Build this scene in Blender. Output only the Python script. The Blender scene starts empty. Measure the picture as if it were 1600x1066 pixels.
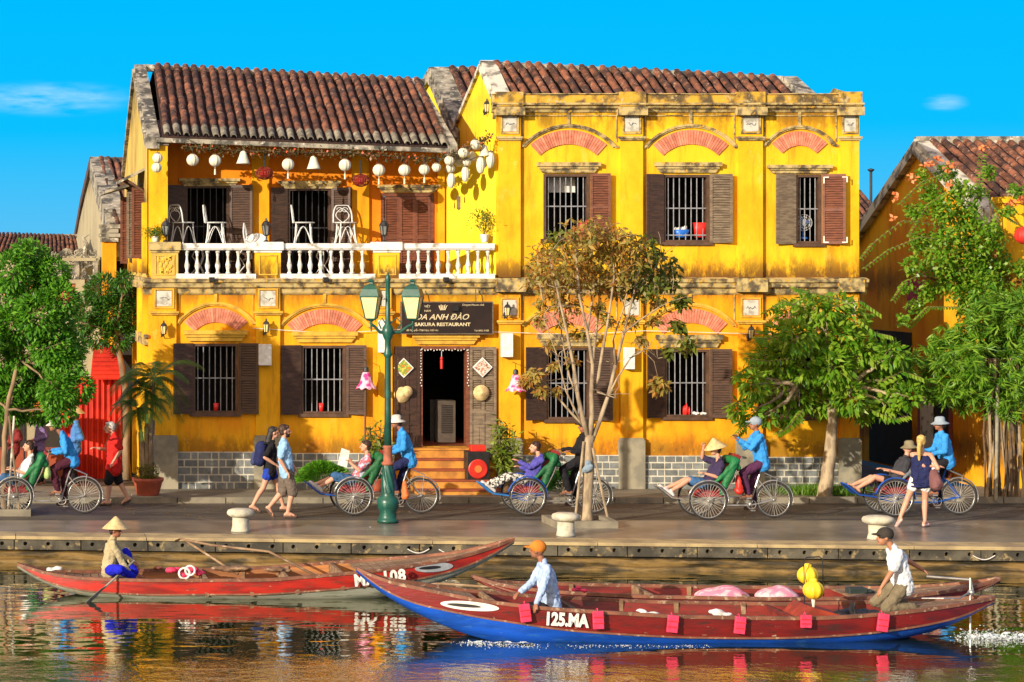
import bpy, bmesh, math, random
import numpy as np
from mathutils import Vector, Matrix, Euler, noise
random.seed(7); np.random.seed(7)
sc = bpy.context.scene
COL = sc.collection
R = math.radians
PI = math.pi

# ------------------------------------------------------------------ camera
# shift lens looking straight at the facades from left of the middle
F, VX, HY, CAMH, CX, CY = 3800.0, -20.0, 398.0, 5.0, -11.02, -51.07
cam = bpy.data.cameras.new('camera')
camo = bpy.data.objects.new('camera', cam); COL.objects.link(camo)
camo.location = (CX, CY, CAMH); camo.rotation_euler = (R(90), 0, 0)
cam.sensor_width = 36; cam.lens = F / 1600 * 36
cam.shift_x = (800 - VX) / 1600; cam.shift_y = -(533 - HY) / 1600
cam.clip_end = 3000; cam.clip_start = 0.5
sc.camera = camo

# ------------------------------------------------------------------ light
SUN_EL, SUN_OFF = 15.5, 43.0        # elevation, angle off the facade plane
tosun = Vector((-math.cos(R(SUN_OFF)) * math.cos(R(SUN_EL)), -math.sin(R(SUN_OFF)) * math.cos(R(SUN_EL)), math.sin(R(SUN_EL))))
sun = bpy.data.lights.new('sun', 'SUN'); sun.energy = 5.0; sun.angle = R(0.5); sun.color = (1, 0.90, 0.74)
suno = bpy.data.objects.new('sun', sun); COL.objects.link(suno)
suno.rotation_euler = (-tosun).to_track_quat('-Z', 'Y').to_euler(); suno.location = (-30, -20, 20)
w = bpy.data.worlds.new('World'); sc.world = w; w.use_nodes = True
nt = w.node_tree; bg = nt.nodes['Background']
sky = nt.nodes.new('ShaderNodeTexSky'); sky.sky_type = 'NISHITA'; sky.sun_disc = False
sky.sun_elevation = R(SUN_EL)
sky.sun_rotation = math.atan2(tosun.x, tosun.y)
sky.air_density = 1.0; sky.dust_density = 0.3; sky.ozone_density = 3.0
def wn(t, **k):
    n = nt.nodes.new(t)
    for a, b in k.items(): setattr(n, a, b)
    return n
tc = wn('ShaderNodeTexCoord'); sp = wn('ShaderNodeSeparateXYZ'); nt.links.new(tc.outputs['Generated'], sp.inputs[0])
# deep cyan-blue clear sky, a little paler towards the horizon all the way round
ramp = wn('ShaderNodeValToRGB'); nt.links.new(sp.outputs[2], ramp.inputs[0])
ramp.color_ramp.elements[0].position = 0.0; ramp.color_ramp.elements[0].color = (0.62, 2.95, 4.9, 1)
ramp.color_ramp.elements[1].position = 0.105; ramp.color_ramp.elements[1].color = (0.0, 2.75, 5.9, 1)
e = ramp.color_ramp.elements.new(0.05); e.color = (0.02, 2.88, 5.5, 1)
e = ramp.color_ramp.elements.new(0.6); e.color = (0.10, .9, 2.9, 1)
mx = wn('ShaderNodeMix', data_type='RGBA'); mx.inputs[0].default_value = 1.0
nt.links.new(sky.outputs[0], mx.inputs[6]); nt.links.new(ramp.outputs[0], mx.inputs[7])
# faint wisps of cloud low in the sky
mp = wn('ShaderNodeMapping'); mp.inputs['Scale'].default_value = (34, 34, 200); nt.links.new(tc.outputs['Generated'], mp.inputs[0])
cn = wn('ShaderNodeTexNoise'); cn.inputs['Scale'].default_value = 1.5; cn.inputs['Detail'].default_value = 7; cn.inputs['Roughness'].default_value = 0.6
nt.links.new(mp.outputs[0], cn.inputs['Vector'])
prev = None
for cx_, cz_, rx_, rz_ in ((.024, .064, .045, .0085), (.366, .058, .009, .004), (-.25, .07, .1, .012), (.75, .08, .12, .014)):
    ma = wn('ShaderNodeMapping', vector_type='TEXTURE'); ma.inputs['Location'].default_value = (cx_, 0, cz_); ma.inputs['Scale'].default_value = (rx_, 9, rz_); nt.links.new(tc.outputs['Generated'], ma.inputs[0])
    ln_ = wn('ShaderNodeVectorMath', operation='LENGTH'); nt.links.new(ma.outputs[0], ln_.inputs[0])
    mr_ = wn('ShaderNodeMapRange'); mr_.interpolation_type = 'SMOOTHSTEP'; mr_.inputs[1].default_value = 1.0; mr_.inputs[2].default_value = .1; nt.links.new(ln_.outputs['Value'], mr_.inputs[0])
    if prev is None: prev = mr_.outputs[0]
    else:
        ad = wn('ShaderNodeMath', operation='MAXIMUM'); nt.links.new(prev, ad.inputs[0]); nt.links.new(mr_.outputs[0], ad.inputs[1]); prev = ad.outputs[0]
nr_ = wn('ShaderNodeMapRange'); nr_.inputs[1].default_value = .38; nr_.inputs[2].default_value = .68; nr_.inputs[4].default_value = .4; nt.links.new(cn.outputs[0], nr_.inputs[0])
cr = wn('ShaderNodeMath', operation='MULTIPLY'); nt.links.new(prev, cr.inputs[0]); nt.links.new(nr_.outputs[0], cr.inputs[1])
# pale warm glow towards the low sun, added to the sky to warm the shadows
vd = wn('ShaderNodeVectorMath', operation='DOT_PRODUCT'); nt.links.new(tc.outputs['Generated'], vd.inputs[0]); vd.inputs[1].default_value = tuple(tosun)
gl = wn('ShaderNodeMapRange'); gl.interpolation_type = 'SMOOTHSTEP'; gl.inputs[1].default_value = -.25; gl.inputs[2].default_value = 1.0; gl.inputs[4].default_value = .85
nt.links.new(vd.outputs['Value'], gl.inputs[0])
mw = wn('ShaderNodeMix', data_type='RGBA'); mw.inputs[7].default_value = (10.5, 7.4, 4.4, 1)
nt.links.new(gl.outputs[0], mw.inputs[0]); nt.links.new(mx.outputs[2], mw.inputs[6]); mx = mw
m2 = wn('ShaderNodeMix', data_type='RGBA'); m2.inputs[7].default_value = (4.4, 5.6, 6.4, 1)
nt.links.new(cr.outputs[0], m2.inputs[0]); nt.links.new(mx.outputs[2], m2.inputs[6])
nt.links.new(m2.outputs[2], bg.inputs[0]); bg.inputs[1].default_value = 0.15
sc.view_settings.view_transform = 'Standard'; sc.view_settings.look = 'None'
sc.view_settings.exposure = 0.3; sc.view_settings.gamma = 1; sc.view_settings.use_curve_mapping = False
sc.cycles.max_bounces = 6; sc.cycles.transparent_max_bounces = 8; sc.cycles.caustics_reflective = False

# ------------------------------------------------------------------ photo <-> place
def S(Y): return F / (Y - CY)
def X(px, Y=0): return CX + (px - VX) / S(Y)
def Z(py, Y=0): return CAMH - (py - HY) / S(Y)
def P(px, py, Y): return Vector((X(px, Y), Y, Z(py, Y)))
def YG(py, z=0): return CY + F * (CAMH - z) / (py - HY)
def V(*a): return Vector(a)

# ------------------------------------------------------------------ objects
def WL(o):
    l = Vector((0, 0, 0))
    while o is not None: l += o.location; o = o.parent
    return l
def tag(o, label=None, cat=None, group=None, kind=None):
    if label: o['label'] = label
    if cat: o['category'] = cat
    if group: o['group'] = group
    if kind: o['kind'] = kind
    return o
def empty(name, loc=(0, 0, 0), label=None, cat=None, group=None):
    o = bpy.data.objects.new(name, None); COL.objects.link(o); o.location = loc; o.empty_display_size = 0.2
    return tag(o, label, cat, group)
def inst(me, name, loc, parent=None, rot=None, scale=None, mtx=None):
    o = bpy.data.objects.new(name, me); COL.objects.link(o)
    if parent is not None: o.parent = parent
    if mtx is not None:
        mtx = mtx.copy(); mtx.translation = mtx.translation - (WL(parent) if parent is not None else Vector())
        o.matrix_basis = mtx
    else:
        o.location = Vector(loc) - (WL(parent) if parent is not None else Vector())
        if rot: o.rotation_euler = rot
        if scale: o.scale = scale
    return o
def kids(o): return [c for c in CH.get(o.name, [])]
def copy_tree(o, parent=None):
    c = o.copy(); COL.objects.link(c); c.parent = parent
    for ch in list(o.children): copy_tree(ch, c)
    return c
def mesh_obj(name, v, f, mat, parent=None, smooth=False, offset=None):
    me = bpy.data.meshes.new(name)
    off = WL(parent) if parent is not None else Vector()
    if offset is not None: off = Vector(offset)
    me.from_pydata([(a[0]-off[0], a[1]-off[1], a[2]-off[2]) for a in v], [], f)
    if smooth: me.polygons.foreach_set('use_smooth', [True]*len(f))
    if mat is not None: me.materials.append(mat)
    me.update()
    o = bpy.data.objects.new(name, me); COL.objects.link(o)
    if parent is not None: o.parent = parent
    return o
def np_mesh(name, v, nper, mat, parent=None, smooth=False):
    """v: (n*nper,3) array, faces are consecutive runs of nper verts"""
    me = bpy.data.meshes.new(name); n = len(v)
    if parent is not None: v = v - np.array(WL(parent))
    me.vertices.add(n); me.vertices.foreach_set('co', np.ascontiguousarray(v, dtype=np.float32).ravel())
    nf = n // nper
    me.loops.add(n); me.loops.foreach_set('vertex_index', np.arange(n, dtype=np.int32))
    me.polygons.add(nf); me.polygons.foreach_set('loop_start', np.arange(0, n, nper, dtype=np.int32))
    me.update(calc_edges=True); me.validate()
    if smooth: me.polygons.foreach_set('use_smooth', [True]*nf)
    me.materials.append(mat)
    o = bpy.data.objects.new(name, me); COL.objects.link(o)
    if parent is not None: o.parent = parent; o['kind'] = 'stuff'
    return o

class MB:
    def __init__(s): s.v = []; s.f = []
    def add(s, vs, fs):
        b = len(s.v); s.v += [tuple(a) for a in vs]; s.f += [tuple(b+i for i in f) for f in fs]; return s
    def box(s, x0, x1, y0, y1, z0, z1, M=None):
        vs = [Vector((x, y, z)) for x in (x0, x1) for y in (y0, y1) for z in (z0, z1)]
        if M is not None: vs = [M @ a for a in vs]
        return s.add(vs, [(0,1,3,2),(4,6,7,5),(0,4,5,1),(2,3,7,6),(0,2,6,4),(1,5,7,3)])
    def prism(s, poly, fn, a, b):
        """poly: 2D points; fn(u,v,t)->3D; extruded from t=a to t=b"""
        n = len(poly)
        vs = [fn(u, v, a) for u, v in poly] + [fn(u, v, b) for u, v in poly]
        return s.add(vs, [tuple(range(n))[::-1], tuple(range(n, 2*n))] + [(i, (i+1)%n, n+(i+1)%n, n+i) for i in range(n)])
    def pxz(s, poly, y0, y1): return s.prism(poly, lambda u, v, t: (u, t, v), y0, y1)
    def runx(s, poly, x0, x1): return s.prism(poly, lambda u, v, t: (t, u, v), x0, x1)
    def tube(s, pts, r, n=8, caps=True, closed=False):
        pts = [Vector(p) for p in pts]; m = len(pts)
        rs = r if isinstance(r, (list, tuple)) else [r]*m
        b = len(s.v); up = None
        for i, p in enumerate(pts):
            if closed: t = pts[(i+1)%m] - pts[i-1]
            else: t = pts[min(i+1, m-1)] - pts[max(i-1, 0)]
            if t.length < 1e-9: t = Vector((0,0,1))
            t.normalize()
            if up is None:
                up = Vector((0,0,1)) if abs(t.z) < 0.9 else Vector((1,0,0))
            a = up - t*up.dot(t)
            if a.length < 1e-6: a = t.orthogonal()
            a.normalize(); up = a; c = t.cross(a)
            for k in range(n):
                th = 2*PI*k/n
                s.v.append(tuple(p + (a*math.cos(th) + c*math.sin(th))*rs[i]))
        for i in range(m if closed else m-1):
            j = (i+1) % m
            for k in range(n):
                s.f.append((b+i*n+k, b+i*n+(k+1)%n, b+j*n+(k+1)%n, b+j*n+k))
        if caps and not closed:
            s.f.append(tuple(b+k for k in range(n))[::-1]); s.f.append(tuple(b+(m-1)*n+k for k in range(n)))
        return s
    def lathe(s, prof, c=(0,0,0), n=16, M=None, rx=1, ry=1):
        b = len(s.v); c = Vector(c)
        for r, z in prof:
            for k in range(n):
                th = 2*PI*k/n; p = Vector((r*math.cos(th)*rx, r*math.sin(th)*ry, z))
                if M is not None: p = M @ p
                s.v.append(tuple(p + c))
        for i in range(len(prof)-1):
            for k in range(n):
                s.f.append((b+i*n+k, b+i*n+(k+1)%n, b+(i+1)*n+(k+1)%n, b+(i+1)*n+k))
        s.f.append(tuple(b+k for k in range(n))[::-1]); s.f.append(tuple(b+(len(prof)-1)*n+k for k in range(n)))
        return s
    def ball(s, c, r, nu=12, nv=8, M=None):
        if not isinstance(r, (tuple, list)): r = (r, r, r)
        c = Vector(c); b = len(s.v)
        A = Matrix.Identity(3) if M is None else M
        s.v.append(tuple(c + A @ Vector((0, 0, r[2]))))
        for i in range(1, nv):
            ph = PI*i/nv
            for k in range(nu):
                th = 2*PI*k/nu
                s.v.append(tuple(c + A @ Vector((r[0]*math.sin(ph)*math.cos(th), r[1]*math.sin(ph)*math.sin(th), r[2]*math.cos(ph)))))
        s.v.append(tuple(c + A @ Vector((0, 0, -r[2])))); e = len(s.v)-1
        for k in range(nu): s.f.append((b, b+1+k, b+1+(k+1)%nu))
        for i in range(nv-2):
            for k in range(nu):
                s.f.append((b+1+i*nu+k, b+1+(i+1)*nu+k, b+1+(i+1)*nu+(k+1)%nu, b+1+i*nu+(k+1)%nu))
        q = b+1+(nv-2)*nu
        for k in range(nu): s.f.append((e, q+(k+1)%nu, q+k))
        return s
    def caps(s, a, b, ra, rb, n=10):
        """tapered capsule"""
        a = Vector(a); b = Vector(b); d = b-a; L = max(d.length, 1e-5); d.normalize()
        pts, rs = [], []
        for t in (0.02, 0.35, 0.7): pts.append(a - d*ra*math.cos(t*PI/2)); rs.append(ra*math.sin(t*PI/2))
        for t in (0, .5, 1): pts.append(a + d*L*t); rs.append(ra+(rb-ra)*t)
        for t in (0.7, 0.35, 0.02): pts.append(b + d*rb*math.cos(t*PI/2)); rs.append(rb*math.sin(t*PI/2))
        return s.tube(pts, rs, n)
    def build(s, name, mat, parent=None, smooth=False, label=None, cat=None, group=None, kind=None):
        o = mesh_obj(name, s.v, s.f, mat, parent, smooth)
        return tag(o, label, cat, group, kind)
    def mesh(s, name, mat, smooth=False):
        me = bpy.data.meshes.new(name); me.from_pydata(s.v, [], s.f)
        if smooth: me.polygons.foreach_set('use_smooth', [True]*len(s.f))
        me.materials.append(mat); me.update(); return me
REM = []
def organic(mb, name, mat, parent, voxel=0.011, it=5, disp=0.0, dsize=0.08, **kw):
    o = mb.build(name, mat, parent, smooth=True, **kw)
    m = o.modifiers.new('r', 'REMESH'); m.mode = 'VOXEL'; m.voxel_size = voxel; m.use_smooth_shade = True
    if it:
        m = o.modifiers.new('s', 'SMOOTH'); m.factor = 0.5; m.iterations = it
    if disp:
        key = 'wrinkle%g' % dsize
        t = bpy.data.textures.get(key) or bpy.data.textures.new(key, 'CLOUDS')
        t.noise_scale = dsize; t.noise_depth = 2
        m = o.modifiers.new('d', 'DISPLACE'); m.texture = t; m.strength = disp; m.mid_level = 0.5; m.texture_coords = 'GLOBAL'
    REM.append(o); return o
def bevel(o, w=0.01, seg=2):
    m = o.modifiers.new('b', 'BEVEL'); m.width = w; m.segments = seg; m.limit_method = 'ANGLE'; REM.append(o); return o
def finish_modifiers():
    bpy.context.view_layer.update()
    dg = bpy.context.evaluated_depsgraph_get()
    done = {}
    for o in REM:
        if o.data.name in done: continue
        done[o.data.name] = (o.data, bpy.data.meshes.new_from_object(o.evaluated_get(dg)))
    swap = {a: b for a, b in done.values()}
    for o in bpy.data.objects:
        if o.type == 'MESH' and o.data in swap:
            o.data = swap[o.data]
            o.modifiers.clear()

def text(name, s, size, loc, mat, parent, shear=0, rot=(R(90), 0, 0), ext=0.004, sx=1, bold=0.0, space=1, align='LEFT'):
    cu = bpy.data.curves.new(name, 'FONT'); cu.body = s; cu.size = size; cu.shear = shear; cu.extrude = ext
    cu.offset = bold; cu.space_character = space; cu.align_x = align; cu.resolution_u = 3
    o = bpy.data.objects.new(name, cu); COL.objects.link(o)
    dg = bpy.context.evaluated_depsgraph_get(); dg.update()
    me = bpy.data.meshes.new_from_object(o.evaluated_get(dg))
    bpy.data.objects.remove(o); me.materials.clear(); me.materials.append(mat)
    return inst(me, name, loc, parent, rot=rot, scale=(sx, 1, 1))

# ------------------------------------------------------------------ materials
def nn(nt, t, **k):
    n = nt.nodes.new(t)
    for a, b in k.items(): setattr(n, a, b)
    return n
def mixc(nt, fac, a, b, mode='MIX'):
    m = nn(nt, 'ShaderNodeMix', data_type='RGBA', blend_type=mode)
    for i, v in ((0, fac), (6, a), (7, b)):
        if hasattr(v, 'is_output') or hasattr(v, 'links'): nt.links.new(v, m.inputs[i])
        elif i == 0: m.inputs[0].default_value = v
        else: m.inputs[i].default_value = (*v[:3], 1)
    return m.outputs[2]
def math_(nt, op, a, b=None, clamp=False):
    m = nn(nt, 'ShaderNodeMath', operation=op, use_clamp=clamp)
    for i, v in ((0, a), (1, b)):
        if v is None: continue
        if hasattr(v, 'links'): nt.links.new(v, m.inputs[i])
        else: m.inputs[i].default_value = v
    return m.outputs[0]
def rng(nt, v, a, b, c=0, d=1):
    m = nn(nt, 'ShaderNodeMapRange', interpolation_type='SMOOTHSTEP'); nt.links.new(v, m.inputs[0])
    for i, q in zip((1, 2, 3, 4), (a, b, c, d)): m.inputs[i].default_value = q
    return m.outputs[0]
def noisen(nt, scale, detail=4, stretch=(1,1,1), rough=0.55, off=0, coord='Position'):
    if coord == 'Position': src = nn(nt, 'ShaderNodeNewGeometry').outputs['Position']
    else: src = nn(nt, 'ShaderNodeTexCoord').outputs['Object']
    mp = nn(nt, 'ShaderNodeMapping'); nt.links.new(src, mp.inputs[0])
    mp.inputs['Scale'].default_value = stretch; mp.inputs['Location'].default_value = (off, off*.7, off*1.3)
    n = nn(nt, 'ShaderNodeTexNoise'); n.inputs['Scale'].default_value = scale; n.inputs['Detail'].default_value = detail
    n.inputs['Roughness'].default_value = rough; nt.links.new(mp.outputs[0], n.inputs['Vector'])
    return n.outputs[0]
def base(name, rough=.6, metal=0, spec=.4):
    m = bpy.data.materials.new(name); m.use_nodes = True; t = m.node_tree; b = t.nodes['Principled BSDF']
    b.inputs['Roughness'].default_value = rough; b.inputs['Metallic'].default_value = metal
    b.inputs['Specular IOR Level'].default_value = spec
    return m, t, b
def bumpn(t, b, h, strength=.3, dist=.02):
    bp = nn(t, 'ShaderNodeBump'); bp.inputs['Strength'].default_value = strength; bp.inputs['Distance'].default_value = dist
    t.links.new(h, bp.inputs['Height']); t.links.new(bp.outputs[0], b.inputs['Normal'])
def mat(name, c1, c2=None, scale=5, lo=.35, hi=.65, rough=.6, metal=0, spec=.4, bump=.15, bscale=40, rand=0, island=0, stretch=(1,1,1), detail=5, c3=None):
    m, t, b = base(name, rough, metal, spec)
    if c2 is None: c2 = tuple(x*.72 for x in c1)
    n = noisen(t, scale, detail, stretch)
    col = mixc(t, rng(t, n, lo, hi), c1, c2)
    if c3 is not None:
        col = mixc(t, rng(t, noisen(t, scale*2.3, 6, stretch, .65, 11), .55, .66), col, c3)
    if rand or island:
        src = nn(t, 'ShaderNodeObjectInfo').outputs['Random'] if rand else nn(t, 'ShaderNodeNewGeometry').outputs['Random Per Island']
        k = rand or island
        v = math_(t, 'MULTIPLY_ADD', src, 2*k); t.nodes[-1].inputs[2].default_value = 1-k
        hs = nn(t, 'ShaderNodeHueSaturation'); t.links.new(col, hs.inputs['Color']); t.links.new(v, hs.inputs['Value']); col = hs.outputs[0]
    t.links.new(col, b.inputs['Base Color'])
    if bump: bumpn(t, b, noisen(t, bscale, 4, stretch, .6, 5), bump, .01)
    return m
def leafmat(name, cols, trans=.35, rough=.45):
    m, t, b = base(name, rough, 0, .35)
    r = nn(t, 'ShaderNodeValToRGB'); els = r.color_ramp.elements
    n = len(cols)
    els[0].color = (*cols[0], 1); els[1].color = (*cols[-1], 1)
    for i in range(1, n-1): els.new(i/(n-1)).color = (*cols[i], 1)
    t.links.new(nn(t, 'ShaderNodeNewGeometry').outputs['Random Per Island'], r.inputs[0])
    col = r.outputs[0]
    t.links.new(col, b.inputs['Base Color'])
    tr = nn(t, 'ShaderNodeBsdfTranslucent'); t.links.new(col, tr.inputs[0])
    ms = nn(t, 'ShaderNodeMixShader'); ms.inputs[0].default_value = trans
    t.links.new(b.outputs[0], ms.inputs[1]); t.links.new(tr.outputs[0], ms.inputs[2])
    t.links.new(ms.outputs[0], t.nodes['Material Output'].inputs[0])
    return m

def plaster(name, c1, c2, cdark, bands=(), stain=.5, patch=(.62,.5,.25), patchamt=.5):
    """lime-washed wall: blotchy wash, runs of soot below the mouldings (bands = (z, reach)), peeled patches"""
    m, t, b = base(name, .82, 0, .2)
    pos = nn(t, 'ShaderNodeNewGeometry').outputs['Position']
    sp = nn(t, 'ShaderNodeSeparateXYZ'); t.links.new(pos, sp.inputs[0])
    big = noisen(t, .9, 5, (1, 1, .7), .6)
    col = mixc(t, rng(t, big, .38, .66), c1, c2)
    streak = noisen(t, 3.5, 6, (1, 1, .14), .75, 3)
    col = mixc(t, math_(t, 'MULTIPLY', rng(t, streak, .48, .76), .55), col, cdark)
    blot = noisen(t, 1.7, 8, (1, 1, .8), .72, 51)
    col = mixc(t, math_(t, 'MULTIPLY', rng(t, blot, .55, .69), .22), col, tuple(x*.45 for x in c2))
    fade = noisen(t, 2.6, 7, (1, 1, .5), .7, 77)
    col = mixc(t, math_(t, 'MULTIPLY', rng(t, fade, .56, .70), .28), col, patch)
    mask = None
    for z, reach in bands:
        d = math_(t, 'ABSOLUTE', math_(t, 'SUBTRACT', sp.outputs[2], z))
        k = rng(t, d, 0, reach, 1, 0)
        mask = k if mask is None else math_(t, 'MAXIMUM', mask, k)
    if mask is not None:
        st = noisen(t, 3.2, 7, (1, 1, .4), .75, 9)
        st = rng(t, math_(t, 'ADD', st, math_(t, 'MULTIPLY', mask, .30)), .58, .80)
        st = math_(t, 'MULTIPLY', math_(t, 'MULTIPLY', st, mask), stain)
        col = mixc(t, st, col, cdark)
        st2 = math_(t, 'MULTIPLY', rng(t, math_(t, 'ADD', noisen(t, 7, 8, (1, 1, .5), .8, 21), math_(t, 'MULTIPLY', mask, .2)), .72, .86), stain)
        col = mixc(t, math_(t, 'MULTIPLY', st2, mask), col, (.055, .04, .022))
    pt = noisen(t, 2.2, 9, (1, 1, 1), .72, 33)
    col = mixc(t, math_(t, 'MULTIPLY', rng(t, pt, .63, .67), patchamt), col, patch)
    t.links.new(col, b.inputs['Base Color'])
    bumpn(t, b, noisen(t, 14, 6, (1,1,1), .65, 2), .35, .012)
    return m
# ------------------------------------------------------------------ palette
ZC = 4.42                                    # middle cornice
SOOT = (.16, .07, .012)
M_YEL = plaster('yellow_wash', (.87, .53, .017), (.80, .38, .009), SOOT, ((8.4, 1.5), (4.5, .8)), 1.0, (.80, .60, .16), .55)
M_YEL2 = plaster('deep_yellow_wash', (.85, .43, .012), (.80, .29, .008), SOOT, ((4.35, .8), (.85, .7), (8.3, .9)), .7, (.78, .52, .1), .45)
M_LEM = plaster('lemon_wash', (.86, .66, .03), (.82, .58, .02), (.4, .25, .03), ((8.3, .5),), .3, (.85, .7, .2), .3)
M_ORA = plaster('orange_wash', (.84, .26, .010), (.80, .20, .008), (.4, .09, .01), (), .3, (.8, .33, .03), .3)
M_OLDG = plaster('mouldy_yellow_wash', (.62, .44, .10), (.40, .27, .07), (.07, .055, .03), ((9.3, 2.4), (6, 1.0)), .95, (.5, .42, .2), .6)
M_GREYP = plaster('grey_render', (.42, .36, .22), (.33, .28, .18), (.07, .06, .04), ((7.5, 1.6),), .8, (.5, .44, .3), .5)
M_CORN = mat('weathered_moulding', (.54, .41, .17), (.10, .075, .045), 4.5, .40, .62, rough=.85, bump=.5, bscale=30, stretch=(1, 1, 1), detail=9, c3=(.62, .34, .03))
M_PARA = mat('sooty_parapet_wash', (.62, .36, .035), (.11, .075, .035), 3.2, .40, .60, rough=.9, bump=.5, bscale=26, detail=9, c3=(.50, .40, .20))
M_CORN2 = mat('yellow_moulding', (.72, .42, .05), (.42, .24, .04), 4, .42, .66, rough=.85, bump=.4, bscale=30, detail=8)
M_COPE = mat('limewashed_coping', (.80, .78, .72), (.30, .27, .22), 5, .5, .68, rough=.75, bump=.35, bscale=30, detail=8)
M_GABLE = mat('mouldy_gable_capping', (.38, .34, .26), (.07, .065, .055), 3, .38, .6, rough=.9, bump=.6, bscale=22, detail=8, c3=(.6, .55, .45))
M_COPE2 = mat('stained_white_capping', (.62, .58, .48), (.16, .14, .11), 3.2, .45, .62, rough=.85, bump=.4, bscale=25, detail=8)
M_PLQ = mat('cream_plaque', (.60, .57, .48), (.36, .33, .26), 7, .45, .65, rough=.7)
M_WHITE = mat('white_paint', (.80, .79, .75), (.66, .64, .58), 8, rough=.5, bump=.1)
M_BAL = mat('baluster_paint', (.74, .71, .64), (.40, .36, .29), 9, .46, .66, rough=.6, bump=.15, rand=.06)
M_BASE = mat('grey_cement', (.33, .29, .20), (.22, .20, .15), 3, .4, .62, rough=.85, bump=.4, bscale=25, detail=7)
M_BRK = mat('grey_stone_brick', (.215, .225, .21), (.14, .15, .15), 6, rough=.8, bump=.4, bscale=30, rand=.28)
M_MORT = mat('pale_mortar', (.66, .62, .50), (.50, .46, .36), 6, rough=.9, bump=.3)
M_PINK = mat('pink_arch_brick', (.72, .26, .16), (.56, .17, .10), 8, rough=.8, bump=.3, rand=.25)
M_PINKG = mat('arch_joint', (.66, .46, .24), (.5, .32, .16), 8, rough=.9)
M_SHUT = mat('dark_brown_shutter', (.085, .043, .026), (.05, .027, .018), 6, rough=.55, bump=.25, bscale=60, rand=.2, stretch=(1, 1, 4))
M_SHUTG = mat('faded_shutter', (.21, .155, .10), (.12, .085, .055), 6, rough=.7, bump=.3, bscale=60, rand=.2, stretch=(1, 1, 4))
M_SHUTR = mat('reddish_shutter', (.20, .065, .032), (.12, .04, .022), 6, rough=.5, bump=.3, bscale=60, rand=.15, stretch=(1, 1, 4))
M_FRAME = mat('window_timber', (.12, .062, .036), (.07, .038, .024), 6, rough=.6, bump=.2)
M_BAR = mat('iron_bar_paint', (.30, .30, .32), (.20, .2, .21), 9, rough=.5, bump=.1)
M_BARD = mat('dark_iron', (.05, .05, .055), (.03, .03, .032), 9, rough=.45, bump=.1, metal=.4)
M_ROOM = mat('dim_room', (.035, .028, .022), (.018, .015, .013), 1.5, rough=.9, bump=0)  # near-black base: the darkness of rooms and openings is put into the colour
M_TILE = mat('barrel_tile', (.20, .072, .036), (.05, .024, .017), 4, .36, .60, rough=.9, bump=.5, bscale=40, rand=.4, detail=7, c3=(.27, .15, .10))
M_TILEB = mat('tile_bed', (.06, .028, .02), (.03, .018, .014), 4, rough=.9, bump=.4)
M_TILEG = mat('mossy_tile_end', (.26, .23, .17), (.10, .085, .06), 5, rough=.9, bump=.5, rand=.25)
M_ROAD = mat('asphalt', (.095, .082, .066), (.048, .043, .037), 1.6, .38, .62, rough=.62, bump=.3, bscale=60, stretch=(.35, 1, 1), c3=(.13, .11, .08))
M_PAVE = mat('worn_quay_stone', (.23, .20, .16), (.135, .12, .10), 1.1, .38, .62, rough=.30, spec=.6, bump=.05, bscale=8, detail=6)
M_WALK = mat('pavement_concrete', (.22, .185, .13), (.15, .13, .095), 1.5, rough=.7, bump=.25, bscale=40)
M_KERB = mat('kerb_stone', (.27, .23, .16), (.17, .15, .11), 2.5, rough=.75, bump=.3)
M_COPQ = mat('quay_coping_stone', (.46, .35, .17), (.27, .20, .11), 2.2, rough=.7, bump=.3, bscale=18, stretch=(1, 1, 1), detail=7)
M_QW = mat('quay_concrete', (.115, .10, .07), (.045, .04, .03), 2.2, .38, .62, rough=.85, bump=.5, bscale=20, detail=8, c3=(.3, .22, .1))
M_LEDGE = mat('algae_ledge', (.21, .13, .038), (.045, .034, .016), 2.4, .40, .60, rough=.6, bump=.5, bscale=18, stretch=(.6, 1, 3), detail=8)
M_HOLE = mat('shadowed_hole', (.01, .009, .008), rough=.9, bump=0)
M_STEP = mat('ochre_step', (.62, .27, .04), (.36, .15, .03), 3, .4, .65, rough=.7, bump=.3, detail=7)
M_STEPR = mat('red_step_edge', (.34, .07, .03), (.2, .05, .025), 4, rough=.6, bump=.2)
M_BLACK = mat('black_paint', (.012, .011, .011), (.02, .018, .018), 8, rough=.45, bump=.1)
M_SIGN = mat('dark_sign_board', (.028, .015, .012), (.018, .011, .009), 3, rough=.4, bump=.05)
M_GOLD = mat('pale_gold_lettering', (.72, .60, .36), rough=.5, bump=0)
M_RED = mat('red_paint', (.62, .03, .015), (.45, .02, .012), 6, rough=.45, bump=.1)
M_REDM = mat('red_sheet_metal', (.62, .035, .016), (.40, .02, .012), 2, rough=.5, bump=.1, detail=6)
M_GREENP = mat('green_post_paint', (.012, .095, .065), (.008, .06, .045), 5, rough=.35, spec=.5, bump=.1, detail=6)
M_RUSTP = mat('red_brown_primer', (.36, .11, .06), (.22, .07, .04), 6, rough=.7, bump=.2)
M_LGLASS = mat('frosted_lantern_glass', (.78, .68, .34), (.72, .60, .27), 3, rough=.25, spec=.5, bump=0)
M_SILK = mat('white_lantern_silk', (.72, .69, .55), (.64, .60, .44), 6, rough=.6, bump=.05)
M_YSILK = mat('yellow_lantern_silk', (.86, .62, .03), (.80, .50, .02), 6, rough=.45, bump=.05)
M_BOLL = mat('pitted_bollard_stone', (.58, .52, .38), (.38, .36, .29), 7, .4, .65, rough=.8, bump=.5, bscale=30, detail=8)

# ------------------------------------------------------------------ setting
def structure(o): o['kind'] = 'structure'; return o
WZ = -0.45
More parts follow.
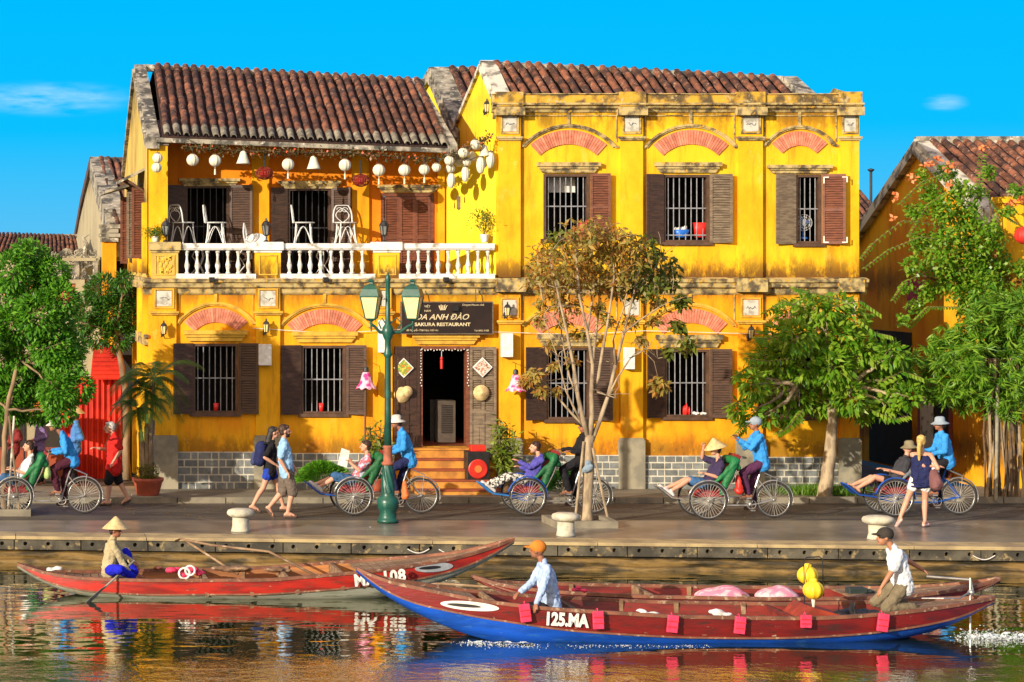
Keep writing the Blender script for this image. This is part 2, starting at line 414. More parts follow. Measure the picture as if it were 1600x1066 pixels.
# ground: one sheet behind the quay edge line to the horizon
QA, QB = V(-60, YG(838) + 49*.0967), V(60, 0)
def quayY(x): return -7.89 - (x + 10.8) * .0967
gb = MB()
gb.add([(-400, quayY(-400)+1.2, -.03), (400, quayY(400)+1.2, -.03), (400, 900, -.03), (-400, 900, -.03)], [(0, 1, 2, 3)])
structure(gb.build('ground', M_ROAD))
b = MB(); b.add([(-26, -5.3, -.014), (60, -5.3, -.014), (60, -2.05, -.014), (-26, -2.05, -.014)], [(0,1,2,3)])
structure(b.build('road', M_ROAD))
b = MB(); b.add([(-25, quayY(-25)+.66, -.008), (60, quayY(60)+.66, -.008), (60, -5.25, -.008), (-25, -5.25, -.008)], [(0,1,2,3)])
structure(b.build('promenade', M_PAVE))
b = MB(); b.box(-60, 60, -1.9, .5, -.02, .09); pave = structure(b.build('pavement', M_WALK))
# kerb stones, one by one
kb = MB(); kb.box(-.48, .48, -.075, .075, -.03, .11); km = kb.mesh('kerb_stone', M_KERB)
for i in range(26):
    inst(km, 'kerb_stone', (-11.6 + i*.98, -1.975, random.uniform(-.006, .006)), pave, rot=(0, 0, random.uniform(-.006, .006)))
# quay: coping slabs, beam with drain holes, ledge
q = MB()
def qrun(poly, x0, x1):
    return [(x0, quayY(x0)+u, v) for u, v in poly] + [(x1, quayY(x1)+u, v) for u, v in poly]
def qprism(mb, poly, x0, x1):
    n = len(poly); mb.add(qrun(poly, x0, x1), [tuple(range(n))[::-1], tuple(range(n, 2*n))] + [(i, (i+1)%n, n+(i+1)%n, n+i) for i in range(n)])
qprism(q, [(.14, -.06), (.95, -.06), (.95, -1.6), (.14, -1.6)], -90, 90)
quay = structure(q.build('quay_wall', M_QW))
x = -13.0; i = 0
while x < 9.0:
    L = random.uniform(2.2, 2.9)
    m_ = MB(); t_ = random.uniform(-.004, .004)
    qprism(m_, [(0, -.05), (0, -.012+t_), (.02, .004+t_), (.70, .004+t_), (.70, -.05)], x, x+L-.012)
    m_.build('coping_slab', M_COPQ, quay)
    x += L
# beam panels with round holes cut through
x = -12.9
while x < 9.0:
    L = 1.18
    m_ = MB(); dep = .10
    nh = 3; cw = (L-.02)/nh; zt, zb = -.056, -.235
    for k in range(nh):
        xa, xb = x+.01+k*cw, x+.01+(k+1)*cw; hx, hz, hr = (xa+xb)/2 + random.uniform(-.03, .03), (zt+zb)/2+.015, .036
        ring_o, ring_i, ring_b = [], [], []
        N = 16
        for j in range(N):
            th = 2*PI*j/N + PI/4; c_, s_ = math.cos(th), math.sin(th)
            k_ = 1/max(abs(c_), abs(s_))
            px_, pz_ = c_*k_, s_*k_
            ox, oz = (xa+xb)/2 + px_*(cw/2), (zt+zb)/2 + pz_*(zt-zb)/2
            ring_o.append((ox, quayY(ox)+.04, oz))
            ix, iz = hx+hr*c_, hz+hr*s_
            ring_i.append((ix, quayY(ix)+.04, iz)); ring_b.append((ix, quayY(ix)+.135, iz))
        m_.add(ring_o+ring_i+ring_b, [(j, (j+1)%N, N+(j+1)%N, N+j) for j in range(N)] + [(N+j, N+(j+1)%N, 2*N+(j+1)%N, 2*N+j) for j in range(N)])
    for zz, up in ((zt, 1), (zb, 0)):
        m_.add([(x+.01, quayY(x)+.04, zz), (x+L-.01, quayY(x+L)+.04, zz), (x+L-.01, quayY(x+L)+.138, zz), (x+.01, quayY(x)+.138, zz)], [(0,1,2,3)])
    for xx in (x+.01, x+L-.01):
        m_.add([(xx, quayY(xx)+.04, zt), (xx, quayY(xx)+.138, zt), (xx, quayY(xx)+.138, zb), (xx, quayY(xx)+.04, zb)], [(0,1,2,3)])
    m_.build('beam_panel', M_QW, quay)
    x += L
m_ = MB()
xs = np.linspace(-14, 10, 160)
prof = [(.2, -.26), (-.02, -.285), (-.06, -.33), (-.05, -.38), (-.16, -.40), (-.20, -.46), (-.18, -.8)]
vs, fs = [], []
for a, xx in enumerate(xs):
    for u, v in prof:
        n1 = noise.noise(Vector((xx*1.7, v*6, 0)))*.05 + noise.noise(Vector((xx*6, v*9, 3)))*.025
        vs.append((xx, quayY(xx)+u+n1, v + n1*.4))
npf = len(prof)
for a in range(len(xs)-1):
    for k in range(npf-1): fs.append((a*npf+k, (a+1)*npf+k, (a+1)*npf+k+1, a*npf+k+1))
mesh_obj('ledge', vs, fs, M_LEDGE, quay, smooth=False)
# rope loops through some holes
m_ = MB()
for px in (652, 1500, 700):
    xx = X(px, -8.5)
    m_.tube([(xx+.19*(t-1), quayY(xx)-.005-.02*math.sin(PI*t/2), -.14-.07*math.sin(PI*t/2)) for t in np.linspace(0, 2, 9)], .008, 5)
m_.build('rope_loop', M_COPE, quay)

# water
wm, t, b_ = base('river_water', .015, 0, .5)
b_.inputs['Base Color'].default_value = (.014, .026, .006, 1); b_.inputs['IOR'].default_value = 1.45
n1 = noisen(t, 1.0, 1.2, (1.5, 2.7, 1), .45); n2 = noisen(t, 1.0, 3, (6.5, 6.0, 1), .6, 4); n3 = noisen(t, 1.0, 1, (.3, .7, 1), .5, 8)
ysep = nn(t, 'ShaderNodeSeparateXYZ'); t.links.new(nn(t, 'ShaderNodeNewGeometry').outputs['Position'], ysep.inputs[0])
yy_ = math_(t, 'ADD', ysep.outputs[1], math_(t, 'MULTIPLY', noisen(t, .35, 2, (1, 1, 1), .5, 17), 2.4))
chop = rng(t, yy_, -16.3, -18.2, .04, .42)
h = math_(t, 'ADD', math_(t, 'MULTIPLY', n1, .42), math_(t, 'MULTIPLY', n2, chop)); h = math_(t, 'ADD', h, math_(t, 'MULTIPLY', n3, .5))
# a breeze roughens the near water, the lee of the quay is calmer
sx = nn(t, 'ShaderNodeSeparateXYZ'); t.links.new(nn(t, 'ShaderNodeNewGeometry').outputs['Position'], sx.inputs[0])
bp = nn(t, 'ShaderNodeBump'); bp.inputs['Distance'].default_value = .05; bp.inputs['Strength'].default_value = .5
t.links.new(h, bp.inputs['Height']); t.links.new(bp.outputs[0], b_.inputs['Normal'])
gs = nn(t, 'ShaderNodeBsdfGlossy'); gs.inputs['Roughness'].default_value = .008; gs.inputs['Color'].default_value = (.98, .96, .88, 1); t.links.new(bp.outputs[0], gs.inputs['Normal'])
lw = nn(t, 'ShaderNodeFresnel'); lw.inputs[0].default_value = 4.0; t.links.new(bp.outputs[0], lw.inputs['Normal'])
wms = nn(t, 'ShaderNodeMixShader'); t.links.new(lw.outputs[0], wms.inputs[0]); t.links.new(b_.outputs[0], wms.inputs[1]); t.links.new(gs.outputs[0], wms.inputs[2]); t.links.new(wms.outputs[0], t.nodes['Material Output'].inputs[0])
w_ = MB(); w_.add([(-300, -260, WZ), (300, -260, WZ), (300, quayY(300)+.5, WZ), (-300, quayY(-300)+.5, WZ)], [(0,1,2,3)])
structure(w_.build('water', wm))

# ------------------------------------------------------------------ wall with openings
def wall(mb, x0, x1, z0, z1, y, holes, depth=.22):
    """vertical wall in the plane y facing -Y with rectangular holes (hx0,hx1,hz0,hz1) and their reveals"""
    xs = sorted({x0, x1, *[h[0] for h in holes], *[h[1] for h in holes]}); zs = sorted({z0, z1, *[h[2] for h in holes], *[h[3] for h in holes]})
    for i in range(len(xs)-1):
        for j in range(len(zs)-1):
            cx_, cz_ = (xs[i]+xs[i+1])/2, (zs[j]+zs[j+1])/2
            if any(h[0] < cx_ < h[1] and h[2] < cz_ < h[3] for h in holes): continue
            mb.add([(xs[i], y, zs[j]), (xs[i+1], y, zs[j]), (xs[i+1], y, zs[j+1]), (xs[i], y, zs[j+1])], [(0,1,2,3)])
    for a, b, c, d in holes:
        mb.add([(a,y,c),(b,y,c),(b,y,d),(a,y,d),(a,y+depth,c),(b,y+depth,c),(b,y+depth,d),(a,y+depth,d)], [(0,4,5,1),(1,5,6,2),(2,6,7,3),(3,7,4,0)])
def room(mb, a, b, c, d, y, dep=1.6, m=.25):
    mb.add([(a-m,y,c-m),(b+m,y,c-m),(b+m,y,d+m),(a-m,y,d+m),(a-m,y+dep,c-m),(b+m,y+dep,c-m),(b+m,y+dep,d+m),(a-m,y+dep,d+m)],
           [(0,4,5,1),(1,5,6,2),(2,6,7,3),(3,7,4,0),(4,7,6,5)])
_sh = {}
def shutter_mesh(w, h, m, closed_panel=False, tape=False):
    key = (round(w, 2), round(h, 2), m.name)
    if key in _sh: return _sh[key]
    b = MB(); t = .035; st = .055
    b.box(0, st, 0, t, 0, h); b.box(w-st, w, 0, t, 0, h)
    rails = [(0, .07), (h*.47, h*.47+.06), (h-.06, h)]
    for a, c in rails: b.box(st+.001, w-st-.001, .002, t-.002, a, c)
    for (a, c) in ((rails[0][1], rails[1][0]), (rails[1][1], rails[2][0])):
        n = max(3, int((c-a)/.05))
        for i in range(n):
            z = a + (i+.5)*(c-a)/n
            b.add([(st, .004, z-.022), (w-st, .004, z-.022), (w-st, .012, z-.026), (st, .012, z-.026), (st, .028, z+.02), (w-st, .028, z+.02), (w-st, .034, z+.014), (st, .034, z+.014)],
                  [(0,1,5,4), (4,5,6,7), (3,7,6,2), (0,3,2,1)])
        b.box(st, w-st, .0305, .0315, a, c)
    me = b.mesh('shutter', m); _sh[key] = me
    return me
def hang_shutter(parent, hx, z0, w, h, side, ang, y, m=None, label=None):
    """side -1: hinged on the left jamb and folded out to the left; +1 right. ang = degrees away from flat against the wall"""
    me = shutter_mesh(w, h, m or M_SHUT)
    if side > 0: o = inst(me, 'shutter', (hx, y-.05, z0), parent, rot=(0, 0, -R(ang)))
    else: o = inst(me, 'shutter', (hx, y-.015, z0), parent, rot=(0, 0, PI+R(ang)))
    if label: o['label'] = label
    return o
BARM = {}
def bar_mesh(h, m):
    k = (round(h, 3), m.name)
    if k not in BARM:
        b = MB(); b.tube([(0,0,0), (0,0,h)], .0115, 6); BARM[k] = b.mesh('bar', m)
    return BARM[k]
def window(root, x0, x1, z0, z1, y, nb=7, left=None, right=None, barmat=None, sill=True, midbar=(.5,), label=None, frame=None):
    f = MB(); t = .055; fy0, fy1 = y-.012, y+.16
    f.box(x0, x0+t, fy0, fy1, z0, z1); f.box(x1-t, x1, fy0, fy1, z0, z1)
    f.box(x0+t+.001, x1-t-.001, fy0+.002, fy1, z1-t, z1); f.box(x0+t+.001, x1-t-.001, fy0+.002, fy1, z0, z0+t*.7)
    wo = f.build('window', frame or M_FRAME, root)
    if label: wo['label'] = label
    bm_ = barmat or M_BAR
    hb = z1-z0-t*1.7
    for i in range(nb):
        inst(bar_mesh(hb, bm_), 'bar', (x0+t+(i+.5+random.uniform(-.06,.06))*(x1-x0-2*t)/nb, y+.05, z0+t*.7), wo)
    for k in midbar:
        m_ = MB(); m_.box(x0+t, x1-t, y+.036, y+.046, z0+(z1-z0)*k-.012, z0+(z1-z0)*k+.012); m_.build('crossbar', bm_, wo)
    if sill:
        m_ = MB(); m_.box(x0-.06, x1+.06, y-.06, y+.1, z0-.075, z0-.004); m_.build('sill', M_FRAME, wo)
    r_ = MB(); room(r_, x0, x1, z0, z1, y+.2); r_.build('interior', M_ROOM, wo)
    for sd, spec in ((-1, left), (1, right)):
        if spec:
            w, ang, m = spec
            hang_shutter(wo, x0-.004 if sd < 0 else x1+.004, z0-.02, w, z1-z0+.03, sd, ang, y, m)
    return wo
def arc_pts(cx, cz, r, a0, a1, n=24): return [(cx+r*math.sin(a0+(a1-a0)*i/n), cz+r*math.cos(a0+(a1-a0)*i/n)) for i in range(n+1)]
def ring(mb, cx, cz, r0, r1, a, y0, y1, n=24):
    o = arc_pts(cx, cz, r1, -a, a, n); i_ = arc_pts(cx, cz, r0, -a, a, n)
    for k in range(n):
        mb.pxz([i_[k], i_[k+1], o[k+1], o[k]], y0, y1)
def arch(root, pxc, pypk, halfpx, risepx, y, xl, xr, mould=None):
    s = S(y); a_, r_ = halfpx/s, risepx/s; Rr = (a_*a_+r_*r_)/(2*r_)
    cx, cz = X(pxc, y), Z(pypk, y)-Rr; ang = math.asin(min(.999, a_/Rr))
    m_ = MB(); ring(m_, cx, cz, Rr-.045, Rr, ang, y-.055, y+.01); ring(m_, cx, cz, Rr-.075, Rr-.0455, ang*.985, y-.035, y+.008)
    ze = cz+Rr*math.cos(ang)
    m_.box(xl, cx-Rr*math.sin(ang)+.02, y-.045, y+.009, ze-.045, ze); m_.box(cx+Rr*math.sin(ang)-.02, xr, y-.045, y+.009, ze-.045, ze)
    ztop = Z(pypk, y)
    m_.box(cx-.03, cx+.03, y-.03, y+.007, ztop+.004, ztop+.30)
    m_.build('arch_moulding', mould or M_CORN2, root)
    ro, ri = Rr-.125, Rr-.125-.30
    aa = ang*.86
    bk = MB(); ring(bk, cx, cz, ri+.01, ro-.01, aa, y-.012, y+.006); bed = bk.build('brick_arch', M_PINKG, root)
    n = max(10, int(2*aa*ro/.062)); hw = (ro+ri)/2*aa/n*.80
    # bricks: thin wedges standing on edge
    w0, w1 = ri*aa/n*.82, ro*aa/n*.82
    k_ = MB(); k_.pxz([(-w0, ri), (w0, ri), (w1, ro), (-w1, ro)], -.026, 0); me = k_.mesh('brick', M_PINK)
    for i in range(n):
        th = -aa + (i+.5)*2*aa/n
        inst(me, 'brick', (cx, y-.004+random.uniform(-.004, .004), cz), bed, rot=(0, th, 0))
    return cz
def lintel(root, px0, px1, py0, py1, y, m=None):
    x0, x1 = X(px0, y), X(px1, y); z1, z0 = Z(py0, y), Z(py1, y); h = z1-z0
    m_ = MB()
    m_.box(x0, x1, y-.13, y+.004, z1-h*.38, z1)
    m_.box(x0+.05, x1-.05, y-.095, y+.003, z1-h*.62, z1-h*.38-.001)
    m_.prism([(x0+.12, z0), (x1-.12, z0), (x1-.06, z1-h*.62-.001), (x0+.06, z1-h*.62-.001)], lambda u, v, t: (u, t, v), y-.06, y+.002)
    return m_.build('lintel', m or M_CORN, root)
def pilaster(root, px0, px1, z0, z1, y, proj=.09, plaque=True, m=None, base_z=None, capm=None, art=0):
    x0, x1 = X(px0, y), X(px1, y)
    b = MB(); b.box(x0, x1, y-proj, y+.02, z0 if base_z is None else base_z+.002, z1-.008)
    p = b.build('pilaster', m or M_YEL, root); ca = capm or M_CORN
    if base_z is not None:
        b = MB(); b.box(x0-.035, x1+.035, y-proj-.05, y+.02, z0, base_z-.05); b.box(x0-.015, x1+.015, y-proj-.03, y+.02, base_z-.05, base_z)
        b.build('plinth', M_BASE, root)
    if plaque:
        c = (x0+x1)/2; hw = (x1-x0)/2
        zc0 = z1-.62
        b = MB(); b.box(x0-.05, x1+.05, y-proj-.07, y-proj+.01, zc0, zc0+.045); b.box(x0-.025, x1+.025, y-proj-.04, y-proj+.01, zc0-.035, zc0-.001)
        fz0, fz1 = zc0+.10, z1-.10
        for (a, d, e, f_) in ((c-hw*.82, c-hw*.82+.03, fz0, fz1), (c+hw*.82-.03, c+hw*.82, fz0, fz1), (c-hw*.82+.031, c+hw*.82-.031, fz0, fz0+.03), (c-hw*.82+.031, c+hw*.82-.031, fz1-.03, fz1)):
            b.box(a, d, y-proj-.025, y-proj+.005, e, f_)
        b.build('capital', ca, p)
        b = MB(); b.box(c-hw*.62, c+hw*.62, y-proj-.012, y-proj+.004, fz0+.05, fz1-.05); b.build('plaque', M_PLQ, p)
        if art:
            b = MB(); zc = (fz0+fz1)/2; rr = random.Random(art)
            pts = [(c-hw*.4+i*hw*.8/7, y-proj-.02, zc+rr.uniform(-.03, .03)) for i in range(8)]
            b.tube(pts, [.004, .008, .010, .007, .011, .007, .010, .004], 5)
            b.build('relief', M_BAR, p)
    return p
def cornice(root, x0, x1, y, z, prof, m=None, name='cornice', seg=.25, amp=.012):
    """moulding run; prof = (out, dz) pairs from bottom to top"""
    n = max(2, int((x1-x0)/seg)); vs, fs = [], []
    k = len(prof)+2
    for i in range(n+1):
        xx = x0+(x1-x0)*i/n
        vs.append((xx, y+.02, z+prof[0][1]))
        for o_, dz in prof:
            q_ = noise.noise(Vector((xx*2.1, dz*9, z)))*amp
            vs.append((xx, y-o_-q_, z+dz+q_*.6))
        vs.append((xx, y+.02, z+prof[-1][1]))
    for i in range(n):
        for j in range(k-1): fs.append((i*k+j, (i+1)*k+j, (i+1)*k+j+1, i*k+j+1))
    fs.append(tuple(range(k))[::-1]); fs.append(tuple(n*k+j for j in range(k)))
    return mesh_obj(name, vs, fs, m or M_CORN, root)
def bricks(root, px0, px1, z0, z1, y, rows=5, seed=1):
    x0, x1 = X(px0, y), X(px1, y); rr = random.Random(seed)
    b = MB(); b.box(x0, x1, y-.050, y+.012, z0, z1); bed = b.build('brick_dado', M_MORT, root)
    h = (z1-z0)/rows; g = .030
    wide, nar = .285, .15
    me = {}
    for r in range(rows):
        x = x0+.008; k = r
        if r % 2: x0r = .5
        while x < x1-.03:
            w_ = wide if (k % 2 == 0) else nar
            if rr.random() < .15: w_ = wide*.8
            if x+w_ > x1-.01: w_ = x1-.008-x
            if w_ < .04: break
            key = round(w_, 3)
            if key not in me:
                q_ = MB(); q_.box(g/2, w_-g/2, -.022, .02, g/2, h-g/2); me[key] = q_.mesh('brick', M_BRK)
            inst(me[key], 'brick', (x, y-.038+rr.uniform(-.004, .004), z0+r*h), bed)
            x += w_; k += 1
    return bed
# barrel-tile slope
_tm = {}
def tile_mesh(r, L, m):
    k = (round(r, 3), round(L, 3), m.name)
    if k in _tm: return _tm[k]
    b = MB(); n = 7; vs = []
    for j, (yy, rr, up) in enumerate(((0, r*1.04, .03), (L, r*.9, 0.0))):
        for q_ in (1.0, .78):
            for i in range(n):
                th = PI*i/(n-1)
                vs.append((-rr*q_*math.cos(th), -yy, rr*q_*math.sin(th)*1.0+up))
    b.add(vs, [(i, i+1, 2*n+i+1, 2*n+i) for i in range(n-1)] + [(n+i, i, i+1, n+i+1)[::-1] for i in range(n-1)] + [(i+2*n, i+1+2*n, 3*n+i+1, 3*n+i)[::-1] for i in range(n-1)])
    _tm[k] = b.mesh('roof_tile', m, smooth=False); return _tm[k]
def tile_roof(root, A, B, Cc, D, cols, rows, name='roof', skip=None, label=None, endmat=None, tm=None):
    """A,B ridge left/right; Cc,D eave left/right"""
    A, B, Cc, D = map(Vector, (A, B, Cc, D))
    nrm = (B-A).cross(Cc-A); nrm.normalize()
    if nrm.z < 0: nrm = -nrm
    th = .06
    vs = [A, B, D, Cc]; vs = [v-nrm*.012 for v in vs]+[v-nrm*th for v in vs]
    ro = mesh_obj(name, vs, [(0,1,2,3)[::-1], (4,5,6,7), (0,4,5,1), (1,5,6,2), (2,6,7,3), (3,7,4,0)], M_TILEB, root)
    if label: ro['label'] = label
    for c in range(cols):
        u = (c+.5)/cols
        top, bot = A.lerp(B, u), Cc.lerp(D, u)
        d = (bot-top); Ls = d.length; d.normalize()
        side = (B-A).normalized(); y_ = -d; x_ = side - d*side.dot(d); x_.normalize(); z_ = x_.cross(y_)
        if z_.dot(nrm) < 0: z_ = -z_
        wdt = ((B-A).length/cols + (D-Cc).length/cols)/2
        L = Ls/rows
        for r_ in range(rows):
            if skip and skip(c, r_): continue
            last = (r_ == rows-1)
            me = tile_mesh(wdt*.36, L*1.10, endmat if (last and endmat) else (tm or M_TILE))
            j1, j2, j3 = random.uniform(-.02, .02), random.uniform(-.012, .012), random.uniform(-.008, .008)
            Rm = Matrix((x_, y_, z_)).transposed() @ Euler((R(-3.2)+j2*.5, 0, j1)).to_matrix()
            M4 = Rm.to_4x4(); M4.translation = top + d*(L*r_) + x_*j2 + z_*(.018+j3)
            o = inst(me, 'roof_tile', None, ro, mtx=M4)
    return ro
def gable_cap(root, pts, x, wd, h, m=None, name='gable_capping'):
    """sloping capping over a gable: pts = (y,z) polyline, at x..x+wd"""
    vs, fs = [], []; rows_ = []
    for (y0, z0), (y1, z1) in zip(pts[:-1], pts[1:]):
        n = max(2, int(math.hypot(y1-y0, z1-z0)/.2))
        for i in range(n): rows_.append((y0+(y1-y0)*i/n, z0+(z1-z0)*i/n))
    rows_.append(pts[-1])
    for a, (yy, zz) in enumerate(rows_):
        q_ = noise.noise(Vector((yy*3, zz*3, x)))*.02
        for (dx, dz) in ((-.05, -h), (-.05, -h*.45), (0, -h*.42), (0, 0), (wd, 0), (wd, -h)):
            vs.append((x+dx, yy, zz+dz+q_))
    for a in range(len(rows_)-1):
        for k in range(6): fs.append((a*6+k, (a+1)*6+k, (a+1)*6+(k+1)%6, a*6+(k+1)%6))
    fs.append((0,1,2,3,4,5)); e_ = (len(rows_)-1)*6; fs.append(tuple(e_+i for i in range(6))[::-1])
    return mesh_obj(name, vs, fs, m or M_GABLE, root)

# ================================================================== LEFT HOUSE (balcony, restaurant)
XL = X(232); XM = X(775)                # -7.63 .. -.336
LH = empty('balcony_house', (XL, 0, 0), 'yellow two-storey house with a white balustraded balcony over the restaurant doorway', 'house')
door = (X(655), X(733), Z(698), Z(541))
def hole(p0, p1, q0, q1, y=0): return (X(p0, y), X(p1, y), Z(q1, y), Z(q0, y))
w1, w2 = hole(301, 372, 537, 645), hole(470, 540, 540, 646)
b = MB(); wall(b, XL, XM, .05, ZC+.02, 0, [w1, w2, door])
# left flank, going back
g0, g1 = 8.9, 4.4
b.add([(XL, 0, .05), (XL, g0, .05), (XL, g0, 4.44), (XL, 0, 4.44)], [(0,1,2,3)])
b.build('ground_floor_wall', M_YEL2, LH)
# upper storey: corner column, orange back wall, gable flank
yb = 1.15
b = MB(); b.box(XL, X(262), -.0, .35, 4.45, Z(218)); b.build('corner_column', M_YEL, LH)
u1, u2, u3 = hole(289, 358, 290, 432, yb), hole(449, 517, 294, 432, yb), hole(595, 678, 302, 432, yb)
b = MB(); wall(b, XL+.02, X(694, yb), 4.45, 7.7, yb, [u1, u2, u3], .2)
b.build('balcony_back_wall', M_ORA, LH)
xr_ = X(694, yb)
b = MB(); ze, za = 7.36, 9.22
b.add([(XL, .0, 4.45), (XL, g0, 4.45), (XL, g0, 7.1), (XL, g1, za), (XL, .0, ze)], [(0,1,2,3,4)])
b.build('gable_wall', M_OLDG, LH)
b = MB(); b.add([(xr_, yb, 4.45), (xr_, g0, 4.45), (xr_, g0, 7.1), (xr_, g1, za-.3), (xr_, yb, 7.65)], [(0,1,2,3,4)]); b.build('gable_wall', M_ORA, LH)
for a_, c_ in ((393, 420), (549, 576), (683, 694)):
    b = MB(); b.box(X(a_, yb), X(c_, yb), yb-.07, yb+.01, 4.46, 7.68); b.build('wall_strip', M_YEL2, LH)
# splayed wing wall closing the gap to the corner house
b = MB(); p0_, p1_ = (XM+.004, .0), (X(696, yb), yb); zt_ = Z(236, 0)
b.add([(p0_[0], p0_[1]+.002, 4.45), (p1_[0], p1_[1], 4.45), (p1_[0], p1_[1], zt_), (p0_[0], p0_[1]+.002, zt_), (XM+.004, yb, zt_)], [(0,1,2,3), (3,2,4)])
b.build('wing_wall', M_LEM, LH)
# roof
rl = tile_roof(LH, (X(240, g1), g1, Z(105, g1)), (X(657, g1), g1, Z(128, g1)), (X(254, -.12), -.12, Z(212, -.12)), (X(702, -.12), -.12, Z(229, -.12)), 30, 10, endmat=M_TILEG)
b = MB(); b.add([(X(240, g1), g1, 9.25), (xr_, g1, 8.93), (xr_, g0, 7.1), (XL, g0, 7.1)], [(0,1,2,3)]); b.build('rear_roof', M_TILEB, LH)
b = MB()
za_, zb_ = Z(103, g1), Z(126, g1)
b.add([(X(226, g1), g1-.09, za_-.12), (X(662, g1), g1-.09, zb_-.12), (X(662, g1), g1-.09, zb_+.03), (X(226, g1), g1-.09, za_+.03), (X(226, g1), g1+.12, za_-.12), (X(662, g1), g1+.12, zb_-.12), (X(662, g1), g1+.12, zb_+.03), (X(226, g1), g1+.12, za_+.03)],
      [(0,1,2,3), (3,2,6,7), (5,4,7,6), (0,3,7,4), (1,5,6,2)])
b.build('ridge', M_GABLE, LH)
b = MB(); zc0, zc1 = Z(217, -.1), Z(234, -.1)
b.add([(X(243), -.16, zc0-.07), (X(705), -.16, zc1-.07), (X(705), -.16, zc1+.02), (X(243), -.16, zc0+.02), (X(243), .1, zc0-.07), (X(705), .1, zc1-.07), (X(705), .1, zc1+.05), (X(243), .1, zc0+.05)],
      [(0,1,2,3), (3,2,6,7), (0,4,5,1), (0,3,7,4), (1,5,6,2)])
b.build('eave_board', M_GABLE, LH)
b = MB(); b.add([(X(243), -.05, zc0-.03), (X(700), -.05, zc1-.03), (xr_, yb+.02, 7.70), (XL, yb+.02, 7.9)], [(0,1,2,3)]); b.build('soffit', M_FRAME, LH)
gable_cap(LH, [(-.12, Z(214, -.1)), (g1, Z(101, g1)), (g0, 7.16)], XL-.03, .26, .24)
gable_cap(LH, [(-.12, Z(228, -.1)+.04), (g1, Z(124, g1)+.02)], X(702, -.12)-.03, .20, .30)
b = MB(); b.box(XL-.06, X(262)+.05, -.10, .4, Z(222), Z(215)); b.box(XL-.03, X(262)+.02, -.05, .37, Z(227), Z(222)-.002); b.build('column_capital', M_GABLE, LH)

# ground floor details
for k, (a_, c_, bz) in enumerate(((237, 275, 680), (399, 437, 680), (590, 612, 690))):
    pilaster(LH, a_, c_, .05, ZC-.03, 0, .09, True, M_YEL2, Z(bz), M_CORN2, art=5+k)
arch(LH, 337, 472, 63, 33, 0, X(277), X(398)); arch(LH, 507, 474, 73, 36, 0, X(439), X(588))
lintel(LH, 286, 386, 516, 533, 0, M_CORN2); lintel(LH, 456, 558, 518, 535, 0, M_CORN2); lintel(LH, 643, 748, 521, 538, 0, M_CORN2)
wA = window(LH, *w1, 0, 7, (.45, 22, M_SHUT), (.42, 14, M_SHUT))
wB = window(LH, *w2, 0, 7, (.46, 18, M_SHUT), (.42, 14, M_SHUT))
bricks(LH, 276, 398, .07, Z(706), 0, 5, 1); bricks(LH, 440, 588, .07, Z(708), 0, 5, 2)
# frames in the spandrels
def spandrel(root, px0, px1, py0, y, pyb, m=None):
    x0, x1, z1, zb_ = X(px0, y), X(px1, y), Z(py0, y), Z(pyb, y); t = .022
    b = MB(); b.box(x0, x1, y-.022, y+.006, z1-t, z1); b.box(x0, x0+t, y-.022, y+.006, zb_, z1-t-.001); b.box(x1-t, x1, y-.022, y+.006, zb_, z1-t-.001)
    b.build('panel_moulding', m or M_CORN2, root)
spandrel(LH, 279, 396, 456, 0, 500); spandrel(LH, 441, 586, 457, 0, 502)

# entrance: frame, dark hall, two folded-back leaves, steps
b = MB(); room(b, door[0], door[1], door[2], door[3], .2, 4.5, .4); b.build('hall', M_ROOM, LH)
b = MB(); b.box(door[0]-.3, door[1]+.3, .2, 4.6, door[2]-.02, door[2]); b.build('hall_floor', M_STEPR, LH)
b = MB(); t = .07
b.box(door[0], door[0]+t, -.02, .2, door[2], door[3]); b.box(door[1]-t, door[1], -.02, .2, door[2], door[3]); b.box(door[0]+t, door[1]-t, -.018, .2, door[3]-t, door[3])
df = b.build('door_frame', M_SHUTR, LH)
def door_leaf(hx, side, ang, m, z0, z1, w=.56):
    b = MB(); h = z1-z0; tk = .045; hw = w/2
    for x_ in (0, hw-.035, w-.06): b.box(x_, x_+(.06 if x_ != hw-.035 else .07), 0, tk, 0, h)
    for a_, c_ in ((0, .12), (h*.30, h*.30+.06), (h*.40, h*.40+.07), (h*.70, h*.70+.06), (h-.07, h)): b.box(.061, w-.061, .003, tk-.003, a_, c_)
    b.box(.061, w-.061, .018, .026, .12, h*.30); b.box(.061, w-.061, .018, .026, h*.30+.06, h*.40)
    for xx0, xx1 in ((.07, hw-.045), (hw+.045, w-.07)):
        b.box(xx0+.03, xx1-.03, .008, .02, .16, h*.28)
        for a_, c_ in ((h*.40+.07, h*.70), (h*.70+.06, h-.07)):
            n = int((c_-a_)/.045)
            for i in range(n):
                z = a_+(i+.5)*(c_-a_)/n
                b.add([(xx0, .006, z-.02), (xx1, .006, z-.02), (xx1, .036, z+.016), (xx0, .036, z+.016), (xx0, .012, z-.024), (xx1, .012, z-.024)], [(0,1,2,3), (0,4,5,1)])
            b.box(xx0, xx1, .036, .038, a_, c_)
    me = b.mesh('door', m)
    if side > 0: o = inst(me, 'door', (hx, -.06, z0), LH, rot=(0, 0, -R(ang)))
    else: o = inst(me, 'door', (hx, -.012, z0), LH, rot=(0, 0, PI+R(ang)))
    return o
dl = door_leaf(door[0], -1, 10, M_SHUT, Z(717), Z(541), .55); dl['label'] = 'dark door leaf folded back beside the lamp post'
dr = door_leaf(door[1], 1, 8, M_SHUTG, Z(715), Z(542), .55); dr['label'] = 'faded door leaf folded back to the right'
st_ = MB()
zs_ = [Z(697), Z(716), Z(735), Z(754)]; hts = [.98, .80, .60, .40, .22]
